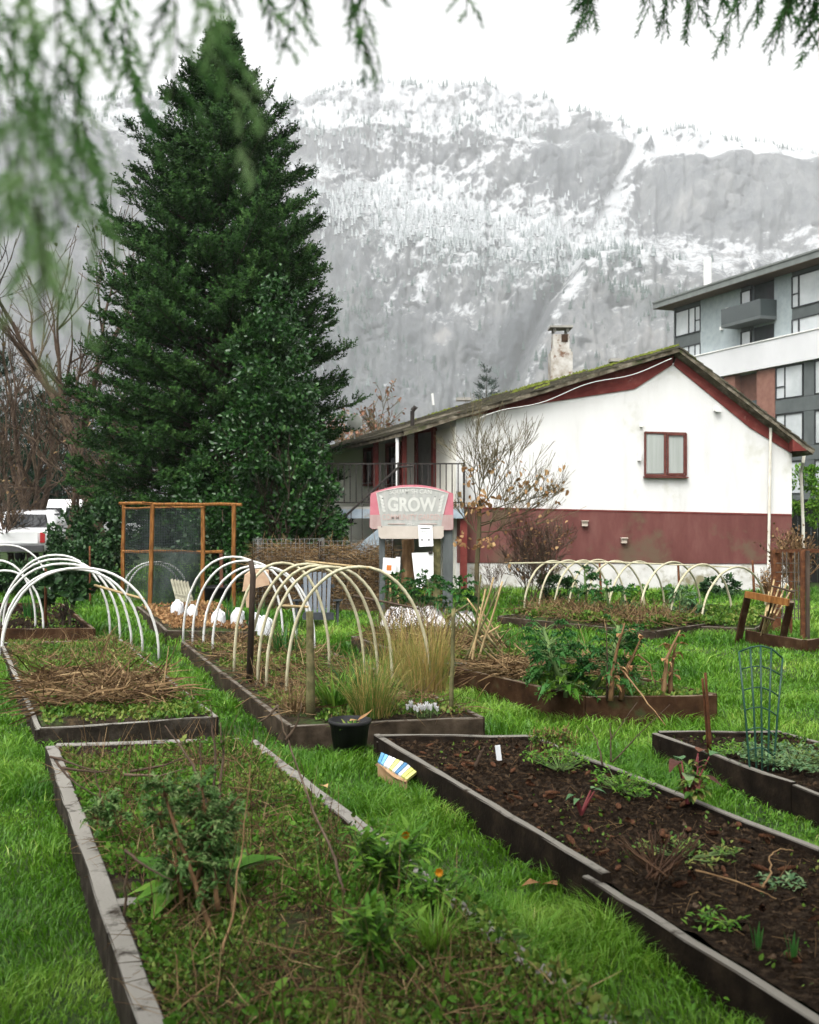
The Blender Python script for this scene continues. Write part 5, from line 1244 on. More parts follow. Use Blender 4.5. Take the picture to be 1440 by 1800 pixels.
def pickup():
    c = V3(-11.75, 32.0, 0); rz = .12
    t = thing('pickup_truck', c, 'white pickup truck parked beyond the hedge at the left edge', 'truck')
    m = MB(); loft(m, [(0, rrect(1.86, .48, 1.12)), (2.0, rrect(1.9, .45, 1.14)), (3.6, rrect(1.9, .42, 1.12)), (5.0, rrect(1.86, .42, 1.08)), (5.5, rrect(1.7, .48, .98))]); xf(m, c, rz).build('body', M['car_white'], t, True)
    m = MB(); loft(m, [(1.62, rrect(1.84, 1.12, 1.16, .01)), (1.80, rrect(1.82, 1.13, 1.68, .06, 1.55)), (2.9, rrect(1.82, 1.13, 1.74, .08, 1.5)), (3.9, rrect(1.8, 1.10, 1.16, .02, 1.6))]); xf(m, c, rz).build('cab', M['car_white'], t, True)
    m = MB(); m.add([(-.70, 1.64, 1.20), (.70, 1.64, 1.20), (.60, 1.755, 1.60), (-.60, 1.755, 1.60)], [(0,1,2,3)]); m.v = [(x, y-.03, z) for x, y, z in m.v]; xf(m, c, rz).build('rear_window', M['car_glass'], t)
    for s in (-1, 1):
        m = MB(); m.add([(s*.925, 1.95, 1.2), (s*.925, 3.3, 1.2), (s*.80, 2.9, 1.64), (s*.79, 2.0, 1.62)], [(0,1,2,3)]); xf(m, c, rz).build('side_window', M['car_glass'], t)
        m = MB(); m.box((s*.86, .0, .92), (.14, .08, .30)); xf(m, c, rz).build('tail_light', M['tail_red'], t)
        for y in (1.1, 4.5):
            m = MB()
            prof = [(.20, -.11), (.36, -.11), (.385, -.07), (.385, .07), (.36, .11), (.20, .11)]
            for q in range(len(prof)): pass
            P, Fc = [], []
            for (r, w_) in prof:
                for k in range(18): P.append((s*.82+w_, y+r*math.cos(k*PI/9), .385+r*math.sin(k*PI/9)))
            for q in range(len(prof)-1):
                for k in range(18): Fc.append((q*18+k, q*18+(k+1) % 18, (q+1)*18+(k+1) % 18, (q+1)*18+k))
            m.add(P, Fc); w_o = xf(m, c, rz).build('wheel', M['tyre'], t, True)
            m = MB(); m.tube([(s*.82-.08, y, .385), (s*.82+.08, y, .385)], .20, 14); xf(m, c, rz).build('rim', M['wire'], w_o)
    m = MB(); m.box((0, -.08, .60), (1.8, .14, .18)); xf(m, c, rz).build('bumper', M['bumper'], t)
    m = MB(); m.box((0, -.012, .92), (1.45, .03, .34)); xf(m, c, rz).build('tailgate', M['car_white'], t)
pickup()
def van():
    c = V3(-12.3, 38.5, 0); rz = -.25
    t = thing('white_van', c, 'white high-roofed van behind the left hedge and pickup', 'van')
    m = MB(); loft(m, [(0, rrect(1.9, .4, 2.0, .18, 1.75)), (.15, rrect(1.98, .38, 2.1, .2, 1.8)), (3.4, rrect(1.98, .38, 2.12, .2, 1.8)), (4.3, rrect(1.95, .38, 1.6, .2, 1.7)), (5.2, rrect(1.8, .42, 1.1, .15))]); xf(m, c, rz).build('body', M['car_white'], t, True)
    for s in (-1, 1):
        m = MB(); m.prism([(s*.08, -.02, 1.25), (s*.78, -.02, 1.25), (s*.72, -.0, 1.8), (s*.08, -.0, 1.8)], (0, -.01, 0)); xf(m, c, rz).build('rear_window', M['car_glass'], t)
        m = MB(); m.box((s*.9, -.01, .95), (.12, .08, .4)); xf(m, c, rz).build('tail_light', M['tail_red'], t)
        for y in (.9, 4.1):
            m = MB(); m.tube([(s*.92-.1, y, .34), (s*.92+.1, y, .34)], .34, 16); xf(m, c, rz).build('wheel', M['tyre'], t)
van()
# ================================================================== conifers
def sprig_template(nn=13, spread=.62, w_=.055):
    """a short twig bristling with needles, along +Y, one unit long"""
    V, F3 = [], []
    rnd = random.Random(4)
    for i in range(nn):
        t = (i+.4)/nn; a = i*2.4
        r = spread*(.55+.45*(1-t))*rnd.uniform(.8, 1.15)
        bx = Vector((0, t*.85, 0)); d = Vector((math.cos(a)*.78, .62, math.sin(a)*.78)).normalized()
        tip = bx+d*r*.62; s = d.cross(Vector((0, 1, 0))).normalized()*w_
        b = len(V); V += [tuple(bx-s), tuple(bx+s), tuple(tip)]; F3.append((b, b+1, b+2))
    b = len(V); V += [(-.02, 0, 0), (.02, 0, 0), (0, 1.05, .02)]; F3.append((b, b+1, b+2))
    return V, F3
def conifer(name, base, H, Rmax, label, group=None, n_whorl=36, per=9, sprig=.22, mat='spruce', seed=1, lean=0.0, prof=1.0, bare_top=True, sub=(9, 3), nn=13, clump=.35, low=.06, tuft=0):
    rg = np.random.default_rng(seed); rd = random.Random(seed)
    t = thing(name, base, label, 'tree', group); base = Vector(base)
    tr = MB(); pts = [base+V3(lean*(i/10)**2, 0, H*i/10) for i in range(11)]
    tr.tube(pts, [max(.012, .028*H*(1-i/10)**.9*.62) for i in range(11)], 9); tr.build('trunk', M['bark'], t, True)
    limbs = MB(); T, D, S, TI = [], [], [], []
    for w_ in range(n_whorl):
        f = low+(1-low)*((w_+.5)/n_whorl)**.92
        z = H*f
        R = Rmax*min(1.0, ((1-f)/.78)**.88*prof)*(1 if f > .16 else .72+.28*f/.16)
        if tuft: R = Rmax*float(np.interp(f, [0, .1, .25, .43, .58, .73, .83, .93, 1], [.64, .84, .90, .86, .72, .52, .34, .13, .03]))
        k = max(3, int(per*(1-.55*f)))
        for j in range(k):
            az = 2*PI*(j+rd.random()*.8)/k+w_*1.7
            # lumpy crown: some sectors reach out further
            L = R*(.70+clump*(vnoise(np.array([math.cos(az)*1.6+5]), np.array([math.sin(az)*1.6+z*(.42 if tuft else .75)]), seed=seed)[0])*1.2)*rd.uniform(.88, 1.1)
            if tuft and rd.random() < .10 and f < .85: L = L*1.10+.10
            if L < .12: continue
            zz = z+rd.uniform(-1, 1)*H/n_whorl*(1.3 if tuft else .5)
            p0 = base+V3(lean*f*f, 0, zz); el = (.24 if tuft else .10)+.60*f; out = Vector((math.cos(az), math.sin(az), 0))
            def bp(s_): return p0+out*(L*s_)+V3(0, 0, L*(el*s_-(.40 if tuft else .52)*(1-f*.6)*s_*s_+.17*s_**4))
            P = [bp(q/5) for q in range(6)]
            limbs.tube(P, [max(.006, .012*L*(1-q/5.3)) for q in range(6)], 3, cap=False)
            ns, ts = sub; ns = max(3, int(ns*min(1, L/Rmax*1.35)))
            for q in range(ns):
                s_ = .24+.76*(q+.6)/ns; b = bp(s_); tang = (bp(min(1, s_+.05))-bp(s_-.05)).normalized()
                side = tang.cross(V3(0, 0, 1)).normalized()
                for sg in (-1, 1):
                    tl = L*.34*(1.08-s_)*rd.uniform(.7, 1.25)+sprig*.5
                    dr = (tang*.75+side*sg*.8+V3(0, 0, rd.uniform(-.12, .22))).normalized()
                    m_ = max(1, min(ts, int(tl/(sprig*.55))))
                    for e in range(m_):
                        u = (e+.3)/m_
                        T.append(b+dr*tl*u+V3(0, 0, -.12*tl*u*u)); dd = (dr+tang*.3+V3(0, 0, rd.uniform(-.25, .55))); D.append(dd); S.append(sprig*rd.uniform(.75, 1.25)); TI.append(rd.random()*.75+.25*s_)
                        if rd.random() < .5:
                            T.append(b+dr*tl*u); D.append(Vector((rd.uniform(-.5, .5), rd.uniform(-.5, .5), 1))+tang*.5); S.append(sprig*rd.uniform(.5, .9)); TI.append(rd.random()*.8)
            for e in range(tuft):
                s_ = rd.uniform(.45, 1.0); q_ = bp(s_)+V3(rd.gauss(0, .09), rd.gauss(0, .09), rd.uniform(-.04, .16))*(1.25-.4*s_)
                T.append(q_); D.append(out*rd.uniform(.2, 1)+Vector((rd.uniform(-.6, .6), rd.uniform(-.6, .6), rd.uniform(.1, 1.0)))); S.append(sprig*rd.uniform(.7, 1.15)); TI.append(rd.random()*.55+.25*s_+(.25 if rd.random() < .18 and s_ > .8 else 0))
            for e in range(2):
                T.append(bp(.93)); D.append((bp(1)-bp(.9)).normalized()+V3(rd.uniform(-.2, .2), 0, .35)); S.append(sprig*1.15); TI.append(rd.random()*.5+.5)
    if tuft:
        ld = MB(); ld.tube([base+V3(0, 0, H*.93), base+V3(.02, 0, H*1.0), base+V3(.0, 0, H*1.06)], [.03, .02, .006], 5); ld.build('leader', M['bark'], t)
        for i in range(20):
            a = i*2.4; T.append(base+V3(0, 0, H*(.96+.10*i/20))); D.append(Vector((math.cos(a), math.sin(a), .5))); S.append(sprig*.75*(1.2-i/22)); TI.append(.5)
    if bare_top:
        for i in range(26):
            f = .90+.10*i/26; a = i*2.4; T.append(base+V3(lean*f*f, 0, H*f)); D.append(Vector((math.cos(a), math.sin(a), .35))); S.append(sprig*1.5*(1.12-i/26)); TI.append(.3)
    limbs.build('limbs', M['bark'], t)['kind'] = 'stuff'
    tv, f3 = sprig_template(nn, w_=.085 if tuft else .055); print(name, len(T))
    D = np.array([tuple(d) for d in D]); T = np.array([tuple(p) for p in T]); S = np.array(S)
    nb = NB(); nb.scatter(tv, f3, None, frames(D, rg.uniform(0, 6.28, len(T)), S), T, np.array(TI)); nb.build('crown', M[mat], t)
    return t
conifer('spruce_tree', at(388, 890, 25.0)*1.0-V3(0,0,EYE), 12.7, 3.15, 'large dark green spruce towering over the garden', n_whorl=62, per=12, sprig=.28, seed=11, sub=(8, 3), nn=10, clump=.42, prof=1.0, tuft=42)

# far conifers: on the left behind the bare trees, one beyond the roof
for i, (x, Y, H, R, lab) in enumerate(((-40, 62, 9.5, 3.0, 'dark conifer at the left edge behind the vehicles'), (60, 58, 7.6, 2.6, 'dark bushy conifer behind the white van'), (135, 66, 8.6, 2.6, 'dark conifer glimpsed left of the big spruce'), (205, 60, 7.0, 2.6, 'low dark conifer behind the base of the big spruce'), (-10, 48, 8.6, 3.2, 'nearer dark conifer behind the pickup truck'), (100, 46, 6.6, 3.0, 'nearer bushy conifer between van and spruce'),
        (855, 170, 23.5, 5.2, 'pale distant conifer rising behind the house roof'))):
    p = at(x, 890, Y); p.z = 0
    conifer('far_conifer', p, H, R, lab, 'conifers in the distance', n_whorl=18, per=8, sprig=.62 if Y < 100 else 1.1, mat='far_needle', seed=30+i, sub=(6, 2), nn=7, bare_top=False, low=.04, prof=1.15)

# ================================================================== bare trees and shrubs
def grow(mb, p, d, L, r, depth, rd, tips, spread=.55, up=.10, seg=4, n=5, minr=.004, shrink=(.62, .82), kids=(2, 3)):
    pts, rr = [p], [r]; q = Vector(p); dd = Vector(d).normalized()
    for i in range(seg):
        dd = (dd+Vector((rd.uniform(-1, 1), rd.uniform(-1, 1), rd.uniform(-.7, 1)))*.16+V3(0, 0, up*.25)).normalized()
        q = q+dd*(L/seg); pts.append(q.copy()); rr.append(max(minr, r*(1-.42*(i+1)/seg)))
    mb.tube(pts, rr, n if r > .02 else 3, tint=rd.random(), cap=False)
    if depth == 0:
        tips.append((pts[-1], dd.copy())); tips.append((pts[-2], dd.copy())); return
    for k in range(rd.randint(*kids)):
        j = rd.randint(1, seg); b = pts[j]
        nd = (dd*1.0+Vector((rd.uniform(-1, 1), rd.uniform(-1, 1), rd.uniform(-.5, .9)))*spread*1.6).normalized()
        grow(mb, b, nd, L*rd.uniform(*shrink), max(minr, rr[j]*.72), depth-1, rd, tips, spread, up, seg, n, minr, shrink, kids)
    grow(mb, pts[-1], dd, L*rd.uniform(*shrink), max(minr, rr[-1]*.85), depth-1, rd, tips, spread, up, seg, n, minr, shrink, kids)
def bare_tree(name, base, H, label, seed, leaves=0.0, mat='mossy_twig', leafmat_='dead_leaf', group=None, depth=5, stems=1, lsize=.07, spread=.55, cat='tree', r0=None, minr=.006, kids=(2, 3)):
    rd = random.Random(seed); t = thing(name, base, label, cat, group); mb = MB(); tips = []
    for s in range(stems):
        d = Vector((rd.uniform(-.3, .3), rd.uniform(-.3, .3), 1)) if stems > 1 else Vector((rd.uniform(-.08, .08), 0, 1))
        grow(mb, Vector(base)+V3(rd.uniform(-.1, .1)*(stems > 1), 0, -.05), d, H*.30, r0 or H*.022, depth, rd, tips, spread, .12, 4, 6, minr, kids=kids)
    mb.build('trunk', M[mat], t)
    if leaves > 0:
        k = [p for p in tips if rd.random() < leaves]; n = len(k)
        T = np.array([tuple(p[0]) for p in k])+RNG.normal(0, .05, (n, 3)); D = RNG.normal(size=(n, 3))+[0, 0, -.6]
        nb = NB(); nb.scatter([(-.3,.2,.05),(0,0,0),(.3,.25,.08),(.25,.75,.02),(0,1,-.05),(-.25,.7,.1)], None, [(0,1,4,5),(1,2,3,4)], frames(D, None, RNG.uniform(.6, 1.3, n)*lsize), T, RNG.random(n))
        nb.build('crown', M[leafmat_], t)
    return t
def g0(x, Y): p = at(x, 890, Y); p.z = 0; return p
bare_tree('bare_tree', g0(178, 31), 12.6, 'tall bare branching tree left of the big spruce', 3, leaves=.10, mat='twig', leafmat_='straw', depth=5, spread=.62, lsize=.14, minr=.011)
bare_tree('bare_tree', g0(60, 36), 10.5, 'bare mossy tree at the left edge', 8, leaves=.10, mat='twig', leafmat_='straw', depth=5, spread=.65, lsize=.14, minr=.012)
bare_tree('bare_tree', g0(118, 28), 6.2, 'lower bare tree between the mossy tree and the spruce', 15, leaves=.10, mat='twig', leafmat_='straw', depth=5, spread=.7, lsize=.12, minr=.010)
bare_tree('bare_tree', g0(20, 33), 5.2, 'small twiggy bare tree in front of the left conifers', 22, leaves=.10, mat='twig', leafmat_='straw', depth=5, spread=.75, lsize=.12, minr=.010)
bare_tree('budding_tree', g0(632, 52), 8.9, 'reddish-leaved tree behind the left end of the house', 5, leaves=.9, depth=5, spread=.6, lsize=.22, leafmat_='bud_leaf', minr=.015)
bare_tree('budding_tree', g0(690, 60), 8.4, 'brownish-leaved tree showing above the porch roof', 9, leaves=.9, depth=5, spread=.6, lsize=.22, leafmat_='bud_leaf', minr=.015)
# leafy crown helper: leaves scattered in lumps, keeping gaps
leafmat('pale_leaf', [(0, (.035,.095,.020)), (.5, (.085,.17,.045)), (1, (.21,.27,.11))], rough=.55, spec=.12, transl=.25)
M['dark_stem'] = pm('dark_stem', [(0, (.020,.010,.006)), (.6, (.055,.028,.015)), (1, (.11,.065,.035))], scale=14, bump=.2, tint=.5)
def leaf_cloud(nb, c, rad, n, size, lumps, rg, hollow=.55, tint=(0, 1), flat=0.0):
    c = np.array(c); rad = np.array(rad)
    d = rg.normal(size=(lumps, 3)); d /= np.linalg.norm(d, axis=1, keepdims=True)
    lc = c+d*rad*(hollow+(1-hollow)*rg.random((lumps, 1))**.5*.8)
    k = rg.integers(0, lumps, n); lr = rg.uniform(.16, .36, lumps)
    q = rg.normal(size=(n, 3)); q /= np.linalg.norm(q, axis=1, keepdims=True)
    T = lc[k]+q*rad.mean()*lr[k][:, None]*rg.random((n, 1))**.33
    T = T[T[:, 2] > .02]; n = len(T)
    D = (T-c)/rad+rg.normal(size=(n, 3))*.8+[0, 0, flat]
    tv = [(-.28,.3,.06),(0,0,0),(.28,.3,.06),(.22,.72,.0),(0,1,-.08),(-.22,.72,.0)]
    nb.scatter(tv, None, [(0,1,4,5),(1,2,3,4)], frames(D, rg.uniform(0, 6.28, n), rg.uniform(.65, 1.35, n)*size), T, rg.uniform(*tint, n))
def leafy(name, base, blobs, n, size, mat, label, cat, seed, stem=None, group=None, lumps=40):
    rg = np.random.default_rng(seed); t = thing(name, base, label, cat, group); nb = NB()
    vol = sum(b[1][0]*b[1][1]*b[1][2] for b in blobs)
    for (c, r) in blobs: leaf_cloud(nb, c, r, int(n*r[0]*r[1]*r[2]/vol), size, lumps, rg)
    nb.build('foliage', M[mat], t)
    mb = MB(); rd = random.Random(seed); tips = []
    hh = max(b[0][2] for b in blobs)
    for s in range(stem or 3): grow(mb, Vector(base)+V3(rd.uniform(-.15, .15), rd.uniform(-.15, .15), -.05), Vector((rd.uniform(-.3, .3), rd.uniform(-.3, .3), 1)), hh*.24, .02+hh*.006, 3, rd, tips, .5, .1, 3, 5, .006)
    mb.build('stems', M['bark'], t); return t
# holly / ivy mass on the right flank of the spruce
hb = g0(500, 21.9)
leafy('holly_tree', hb, [((hb.x-.1, 22.0, 1.5), (1.35, 1.0, 1.5)), ((hb.x-.3, 22.1, 3.0), (1.15, .9, 1.5)), ((hb.x-.25, 22.2, 4.6), (.85, .8, 1.4)), ((hb.x-.15, 22.3, 5.9), (.5, .5, .9)), ((hb.x+.55, 22.1, 1.4), (.75, .7, 1.3)), ((hb.x-1.2, 22.2, 1.6), (1.1, .8, 1.5))],
      23000, .095, 'holly', 'glossy-leaved holly growing against the right side of the spruce', 'tree', 40, lumps=60)
# hedge on the left and ivy along the fence
for i, (x, Y, z, r, lab) in enumerate(((132, 24.0, .95, (.62, .6, .85), 'rounded green hedge shrub left of the netting frame'), (75, 23.0, .35, (.85, .5, .42), 'low green hedge shrub before the pickup truck'), (185, 22.6, 1.15, (.55, .5, .95), 'ivy-like shrub directly left of the netting frame'),
        (20, 22.0, .30, (.9, .5, .38), 'low hedge shrub at the left edge'), (150, 21.8, .55, (.8, .4, .6), 'low ivy under the left hedge'))):
    b = g0(x, Y)
    leafy('hedge_shrub', b, [((b.x, Y, z), r)], 3400, .095, 'hedge', lab, 'shrub', 50+i, group='hedge along the left side', lumps=34)
# the dark leafy plant in the far-left bed, with its stalk
b = on(122, 1100, .18); leafy('leafy_stalk_plant', b, [((b.x-.05, b.y, .75), (.36, .3, .38))], 260, .15, 'hedge', 'dark-leaved plant on a thick stalk in the far-left bed', 'plant', 61, stem=2, lumps=10)
# shrubs along the house plinth
for i, (x, y, w_, h, mt, lab) in enumerate(((975, 1062, .45, .30, 'holly', 'low dark shrub at the left of the house plinth'), (1265, 1052, .40, .25, 'hedge', 'low dark shrub by the right part of the plinth'), (1150, 1058, .6, .16, 'bright_leaf', 'low light-green clump below the plinth'))):
    b = on(x, y); leafy('low_shrub', b, [((b.x, b.y, h*.8), (w_, .35, h))], 900, .07, mt, lab, 'shrub', 70+i, lumps=14)
b = g0(1408, 25.3); leafy('garden_shrub', b, [((b.x+.2, 25.3, 2.15), (.6, .4, .75))], 1800, .08, 'bright_leaf', 'fresh green shrub in the gap right of the house', 'shrub', 75, lumps=20)
bare_tree('dead_bush', g0(1400, 21), 1.9, 'dead brown bush with seed heads at the right edge', 76, leaves=.8, depth=3, stems=8, lsize=.07, cat='bush', mat='stalk', r0=.010, leafmat_='straw')
bare_tree('dead_bush', g0(1352, 20), .95, 'wispy dead plant by the house downpipe', 77, leaves=.4, depth=3, stems=4, lsize=.05, cat='bush', mat='stalk', r0=.008)

# the bare fruit tree with dried leaves in front of the house
def fruit_tree():
    rd = random.Random(12); b = g0(838, 19.3)
    t = thing('fruit_tree', b, 'bare young fruit tree with dried tan leaves before the house', 'tree'); mb = MB(); tips = []
    Y = 19.3
    mb.tube([b, at(838, 1000, Y), at(842, 940, Y), at(843, 880, Y)], [.05, .045, .042, .035], 7)
    for (x, y, L, d) in ((843, 880, 1.1, (.05, 0, 1)), (843, 890, 1.3, (.5, .1, .8)), (842, 900, 1.2, (-.35, -.1, 1)), (842, 905, 1.2, (.95, .1, .25)), (842, 920, 1.2, (1, -.1, .05)), (842, 935, 1.1, (.9, .2, -.02)), (842, 940, .6, (-.6, -.2, .5)), (842, 870, 1.0, (.25, .2, 1)), (842, 950, 1.2, (1, .3, .25)), (842, 893, 1.3, (.75, -.2, .6)), (842, 925, 1.3, (.95, -.3, .15))):
        grow(mb, at(x, y, Y), Vector(d), L*.62, .014, 3, rd, tips, .42, .12, 4, 5, .0036, (.6, .85), (3, 4))
    mb.build('trunk', M['mossy_twig'], t)
    k = [p for p in tips if p[0].z < 2.7 and rd.random() < .07] ; n = len(k)
    T = np.array([tuple(p[0]) for p in k]); D = RNG.normal(size=(n, 3))*.6+[0, 0, -1]
    nb = NB(); nb.scatter([(-.3,.2,.05),(0,0,0),(.3,.25,.08),(.25,.75,.12),(0,1,-.05),(-.25,.7,.1)], None, [(0,1,4,5),(1,2,3,4)], frames(D, RNG.uniform(0, 6, n), RNG.uniform(.07, .13, n)), T, RNG.uniform(.4, 1, n))
    # clusters of dried leaves at the crotch
    for (x, y) in ((846, 888), (832, 886), (850, 872), (828, 830), (855, 882), (812, 950), (838, 956), (860, 950)):
        c = np.array(at(x, y, Y-.1)); m_ = 14
        nb.scatter([(-.3,.2,.05),(0,0,0),(.3,.25,.08),(.25,.75,.12),(0,1,-.05),(-.25,.7,.1)], None, [(0,1,4,5),(1,2,3,4)], frames(RNG.normal(size=(m_, 3)), RNG.uniform(0, 6, m_), RNG.uniform(.07, .12, m_)), c+RNG.normal(0, .07, (m_, 3)), RNG.uniform(.3, 1, m_))
    nb.build('leaves', M['dead_leaf'], t)
fruit_tree()
bare_tree('bare_shrub', g0(928, 20.2), 2.1, 'tangled bare shrub spreading before the maroon base', 33, leaves=.10, depth=4, stems=6, lsize=.08, cat='shrub', spread=.8, r0=.014, minr=.004, mat='twig')
bare_tree('bare_shrub', g0(955, 21.5), 2.0, 'bare twiggy shrub at the right of the fruit tree', 34, leaves=.05, depth=4, stems=5, lsize=.08, cat='shrub', spread=.8, r0=.014, minr=.004, mat='twig')
bare_tree('bramble', g0(760, 18.9), .8, 'brown bramble tangle below the garden sign', 37, leaves=.3, depth=3, stems=6, lsize=.08, cat='bramble', spread=.9, r0=.008, minr=.003, mat='stalk')
for i, (x, y) in enumerate(((700, 1110), (740, 1122), (862, 1070))):
    bare_tree('dead_plant', on(x, y, .1), .75+.5*(i == 2), ['bare stems sticking up through the white fleece', 'bare branching stems in front of the white fleece', 'twiggy dead stems behind the leaning stakes'][i], 80+i, depth=3, stems=4, cat='stems', spread=.7, r0=.007, minr=.003, mat='twig')

# ================================================================== kale and other crops
def kale(name, b, h, w_, label, seed, mat='kale', n=34, lsize=.20, ripple=.12, group=None, stem='green_stem', stems=1):
    rd = random.Random(seed); random.seed(seed)
    t = thing(name, b, label, 'plant', group); b = Vector(b); st = MB(); lv = MB()
    for s in range(stems):
        o = Vector((rd.uniform(-1, 1)*w_*.45, rd.uniform(-1, 1)*w_*.3, 0)) if stems > 1 else Vector()
        hh = h*rd.uniform(.7, 1.0) if stems > 1 else h
        top = b+o*1.3+V3(rd.uniform(-.04, .04), 0, hh*.72); st.tube([b+o*.3, b+o+V3(0,0,hh*.35), top], [.022, .02, .015], 6)
        for i in range(n//stems):
            f = rd.random()**.8; p = (b+o*.6).lerp(top, .25+.75*f); a = rd.uniform(0, 6.28)
            el = -.25+1.3*f*rd.uniform(.6, 1.2)
            d = Vector((math.cos(a), math.sin(a), el)).normalized()
            pl = w_*.28*(1.1-f*.5)*rd.uniform(.7, 1.2)
            q = p+d*pl; st.tube([p, p.lerp(q, .5)+V3(0,0,.01), q], [.007, .006, .004], 4, cap=False)
            L = lsize*rd.uniform(.75, 1.2)*(1.1-.35*f)
            tn = rd.random()*.8 if f > .25 else rd.random()*.5+.5
            side = d.cross(V3(0,0,1)); side = side.normalized() if side.length > .1 else V3(1,0,0)
            curly = ripple > .05
            if not curly: lv.leaf(q, d+V3(0,0,-.15), L, L*.5, curl=.35, seg=6, ripple=ripple, tint=tn, fold=.25, shape=.4, droop=.25); continue
            lv.leaf(q, d, L, L*.34, curl=.45, seg=5, ripple=.10, tint=tn, fold=.3, shape=.4, droop=.2)
            for k in range(16):
                u = .12+.86*(k//2)/8; sg = 1 if k % 2 else -1
                c_ = q+d*(L*u)-V3(0,0,1)*(.45*L*u*u)+side*(sg*L*.20*math.sin(PI*min(1, u*.85+.12)))
                for e in range(2):
                    dd = side*sg*rd.uniform(.3, 1)+d*rd.uniform(-.3, .8)+V3(0,0,rd.uniform(-.9, .9))
                    lv.leaf(c_, dd, L*rd.uniform(.12, .2), L*.16, curl=rd.uniform(-.8, 1.0), seg=2, ripple=.18, tint=min(1, max(0, tn+rd.uniform(-.25, .25))), fold=.6)
    st.build('stem', M[stem], t, True); lv.build('leaves', M[mat], t)
    return t
kale('kale_plant', on(1020, 1222, .2), .86, .66, 'biggest curly kale plant, in the reddish bed by the dead stalks', 1, n=105, lsize=.17, stems=4)
kale('kale_plant', on(945, 1205, .2), .50, .46, 'curly kale spilling over the left board of the reddish bed', 2, n=48, lsize=.15, stems=2)
kale('kale_plant', on(995, 1226, .2), .28, .36, 'lowest bright kale at the corner of the reddish bed', 3, n=22, lsize=.15, mat='bright_leaf')
kale('kale_plant', on(775, 1092, .1), 1.1, .6, 'tall kale plant just below the white board, right one', 4, n=44, lsize=.26, stems=2)
kale('kale_plant', on(727, 1092, .1), .85, .45, 'kale plant below the white board, in the middle of three', 5, n=26, lsize=.22)
kale('kale_plant', on(694, 1088, .1), .9, .42, 'kale plant below the orange square sign, left of three', 6, n=26, lsize=.22)
kale('kale_plant', on(1077, 1092, .12), .80, .48, 'round curly kale under the middle of the low hoops', 7, n=34, lsize=.22, stems=2)
kale('kale_plant', on(1030, 1080, .12), .95, .46, 'kale on a bare stalk under the low hoops, left of the round kale', 8, n=28, lsize=.22)
kale('kale_plant', on(1196, 1095, .1), .62, .55, 'blue-green broad plant under the right low hoops', 9, n=26, lsize=.26, mat='blue_leaf')
kale('kale_plant', on(1232, 1094, .1), .5, .4, 'dark droopy-leaved plant right of the blue-green one', 10, n=14, lsize=.26, mat='holly', ripple=.03)
# left foreground: tall bolted kale with greyish leaves, and the broad-leaved plant
def bolted(name, base, stems, label, seed, leaves=10, lsize=.10, mat='blue_leaf', r=.011, stem='stalk', cat='plant', group=None, lo=.25, ripple=.06):
    rd = random.Random(seed); random.seed(seed); t = thing(name, base, label, cat, group); st, lv = MB(), MB()
    for pts in stems:
        P = [Vector(p) for p in pts]
        Q = []
        for k in range(len(P)-1):
            for e in range(4): Q.append(P[k].lerp(P[k+1], e/4)+V3(rd.uniform(-.006, .006), rd.uniform(-.006, .006), 0))
        Q.append(P[-1]); st.tube(Q, [max(.0022, r*(1-.75*k/(len(Q)-1))) for k in range(len(Q))], 6, tint=rd.random())
        for i in range(leaves):
            f = lo+(1-lo)*rd.random(); p = Q[min(len(Q)-1, int(f*(len(Q)-1)))]
            d = Vector((rd.uniform(-1, 1), rd.uniform(-1, 1), rd.uniform(-.2, .7))).normalized(); s_ = lsize*rd.uniform(.5, 1.3)
            q = p+d*s_*.8; st.tube([p, q], [.003, .002], 3, cap=False, tint=.5)
            for e in range(3):
                dd = (d+Vector((rd.uniform(-.6, .6), rd.uniform(-.6, .6), rd.uniform(-.5, .2)))).normalized()
                tn = rd.random()
                lv.leaf(q-d*s_*.3*e*.5, dd, s_*rd.uniform(.5, 1), s_*(.55 if ripple < .1 else .32), curl=.3, seg=4, ripple=ripple, tint=tn, droop=.25)
                if ripple > .1:
                    for z_ in range(5): lv.leaf(q-d*s_*.3*e*.5+dd*s_*.16*z_, dd*.6+Vector((rd.uniform(-1, 1), rd.uniform(-1, 1), rd.uniform(-.6, .5))), s_*rd.uniform(.2, .4), s_*.26, curl=rd.uniform(-.3, .6), seg=2, ripple=.1, tint=min(1, max(0, tn+rd.uniform(-.2, .2))), fold=.4)
    st.build('stem', M[stem], t, True)
    if leaves: lv.build('leaves', M[mat], t)
    return t
def S(*pts): return [at(x, y, Y) for x, y, Y in pts]
bolted('bolted_kale', on(375, 1650, .22), [S((372,1650,4.15),(345,1555,4.25),(290,1395,4.4),(284,1372,4.4)), S((410,1610,4.35),(395,1500,4.5),(378,1400,4.6)), S((355,1590,4.4),(352,1470,4.5),(330,1385,4.6)), S((345,1560,4.35),(360,1480,4.4),(420,1400,4.5)), S((385,1600,4.3),(370,1500,4.4),(352,1345,4.5)), S((320,1590,4.4),(310,1500,4.45),(262,1410,4.5))],
       'tall bolted kale with thick brown stems in the left foreground bed', 101, leaves=52, lsize=.062, r=.012, ripple=.16, mat='pale_leaf')
bolted('bolted_kale', on(372, 1440, .22), [S((372,1450,5.6),(352,1370,5.7),(352,1300,5.8)), S((382,1440,5.6),(392,1340,5.7),(388,1270,5.8)), S((365,1440,5.6),(340,1345,5.7),(290,1275,5.8)), S((375,1440,5.65),(378,1330,5.7),(370,1240,5.8))],
       'dark branching dead stems behind the bolted kale', 102, leaves=4, lsize=.05, r=.011, mat='weed', stem='twig')
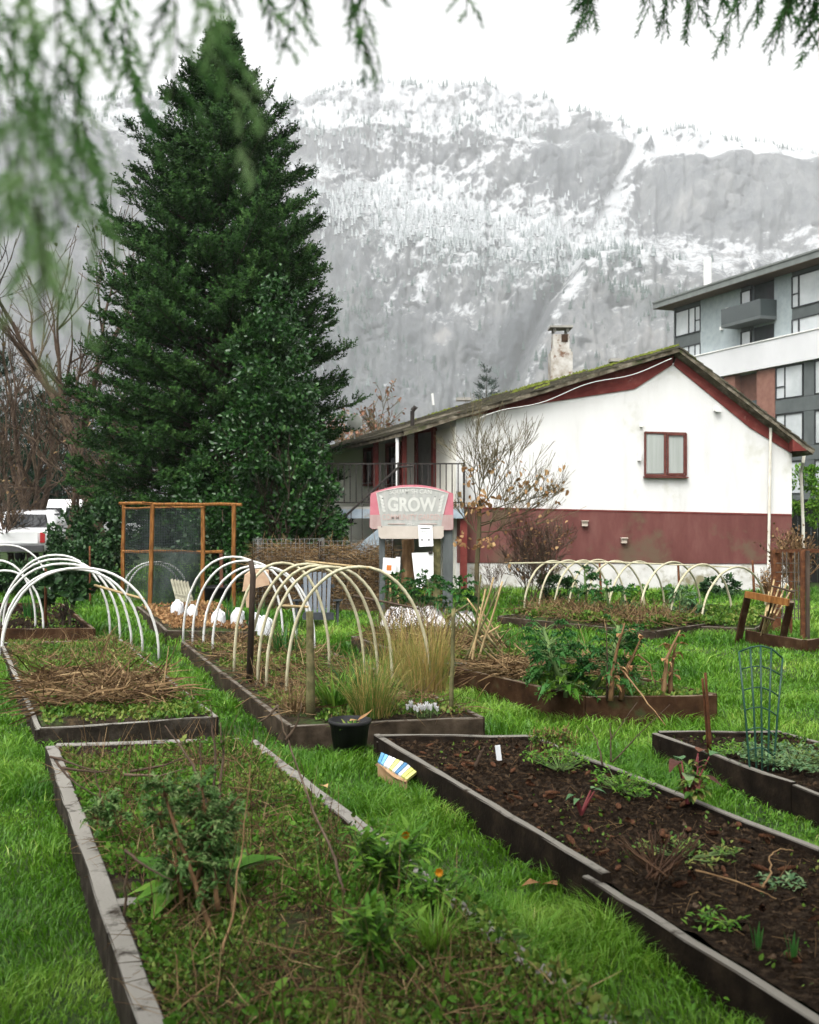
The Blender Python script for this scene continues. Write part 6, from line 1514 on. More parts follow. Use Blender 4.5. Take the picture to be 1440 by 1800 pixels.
bolted('bolted_kale', on(165, 1450, .22), [S((215,1470,5.2),(200,1425,5.25),(178,1405,5.3)), S((180,1460,5.2),(160,1420,5.3))], 'greyish leafy kale shoots beside the left board', 103, leaves=30, lsize=.055, r=.005, ripple=.16, mat='pale_leaf')
def broadleaf(b, label, seed, n=13, L=.30, W=.115, mat='bright_leaf'):
    rd = random.Random(seed); t = thing('broadleaf_plant', b, label, 'plant'); lv, rb = MB(), MB()
    for i in range(n):
        a = 2*PI*i/n*1.618*2; el = rd.uniform(.15, 1.1); d = Vector((math.cos(a), math.sin(a), el)).normalized(); l = L*rd.uniform(.7, 1.2)
        lv.leaf(b+d*.02, d, l, W*rd.uniform(.8, 1.15), curl=.45, seg=7, ripple=.02, tint=rd.random(), fold=.35, shape=.5)
        up = d.cross(V3(0,0,1)).normalized().cross(d)
        rb.tube([b+d*(l*q/5)+up*(-.45*l*(q/5)**2+.003) for q in range(6)], [.005*(1-q/6) for q in range(6)], 4, cap=False)
    lv.build('leaves', M[mat], t); rb.build('ribs', M['rib'], t)
M['rib'] = pm('rib', [(0, (.20,.28,.12)), (1, (.32,.40,.20))], scale=9, bump=0, rough=.5)
broadleaf(on(318, 1568, .21), 'large broad-leaved foxglove rosette in the left foreground bed', 5, n=15, L=.24)
broadleaf(on(400, 1545, .21), 'broad-leaved rosette right of the bolted kale stems', 6, n=8, L=.2)
# marigold bushes with a few orange flowers
def marigold(b, r, label, seed, flowers):
    rd = random.Random(seed); t = thing('marigold_bush', b, label, 'plant', 'marigold bushes'); b = Vector(b); st, lv = MB(), MB()
    for i in range(22):
        a = rd.uniform(0, 6.28); d = Vector((math.cos(a)*rd.random()*1.1, math.sin(a)*rd.random(), 1)).normalized(); l = r*rd.uniform(.7, 1.15)
        st.tube([b, b+d*l*.5+V3(0,0,.01), b+d*l], [.005, .004, .002], 4, cap=False)
        for k in range(11):
            p = b+d*l*rd.uniform(.25, 1); e = Vector((rd.uniform(-1, 1), rd.uniform(-1, 1), rd.uniform(-.1, 1))).normalized()
            lv.leaf(p, e, r*rd.uniform(.22, .42), r*.11, curl=.3, seg=3, tint=rd.random(), droop=.1)
    st.build('stems', M['green_stem'], t); lv.build('leaves', M['bright_leaf'], t)
    for (x, y) in flowers:
        p = at(x, y, b.y-.02); f = MB()
        for q in range(14):
            a = 2*PI*q/14; f.leaf(p, (math.cos(a), -.5+.2*(q % 2), math.sin(a)), .022, .011, curl=-.2, seg=2, up=(0,-1,0))
        f.build('flower', M['orange_petal'], t)
M['orange_petal'] = pm('orange_petal', [(0, (.55,.20,.01)), (1, (.68,.32,.02))], scale=20, bump=0, rough=.6, transl=.2)
marigold(on(672, 1560, .22), .26, 'marigold bush with one orange flower beside the grass path', 7, [(713, 1467)])
marigold(on(758, 1612, .22), .20, 'smaller marigold bush nearest the right board, one orange bloom', 8, [(772, 1532)])
marigold(on(655, 1690, .22), .20, 'flowerless leafy bush low in the front of the left bed', 9, [])
# twigs standing in the beds
def branchy(name, base, stems, label, seed, r=.006, mat='twig', cat='twig', group=None): return bolted(name, base, stems, label, seed, leaves=0, r=r, stem=mat, cat=cat, group=group)
branchy('dead_plant', on(610, 1570, .2), [S((612,1600,4.6),(590,1510,4.75),(540,1400,5.0),(505,1300,5.2),(488,1240,5.3)), S((505,1300,5.2),(525,1265,5.2),(530,1235,5.2)), S((488,1240,5.3),(470,1262,5.3),(452,1270,5.3))], 'long bare dark stem leaning over the right of the left bed', 111, r=.008)
branchy('dead_plant', on(225, 1612, .2), [S((218,1610,4.3),(222,1545,4.3),(222,1495,4.3)), S((222,1495,4.3),(265,1530,4.2),(305,1548,4.15))], 'thin dark stake with a drooping twig by the left board', 112, r=.007)
branchy('dead_plant', on(180, 1410, .2), [S((180,1412,5.9),(172,1380,5.9),(164,1345,5.9)), S((90,1330,6.2),(150,1350,6.1),(200,1362,6.0)), S((95,1335,6.2),(130,1375,6.0),(175,1402,5.9))], 'dark twigs lying over the top left corner of the left bed', 113, r=.008)
branchy('fallen_branch', on(250, 1365, .22), [S((230,1356,6.3),(290,1345,6.4),(340,1325,6.5)), S((220,1362,6.2),(280,1364,6.2),(330,1350,6.3)), S((110,1350,6.3),(170,1358,6.3),(205,1352,6.4))], 'thin fallen branches across the back of the left bed', 114, r=.010)
branchy('dead_plant', on(398, 1660, .2), [S((390,1680,4.0),(412,1590,4.1),(425,1480,4.2),(440,1345,4.3))], 'long pale straw-coloured stem beside the bolted kale', 115, r=.006, mat='stalk')
branchy('twig_shoots', on(1085, 1340, .2), [S((1073,1340,6.9),(1074,1300,6.95),(1120,1235,7.0)), S((1078,1340,6.9),(1120,1295,6.9),(1178,1238,6.9)), S((1074,1300,6.95),(1072,1270,7)), S((1060,1345,6.9),(1050,1300,6.95),(1030,1275,7))], 'bare forked twigs at the back board of the soil bed', 116, r=.006)
branchy('dead_plant', on(1160, 1600, .2), [S((1143,1610,4.6),(1155,1570,4.6),(1160,1540,4.6))], 'short dark stem against the near board of the soil bed', 117, r=.004)
# dead shrub of stiff brown stems in the soil bed
ds = []
for i in range(34):
    a = random.uniform(-1, 1); ds.append(S((1160+random.uniform(-25, 25), 1540+random.uniform(-6, 10), 4.75+random.uniform(-.08, .08)), (1160+a*60, 1505-random.random()*20, 4.8), (1160+a*85, 1470-random.random()*25+abs(a)*18, 4.85+random.uniform(-.1, .1))))
branchy('dead_shrub', on(1160, 1545, .2), ds, 'cut-back dead shrub of stiff dark stems in the soil bed', 118, r=.0045, mat='dark_stem', cat='shrub')
# chard and parsley in the soil bed
def chard(b, h, label, seed, big, leafm='red_leaf'):
    rd = random.Random(seed); t = thing('chard_plant', b, label, 'plant', 'chard plants'); b = Vector(b); st, lv, lg = MB(), MB(), MB()
    for i in range(4+3*big):
        a = rd.uniform(0, 6.28); d = Vector((math.cos(a)*.5, math.sin(a)*.5, 1)).normalized(); l = h*rd.uniform(.5, .95)
        st.tube([b, b+d*l*.5, b+d*l+V3(0,0,-.01)], [.009, .007, .004], 5)
        (lg if i % 2 else lv).leaf(b+d*l, d+V3(math.cos(a), math.sin(a), -.3), h*.35, h*.22, curl=.4, seg=5, ripple=.06, tint=rd.random(), droop=.3)
    st.build('stems', M['red_stem'], t); lv.build('leaves', M[leafm], t); lg.build('leaves', M['blue_leaf'], t)
M['red_stem'] = pm('red_stem', [(0, (.10,.02,.025)), (1, (.20,.05,.05))], scale=9, bump=0, rough=.4)
chard(on(1208, 1412, .18), .34, 'tall red-stemmed chard at the back of the soil bed', 1, 1)
chard(on(1022, 1432, .18), .17, 'small red-stemmed chard seedling in the middle of the soil bed', 2, 0, 'blue_leaf')
bolted('chard_shoot', on(1215, 1400, .18), [S((1208,1412,5.9),(1222,1370,5.95),(1228,1330,6.0)), S((1215,1400,5.9),(1235,1370,5.95))], 'feathery bolted top of the tall chard', 119, leaves=26, lsize=.055, r=.008, mat='weed', stem='red_stem')
def frond_clump(name, b, r, n, label, seed, mat='bright_leaf', cat='plant', size=.05, flat=.6, group=None):
    rd = random.Random(seed); t = thing(name, b, label, cat, group); b = Vector(b); st, lv = MB(), MB()
    for i in range(n):
        a = rd.uniform(0, 6.28); q = rd.random()**.5; d = Vector((math.cos(a)*q, math.sin(a)*q, flat*rd.uniform(.5, 1.2))); e = b+Vector((d.x*r, d.y*r, abs(d.z)*r*.7))
        st.tube([b+V3(d.x*r*.2, d.y*r*.2, 0), e], [.003, .002], 3, cap=False)
        for k in range(7): lv.leaf(e+Vector((rd.uniform(-1, 1), rd.uniform(-1, 1), rd.uniform(-.6, .6)))*size*.7, (rd.uniform(-1, 1), rd.uniform(-1, 1), rd.uniform(-.2, .8)), size*rd.uniform(.4, .9), size*.35, seg=2, curl=.3, tint=rd.random())
    st.build('stems', M['green_stem'], t); lv.build('leaves', M[mat], t); return t
frond_clump('parsley_clump', on(985, 1352, .18), .22, 46, 'ferny green parsley clump at the back of the soil bed', 1, group='parsley clumps')
frond_clump('parsley_clump', on(1092, 1388, .18), .17, 34, 'yellower ferny parsley clump right of the first, in the soil bed', 2, group='parsley clumps')
frond_clump('parsley_clump', on(1122, 1400, .18), .10, 16, 'smallest ferny sprig right of the yellower parsley', 3, group='parsley clumps')
frond_clump('weed_patch', on(1210, 1505, .17), .22, 26, 'sparse green weeds beside the dead shrub', 4, mat='weed', flat=.25)
frond_clump('weed_patch', on(1370, 1560, .17), .12, 14, 'pale rosette weed at the right of the soil bed', 5, mat='blue_leaf', flat=.2)
frond_clump('weed_patch', on(1250, 1618, .17), .10, 14, 'bright weed tuft near the lower board of the soil bed', 6, flat=.2)
frond_clump('lettuce_row', on(1290, 1322, .18), .2, 30, 'yellow-green lettuce seedlings left of the trellis', 7, flat=.2, mat='bright_leaf')
frond_clump('leafy_weeds', on(1395, 1345, .18), .34, 90, 'green leafy weeds right of the trellis', 8, mat='blue_leaf', flat=.3, size=.06)
for i, (x, y) in enumerate(((1331, 1672), (1393, 1690))):
    t = thing('bulb_shoot', on(x, y, .17), ['upright green bulb shoot at the lower right of the soil bed', 'lower green bulb shoot at the right edge of the soil bed'][i], 'plant'); m = MB(); b = on(x, y, .17)
    for k in range(4): m.leaf(b+V3(.008*k-.012, 0, 0), (.08*k-.12, .05, 1), .11-.02*(k % 2), .014, curl=.05, seg=4, fold=.5, tint=.2+.2*k, shape=.6)
    m.build('leaves', M['kale'], t)
lav = []
for i in range(46):
    x = 962+random.uniform(-22, 40)*1.2; y = 1330+random.uniform(-8, 8); lav.append(S((x, y, 7.2), (x+random.uniform(-5, 5), y-22, 7.2), (x+random.uniform(-8, 8), y-40-random.random()*14, 7.2)))
bolted('lavender_clump', on(985, 1332, .2), lav, 'grey-brown lavender clump at the back board of the soil bed', 120, leaves=7, lsize=.022, r=.0035, mat='weed', stem='stalk', lo=.5)
# dead sunflower stalks in the reddish bed
for i, (pts, lab) in enumerate((([(1073,1232),(1078,1170),(1098,1095)], 'tallest rotting stalk in the reddish bed, left one'), ([(1092,1230),(1105,1170),(1127,1122)], 'crooked rotting stalk leaning right in the reddish bed'), ([(1165,1224),(1172,1160),(1196,1108)], 'shaggy rotting stalk at the right of the reddish bed'), ([(1178,1222),(1180,1170),(1190,1130)], 'short rotting stalk beside the shaggy one'))):
    Y = on(*pts[0], .2).y; random.seed(i+5)
    bolted('dead_stalk', on(*pts[0], .2), [S(*[(x, y, Y) for x, y in pts])], lab, 130+i, leaves=9, lsize=.07, r=.026, mat='dead_leaf', stem='stalk', group='dead stalks')
branchy('thin_stake', on(1067, 1230, .2), [S((1067,1232,9.2),(1067,1095,9.2))], 'thin dark stake left of the rotting stalks', 135, r=.011, cat='stake')
branchy('fallen_cane', on(1110, 1235, .2), [S((1085,1165,9.2),(1130,1225,9.0),(1170,1275,8.6)), S((1120,1150,9.3),(1142,1168,9.3),(1152,1205,9.3))], 'pale cane fallen across the front board of the reddish bed', 136, r=.010, mat='stalk', cat='cane')
# ornamental grass, crocuses, strappy leaves in the central bed
def grass_clump(name, b, n, L, label, seed, mat='ornamental', spread=.5, cat='grass', tint=(0, 1), w_=.006, group=None, base_r=.1):
    rg = np.random.default_rng(seed); t = thing(name, b, label, cat, group); b = np.array(b)
    a = rg.uniform(0, 6.28, n); tl = rg.random(n)**.8*spread; l = L*rg.uniform(.45, 1.1, n)
    h = np.c_[np.cos(a), np.sin(a), np.zeros(n)]; s = np.c_[-np.sin(a), np.cos(a), np.zeros(n)]
    p0 = b+h*rg.random((n, 1))*base_r+s*rg.normal(0, base_r*.4, (n, 1)); k = 5; V = []
    for i in range(k+1):
        f = i/k; c = p0+h*(l*tl*(f**1.2))[:, None]*1.2+np.c_[np.zeros((n, 2)), l*(f-.55*tl*f**2.4)]
        ww = w_*(1-f*.9); V += [c-s*ww/2, c+s*ww/2]
    V = np.stack(V, 1); off = (np.arange(n)*(2*(k+1)))[:, None]
    F4 = np.vstack([np.array([[2*i, 2*i+1, 2*i+3, 2*i+2]])+off for i in range(k)])
    nb = NB(); nb.add(V.reshape(-1, 3), None, F4, np.repeat(rg.uniform(*tint, n), 2*(k+1))); nb.build('blades', M[mat], t); return t
grass_clump('ornamental_grass', on(655, 1258, .2), 480, .62, 'green and straw ornamental grass clump at the front of the central bed', 1, spread=.75, base_r=.14)
grass_clump('ornamental_grass', on(752, 1215, .2), 560, .78, 'tall tawny ornamental grass clump right of the green one', 2, spread=.45, tint=(.45, 1), base_r=.18)
grass_clump('ornamental_grass', on(700, 1195, .2), 320, .72, 'wispy tawny grass clump behind the tall one', 3, spread=.5, tint=(.4, 1), base_r=.2)
grass_clump('strappy_clump', on(590, 1245, .2), 90, .40, 'strappy green-leaved clump right of the mossy post', 4, mat='bright_leaf', w_=.024, spread=.8)
grass_clump('strappy_clump', on(625, 1225, .2), 70, .42, 'strappy green leaves behind the green ornamental grass', 5, mat='kale', w_=.022, spread=.7)
grass_clump('dry_grass', on(520, 1262, .15), 150, .42, 'dry straw grass spilling over the left corner of the central bed', 6, mat='straw', spread=1.0, tint=(.4, 1))
grass_clump('dry_grass', on(760, 1282, .0), 60, .4, 'dry blades splaying out below the central bed board', 7, mat='straw', spread=1.1, tint=(.5, 1), w_=.005)
for i, (x, y, lab) in enumerate(((400, 1095, 'green leek-like blades behind the back hoops, left'), (452, 1105, 'green blades beside the jug by the knotted post'), (60, 1085, 'green blades in the far-left bed'), (500, 1150, 'green blades in the middle of the central bed'))):
    grass_clump('green_blades', on(x, y, .19), 60, .42, lab, 20+i, mat='kale', w_=.02, spread=.4, group='green blades', base_r=.16)
grass_clump('grass_tuft', on(765, 1665, .22), 150, .22, 'pale green grass tuft at the front right of the left bed', 30, mat='grass', spread=1.0, tint=(.6, .95), w_=.006, base_r=.04)
for i in range(13):
    x = 716+i*4.3+random.uniform(-2, 2); y = 1258+random.uniform(-5, 4); b = on(x, y, .2)
    t = thing('crocus', b, 'white crocus flower in the front right of the central bed', 'flower', 'white crocuses'); m = MB(); h = random.uniform(.07, .11)
    for k in range(6):
        a = k*PI/3; m.leaf(b+V3(0,0,h*.45), (math.cos(a)*.28, math.sin(a)*.28, 1), h*.62, .026, curl=.05, seg=3, fold=.5)
    m.build('petals', M['crocus'], t); m = MB(); m.tube([b, b+V3(0,0,h*.5)], .004, 5)
    for k in range(4): m.leaf(b, (random.uniform(-.6, .6), random.uniform(-.6, .6), 1), h*.9, .006, seg=3, curl=.3)
    m.build('stem', M['green_stem'], t)
# ================================================================== ground cover in the beds
def in_poly(x, y, P):
    r = np.zeros(len(x), bool); n = len(P)
    for i in range(n):
        (x0, y0), (x1, y1) = P[i], P[(i+1) % n]
        c = ((y0 > y) != (y1 > y)) & (x < (x1-x0)*(y-y0)/((y1-y0)+1e-12)+x0); r ^= c
    return r
LEAF_V = [(-.28,.3,.06),(0,0,0),(.28,.3,.06),(.22,.72,.0),(0,1,-.08),(-.22,.72,.0)]
LEAF_F = [(0,1,4,5),(1,2,3,4)]
def bed_cover(k, n, size, seed, label, tint=(0, 1), patch=.45, lift=.05, vr=(.02, .98), mat='weed', name='ground_cover', up=.9):
    rg = np.random.default_rng(seed); u = rg.uniform(.04, .96, n); v = rg.uniform(*vr, n); xy = bed_uv(k, u, v)
    x, y = xy[:, 0], xy[:, 1]; g = fbm(x*2.3, y*2.3, o=3, seed=seed)
    keep = (g+rg.normal(0, .06, n) > patch) & (y > 2.9); x, y, g = x[keep], y[keep], g[keep]; n = len(x)
    hz = np.clip((g-patch)*2, 0, 1)
    T = np.c_[x, y, bed_z(k, x, y)+rg.random(n)*lift*(.3+hz)]
    D = rg.normal(size=(n, 3))*[1, 1, .5]+[0, 0, up]
    tn = np.clip(rg.uniform(*tint, n)*.6+.4*fbm(x*4, y*4, o=2, seed=seed+3)+rg.normal(0, .1, n), 0, 1)
    nb = NB(); nb.scatter(LEAF_V, None, LEAF_F, frames(D, rg.uniform(0, 6.28, n), rg.uniform(.5, 1.4, n)*size), T, tn)
    tag(nb.build(name, M[mat]), label, 'ground cover', None, 'stuff')
def bed_straw(k, n, seed, label, L=(.05, .25), vr=(.02, .98), patch=.4, tint=(0, 1), lift=.04, W=(.002, .006), up=.35, name='straw_litter'):
    rg = np.random.default_rng(seed); u = rg.uniform(.04, .96, n); v = rg.uniform(*vr, n); xy = bed_uv(k, u, v); x, y = xy[:, 0], xy[:, 1]
    g = fbm(x*1.7+9, y*1.7, o=3, seed=seed); keep = (g+rg.normal(0, .08, n) > patch) & (y > 2.9); x, y = x[keep], y[keep]; n = len(x)
    T = np.c_[x, y, bed_z(k, x, y)+rg.random(n)*lift]; d = rg.normal(size=(n, 3))*[1, 1, up]
    nb = NB(); straws(nb, T, d, rg.uniform(*L, n), rg.uniform(*W, n), rg.uniform(*tint, n)); tag(nb.build(name, M['straw']), label, 'litter', None, 'stuff')
bed_cover('A', 60000, .0205, 1, 'low green and olive weeds carpeting the left foreground bed', patch=.36, lift=.05, tint=(-.05, .9))
bed_cover('A', 20000, .030, 2, 'brighter chickweed patches in the left foreground bed', patch=.49, lift=.08, mat='bright_leaf', tint=(0, .9))
bed_cover('A', 900, .05, 21, 'larger seedling leaves among the weeds of the left foreground bed', patch=.50, lift=.06, mat='bright_leaf', tint=(.2, .9))
bed_straw('A', 9000, 3, 'dry brown stems matted in the left foreground bed', patch=.42)
bed_cover('C', 20000, .033, 4, 'mossy weeds in the bed of dead stems', patch=.36, vr=(0, .98))
bed_straw('C', 4200, 5, 'heap of brown dead stems on the left middle bed', L=(.1, .45), patch=.42, W=(.005, .018), lift=.13, vr=(.10, .42), tint=(.15, 1), up=.3, name='dead_stem_heap')
bed_straw('C', 2600, 6, 'dry straw at the far end of the left middle bed', L=(.1, .3), patch=.4, vr=(.62, .98), tint=(.4, 1), W=(.004, .01), lift=.03)
bed_cover('D', 12000, .038, 7, 'weeds and grass in the central bed', patch=.42, mat='weed')
bed_straw('D', 4200, 8, 'straw mulch in the central bed', L=(.1, .35), patch=.40, tint=(.2, 1), W=(.004, .010), lift=.06)
bed_cover('E', 5200, .04, 9, 'green weeds in the reddish bed', patch=.45, mat='weed')
bed_straw('E', 1600, 10, 'straw heap at the back of the reddish bed', L=(.15, .45), patch=.3, tint=(.4, 1), vr=(.55, .98), W=(.006, .014), lift=.12)
bed_cover('F', 2600, .03, 11, 'small weeds in the right edge bed', patch=.52)
bed_cover('H', 3600, .05, 12, 'brown leaves mulching the jug bed', patch=.35, mat='dead_leaf')
bed_cover('I', 8000, .042, 13, 'grass and weeds in the middle bed', patch=.40, mat='weed', lift=.1)
bed_straw('I', 1800, 14, 'dry stems in the middle bed', L=(.15, .5), patch=.35, W=(.005, .012), lift=.15, up=.7)
bed_cover('J', 8000, .06, 15, 'weeds in the left low-hoop bed', patch=.38, lift=.12)
bed_straw('J', 3400, 16, 'tawny dead growth in the left low-hoop bed', L=(.1, .35), patch=.36, tint=(.3, .9), lift=.12, up=1.0, W=(.006, .014))
bed_cover('K', 7000, .06, 17, 'weeds in the right low-hoop bed', patch=.38, lift=.12)
bed_cover('G', 2200, .04, 18, 'sparse weeds in the far-left soil bed', patch=.55)
bed_straw('B', 1500, 22, 'dark twigs and needles littering the soil bed', L=(.02, .12), patch=.35, tint=(.05, .7), W=(.0015, .004), lift=.02, name='twig_litter')
bed_cover('B', 1100, .022, 19, 'scattered tiny weeds in the soil bed', patch=.58, tint=(.1, .7))
def thin_stalks(k, n, seed, label):
    rg = np.random.default_rng(seed); xy = bed_uv(k, rg.uniform(.08, .92, n), rg.uniform(.1, .97, n)); x, y = xy[:, 0], xy[:, 1]
    nb = NB(); straws(nb, np.c_[x, y, bed_z(k, x, y)], rg.normal(0, .35, (n, 3))+[0, 0, 1], rg.uniform(.08, .34, n), rg.uniform(.003, .006, n), rg.random(n), bend=.35); tag(nb.build('dry_stalks', M['straw']), label, 'stalks', None, 'stuff')
thin_stalks('A', 800, 201, 'thin dry stalks standing among the weeds of the left foreground bed')
thin_stalks('C', 260, 202, 'thin dry stalks standing in the left middle bed')
thin_stalks('D', 300, 203, 'thin dry stalks standing in the central bed')
thin_stalks('I', 240, 204, 'thin dry stalks standing in the middle bed')
# clods and crumbs of dark soil
def clods(k, n, seed, size, label):
    rg = np.random.default_rng(seed); xy = bed_uv(k, rg.uniform(.03, .97, n), rg.uniform(.01, .99, n)); x, y = xy[:, 0], xy[:, 1]
    keep = y > 2.9; x, y = x[keep], y[keep]; n = len(x)
    tv = [(1,0,-.3),(-1,0,-.3),(0,1,-.3),(0,-1,-.3),(0,0,.8)]; f3 = [(0,2,4),(2,1,4),(1,3,4),(3,0,4)]
    zz = bed_z(k, x, y)+((fbm(x*9, y*9, o=3, seed=14)-.5)*.05 if k == 'B' else 0)
    R = frames(rg.normal(size=(n, 3))*[1, 1, .3], rg.normal(0, .35, n), size*rg.pareto(3, n).clip(.15, 2.2))
    nb = NB(); nb.scatter(tv, f3, None, R, np.c_[x, y, zz], rg.random(n)); tag(nb.build('soil_clods', M['clod']), label, 'soil', None, 'stuff')
M['clod'] = pm('clod', [(0, (.004,.0027,.0017)), (.6, (.013,.0087,.0055)), (.88, (.046,.029,.017)), (1, (.14,.11,.08))], scale=20, tint=.75, bump=.3, rough=.95, spec=.03)
clods('B', 30000, 1, .0105, 'crumbly dark clods and chips covering the soil bed')
clods('F', 4000, 2, .014, 'crumbly soil in the right edge bed')
clods('G', 2500, 3, .025, 'crumbly soil in the far-left bed')
# spruce cones
def cone_mesh():
    mb = MB(); n = 9
    for r in range(8):
        z = r/7.0; rad = .5*math.sin(PI*min(1, .12+z*.86))**.8+.05
        for i in range(n):
            a = 2*PI*(i+.5*(r % 2))/n; c, s_ = math.cos(a), math.sin(a); b = len(mb.v)
            p = Vector((c*rad*.5, s_*rad*.5, z*2.6)); q = Vector((c*rad, s_*rad, z*2.6+.42)); sd_ = Vector((-s_, c, 0))*.2
            mb.add([p-sd_, p+sd_, q+sd_*.8, q-sd_*.8], [(0,1,2,3)], random.random())
    me = bpy.data.meshes.new('cone'); me.from_pydata(mb.v, [], mb.f); a = me.attributes.new('tint', 'FLOAT', 'POINT'); a.data.foreach_set('value', mb.t); me.materials.append(M['cone']); return me
M['cone'] = pm('cone', [(0, (.030,.012,.006)), (.5, (.075,.031,.015)), (1, (.15,.072,.034))], scale=12, tint=.5, bump=.2, rough=.8)
cm = cone_mesh(); rg = np.random.default_rng(5); cnt = 0
while cnt < 90:
    u, v = rg.random(2); 
    if rg.random() > .35+.65*v: continue
    x, y = bed_uv('B', .05+.9*u, .02+.95*v)
    if y < 3.3 or abs(x/y) > .42: continue
    o = bpy.data.objects.new('spruce_cone', cm); COL.objects.link(o); s_ = rg.uniform(.018, .030)
    o.scale = (s_, s_, s_); o.location = (x, y, float(bed_z('B', np.array(x), np.array(y)))+.012+float((fbm(np.array(x*9), np.array(y*9), o=3, seed=14)-.5)*.05)); o.rotation_euler = (PI/2+rg.uniform(-.3, .3), 0, rg.uniform(0, 6.28))
    tag(o, 'reddish-brown spruce cone lying on the dark soil bed', 'cone', 'fallen spruce cones'); cnt += 1
branchy('fallen_twig', on(1340, 1545, .18), [S((1225,1530,4.6),(1290,1548,4.6),(1345,1570,4.55),(1365,1580,4.5)), S((1340,1560,4.55),(1356,1535,4.65),(1352,1505,4.75),(1372,1492,4.8),(1395,1495,4.8))], 'pale curving twigs fallen at the right of the soil bed', 121, r=.005, mat='stalk')
wl = thing('plant_label', on(877, 1328, .18), 'white plastic plant label at the back of the soil bed', 'label'); b = on(878, 1337, .17)
m = MB(); m.bar(b, b+V3(-.012, .01, .10), .035, .004, up=(0,1,0)); m.build('tag', M['white_plastic'], wl)
branchy('woody_stub', on(840, 1345, .18), [S((836,1350,7.0),(845,1325,7.0),(852,1312,7.0))], 'dark woody stub at the back left of the soil bed', 122, r=.016)
# dead leaves on the path
for i, (x, y, lab) in enumerate(((566, 1382, 'single tan dead leaf on the grass path by the left bed'), (612, 1432, 'dark dead cone-like leaf on the grass path'), (535, 1255, 'orange dead leaf clump at the corner of the central bed'), (955, 1552, 'curled russet leaf under the soil bed board'), (985, 1556, 'second russet leaf under the soil bed board'))):
    b = on(x, y, .04); t = thing('fallen_leaf', b, lab, 'leaf'); m = MB()
    for k in range(3 if i == 2 else 1): m.leaf(b+V3(random.uniform(-.02,.02), 0, .01*k), (random.uniform(-1,1), random.uniform(-1,1), .3), .09, .06, curl=.5, ripple=.1, tint=random.random())
    m.build('blade', M['dead_leaf'], t)

# ================================================================== the lawn's grass
def lawn_grass():
    rg = np.random.default_rng(77)
    polys = [BEDS[k][:4] for k in BEDS]
    B, Hh, Wd, TN = [], [], [], []
    for (y0, y1, dens, hs_, wd) in ((3.0, 5.2, 7000, .062, .0044), (5.2, 8.0, 4200, .062, .0057), (8.0, 11.5, 2150, .064, .0077), (11.5, 15.5, 1000, .07, .0108), (15.5, 24.5, 420, .085, .0168), (24.5, 34, 120, .10, .022)):
        area = .42*2*(y1*y1-y0*y0)/2; n = int(area*dens)
        y = np.sqrt(rg.uniform(y0*y0, y1*y1, n)); x = rg.uniform(-.42, .42, n)*y
        bad = np.zeros(n, bool)
        for P in polys: bad |= in_poly(x, y, P)
        bad |= (y > 23.7) & (x > .6); x, y = x[~bad], y[~bad]; n = len(x)
        g = fbm(x*1.3, y*1.3, o=3, seed=6); g2 = fbm(x*4.5, y*4.5, o=2, seed=16)
        h = hs_*(.45+1.3*sstep(.35, .72, g)+.5*g2)*rg.uniform(.5, 1.35, n)
        # longer wet tufts between the two front beds
        h *= 1+.9*np.exp(-(((x-.55)/.5)**2+((y-5.4)/1.2)**2))*sstep(.4, .6, g2)
        B.append(np.c_[x, y, ground_z(x, y)-.004]); Hh.append(h); Wd.append(wd*rg.uniform(.7, 1.3, n))
        TN.append(np.clip(-.34+1.05*fbm(x*.8, y*.8, o=3, seed=26)+.30*rg.random(n)+.30*fbm(x*3.1, y*3.1, o=2, seed=27)+np.where(rg.random(n) < .03, .45, 0)+.30*sstep(.60, .74, fbm(x*1.7+7, y*1.7, o=3, seed=29))*rg.random(n), 0, 1))
    B, Hh, Wd, TN = np.concatenate(B), np.concatenate(Hh), np.concatenate(Wd), np.concatenate(TN); n = len(B)
    # blades lie over in swirls
    sw = fbm(B[:, 0]*2.2, B[:, 1]*2.2, o=2, seed=36)*12+rg.normal(0, 1.5, n)
    lean = (.25+.75*rg.random(n))*Hh*(.6+.8*fbm(B[:, 0]*2, B[:, 1]*2, o=2, seed=46))
    f = np.c_[np.cos(sw), np.sin(sw), np.zeros(n)]; a = rg.uniform(0, 6.28, n); s = np.c_[np.cos(a), np.sin(a), np.zeros(n)]*Wd[:, None]/2
    up = np.c_[np.zeros((n, 2)), Hh]
    m_ = B+f*(lean*.42)[:, None]+up*.62; t_ = B+f*(lean*1.25)[:, None]+up*.86
    Vv = np.stack([B-s, B+s, m_-s*.85, m_+s*.85, t_], 1)
    off = (np.arange(n)*5)[:, None]
    nb = NB(); nb.add(Vv.reshape(-1, 3), np.array([[2, 3, 4]])+off, np.array([[0, 1, 3, 2]])+off, np.repeat(TN, 5))
    tag(nb.build('grass', M['grass']), 'long wet green lawn grass between the beds', 'grass', None, 'stuff'); print('grass blades', n)
lawn_grass()
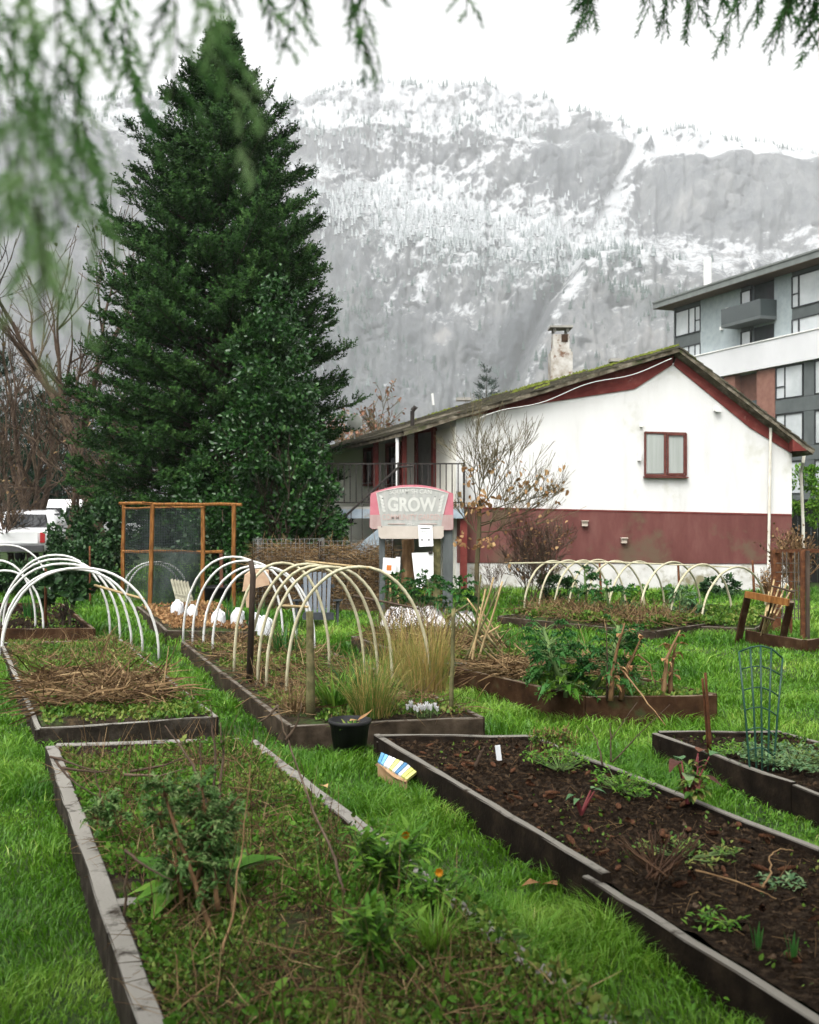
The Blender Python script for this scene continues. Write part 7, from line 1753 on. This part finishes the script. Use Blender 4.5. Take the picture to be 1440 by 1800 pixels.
def lawn_weeds():
    rg = np.random.default_rng(78); nb = NB()
    for (y0, y1, dens, sz) in ((3.0, 6.0, 420, .022), (6.0, 11, 260, .028), (11, 18, 120, .04)):
        n = int(.84*(y1*y1-y0*y0)/2*dens); y = np.sqrt(rg.uniform(y0*y0, y1*y1, n)); x = rg.uniform(-.42, .42, n)*y
        bad = fbm(x*1.9, y*1.9, o=3, seed=88)+rg.normal(0, .05, n) < .52
        for k in BEDS: bad |= in_poly(x, y, BEDS[k][:4])
        x, y = x[~bad], y[~bad]; n = len(x)
        nb.scatter(LEAF_V, None, LEAF_F, frames(rg.normal(size=(n, 3))*[1, 1, .3]+[0, 0, .5], rg.uniform(-.4, .4, n), rg.uniform(.6, 1.4, n)*sz), np.c_[x, y, ground_z(x, y)+rg.uniform(.01, .06, n)], rg.random(n)*.7)
    tag(nb.build('lawn_weeds', M['bright_leaf']), 'clover and small broad weeds growing through the lawn', 'weeds', None, 'stuff')
lawn_weeds()
def edge_overgrowth():
    # weeds creeping over the path-side board of the left foreground bed
    rg = np.random.default_rng(79); n = 1700; v = rg.beta(1.3, 1.8, n)*.6; u = 1+rg.normal(0, .05, n); xy = bed_uv('A', u, v); x, y = xy[:, 0], xy[:, 1]
    keep = (fbm(x*2.1, y*2.1, o=2, seed=95) > .40) & (y > 3); x, y, u = x[keep], y[keep], u[keep]; n = len(x)
    z = np.where(u > 1.03, rg.uniform(.04, .2, n), rg.uniform(.19, .26, n))
    nb = NB(); nb.scatter(LEAF_V, None, LEAF_F, frames(rg.normal(size=(n, 3))+[.3, 0, .5], rg.uniform(0, 6, n), rg.uniform(.6, 1.5, n)*.032), np.c_[x, y, z], rg.random(n)*.8)
    tag(nb.build('creeping_weeds', M['weed']), 'weeds creeping over the path-side board of the left foreground bed', 'weeds', None, 'stuff')
edge_overgrowth()

# ================================================================== the conifer over the camera, its branches hanging into the picture
def overhang():
    rg = np.random.default_rng(3); rd = random.Random(3)
    base = Vector((-1.6, -2.6, 0))
    t = thing('overhanging_conifer', base, 'out-of-focus conifer branches hanging into the top of the picture', 'tree')
    tr = MB(); tr.tube([base, base+V3(0, 0, 4), base+V3(.1, .1, 9), base+V3(.1, .1, 14)], [.34, .30, .2, .04], 12); tr.build('trunk', M['bark'], t, True)
    T, D, S_, TI = [], [], [], []
    lim = MB()
    def spray(p, d, L, hang, sz, dens=1.0, tn=(0, 1)):
        """a drooping branchlet bristling with needles"""
        d = Vector(d).normalized(); P = [Vector(p)]
        for i in range(8):
            d = (d+V3(rd.uniform(-.08, .08), rd.uniform(-.08, .08), -hang*.16)).normalized(); P.append(P[-1]+d*L/8)
        lim.tube(P, [max(.0012, .006*L*(1-i/8.6)) for i in range(9)], 4, cap=False)
        n = int(L/sz*2.6*dens)
        for i in range(n):
            f = (i+.5)/n; k = min(7, int(f*8)); q = P[k].lerp(P[k+1], f*8-k); tg = (P[k+1]-P[k]).normalized(); sd_ = tg.cross(V3(0, 0, 1))
            if sd_.length < .1: sd_ = V3(1, 0, 0)
            sd_.normalize(); sg = 1 if i % 2 else -1
            e = (tg*.8+sd_*sg*rd.uniform(.3, 1)+V3(0, rd.uniform(-.5, .5), -.25)).normalized()
            T.append(q); D.append(e); S_.append(sz*rd.uniform(.7, 1.3)*(1.15-.5*f)); TI.append(rd.uniform(*tn))
            if rd.random() < .7: T.append(q+e*sz*.7); D.append(e+V3(rd.uniform(-.4, .4), 0, -.3)); S_.append(sz*rd.uniform(.5, 1)); TI.append(rd.uniform(*tn))
    # near sprays, upper left
    for (x, y, Y, dx, dz, L, hang, sz, tn) in (
        (-40, -60, 1.25, .25, -1, .34, .3, .05, (.2, .9)), (40, -70, 1.1, .12, -1, .30, .2, .05, (.3, 1)), (95, -80, 1.2, .02, -1, .34, .2, .05, (.2, .9)), (150, -70, 1.3, .05, -1, .22, .2, .05, (.3, 1)),
        (15, 60, .95, .12, -1, .20, .1, .045, (.5, 1)), (55, 180, .9, .02, -1, .19, .1, .045, (.6, 1)), (120, 100, 1.1, .05, -1, .20, .1, .05, (.4, 1)),
        (75, 360, .85, -.02, -1, .10, .1, .04, (.7, 1)), (200, -60, 1.6, .2, -1, .2, .2, .05, (.1, .7)), (300, -80, 1.45, .18, -1, .22, .2, .05, (.1, .7)),
        (345, -70, 1.15, .10, -1, .175, .1, .045, (.4, 1)), (-20, 0, 1.5, .05, -1, .36, .1, .055, (.2, .8)), (30, 260, 1.3, .1, -1, .16, .1, .05, (.4, 1)),
        (210, 40, 1.9, .3, -.8, .2, .3, .05, (0, .5)), (140, 200, 1.7, .3, -.7, .14, .3, .05, (.1, .6)), (440, -60, 1.9, .5, -.7, .16, .3, .045, (.1, .6)), (520, -60, 2.0, .1, -1, .16, .3, .045, (.1, .6)), (600, -70, 2.0, .3, -.9, .2, .3, .045, (.1, .6)), (640, -60, 2.0, .1, -1, .2, .2, .045, (.1, .6)), (820, -40, 2.2, .05, -1, .085, .1, .04, (.2, .6)), (385, -80, 2.0, .2, -1, .16, .1, .04, (0, .6))):
        spray(at(x, y, Y), (dx, rd.uniform(-.2, .2), dz), L*.94, hang, sz*1.3, 1.0, tn)
    # sharper, darker sprays upper right
    for (x, y, Y, dx, dz, L, hang, sz) in ((1075, -60, 3.4, -.6, -.8, .27, .3, .06), (1060, -60, 3.3, -.3, -.9, .24, .3, .06), (1235, -60, 3.4, -.3, -.9, .26, .3, .06), (1415, -40, 3.3, -.5, -.8, .28, .3, .06), (1020, -40, 3.4, .1, -1, .16, .3, .055), (1190, -50, 3.5, -.35, -1, .23, .3, .06), (1215, -60, 3.5, .1, -1, .24, .2, .06), (1285, -50, 3.6, -.2, -1, .18, .3, .055), (1330, -40, 3.4, -.4, -.6, .27, .4, .06), (1400, -60, 3.2, -.25, -1, .29, .2, .06), (1432, -60, 3.2, -.05, -1, .31, .2, .065), (1460, -50, 3.2, -.15, -1, .28, .2, .065), (1145, -60, 3.5, -.2, -1, .20, .3, .055), (1375, -60, 3.3, -.5, -.9, .25, .3, .06)):
        spray(at(x, y-14, Y), (dx, rd.uniform(-.2, .2), dz), L*.82, hang, sz*1.25, 1.5, (0, .22))
    tv, f3 = sprig_template(16, .8, .045)
    A = lambda v: np.array([tuple(q) for q in v])
    nb = NB(); nb.scatter(tv, f3, None, frames(A(D), rg.uniform(0, 6.28, len(T)), np.array(S_)), A(T), np.array(TI)); nb.build('hanging_sprays', M['near_needle'], t)
    # the boughs that carry them, above and behind the camera
    T, D, S_, TI = [], [], [], []
    for w_ in range(30):
        z = 3.3+w_*.34; f = (z-3)/11
        for j in range(8):
            az = 2*PI*(j+rd.random())/8; L = 5.4*(1-f)*rd.uniform(.8, 1.1)+.3
            if -1.0 < math.atan2(math.sin(az-PI/2), math.cos(az-PI/2)) < 1.0 and z < 6.2: L *= .78
            out = Vector((math.cos(az), math.sin(az), 0)); p0 = base+V3(0, 0, z)
            bp = lambda s_: p0+out*(L*s_)+V3(0, 0, L*(.12*s_-.30*s_*s_))
            lim.tube([bp(q/4) for q in range(5)], [max(.006, .014*L*(1-q/4.4)) for q in range(5)], 4, cap=False)
            for q in range(14):
                s_ = .2+.8*q/14; b = bp(s_)
                for sg in (-1, 1):
                    sd_ = out.cross(V3(0, 0, 1)); e = (out*.5+sd_*sg+V3(0, 0, -.35)).normalized()
                    for u in (.15, .5, .85): T.append(b+e*u*L*.2); D.append(e+V3(0, 0, rd.uniform(-.4, .1))); S_.append(.34); TI.append(rd.random()*.6)
    T_, D_ = A(T), A(D); S_ = np.array(S_); TI = np.array(TI)
    # keep them out of the camera's own view
    tip = T_+D_/np.linalg.norm(D_, axis=1, keepdims=True)*.4
    def inview(P): return (P[:, 1] > .1) & (np.abs(P[:, 0]) < .44*P[:, 1]+.3) & (P[:, 2]-EYE < .50*P[:, 1]+.45)
    k = ~(inview(T_) | inview(tip)) & (T_[:, 1] < .4)
    tv, f3 = sprig_template(4, .9, .16)
    nb = NB(); nb.scatter(tv, f3, None, frames(D_[k], rg.uniform(0, 6.28, k.sum()), S_[k]), T_[k], TI[k]); nb.build('crown', M['spruce'], t)
    lim.build('limbs', M['bark'], t)['kind'] = 'stuff'
overhang()

# ================================================================== misty air
def haze():
    m = bpy.data.materials.new('misty_air'); m.use_nodes = True; nt = m.node_tree; nt.nodes.clear()
    o = nt.nodes.new('ShaderNodeOutputMaterial'); v = nt.nodes.new('ShaderNodeVolumePrincipled')
    v.inputs['Color'].default_value = (.93, .95, .98, 1); v.inputs['Density'].default_value = HAZE; v.inputs['Anisotropy'].default_value = .1
    nt.links.new(v.outputs[0], o.inputs['Volume'])
    mb = MB(); mb.box((0, 0, 349), (5400, 5400, 702)); b = mb.build('haze', m); tag(b, 'thin pale mist hanging in the valley air', 'haze', None, 'stuff')
HAZE = .00022
haze()
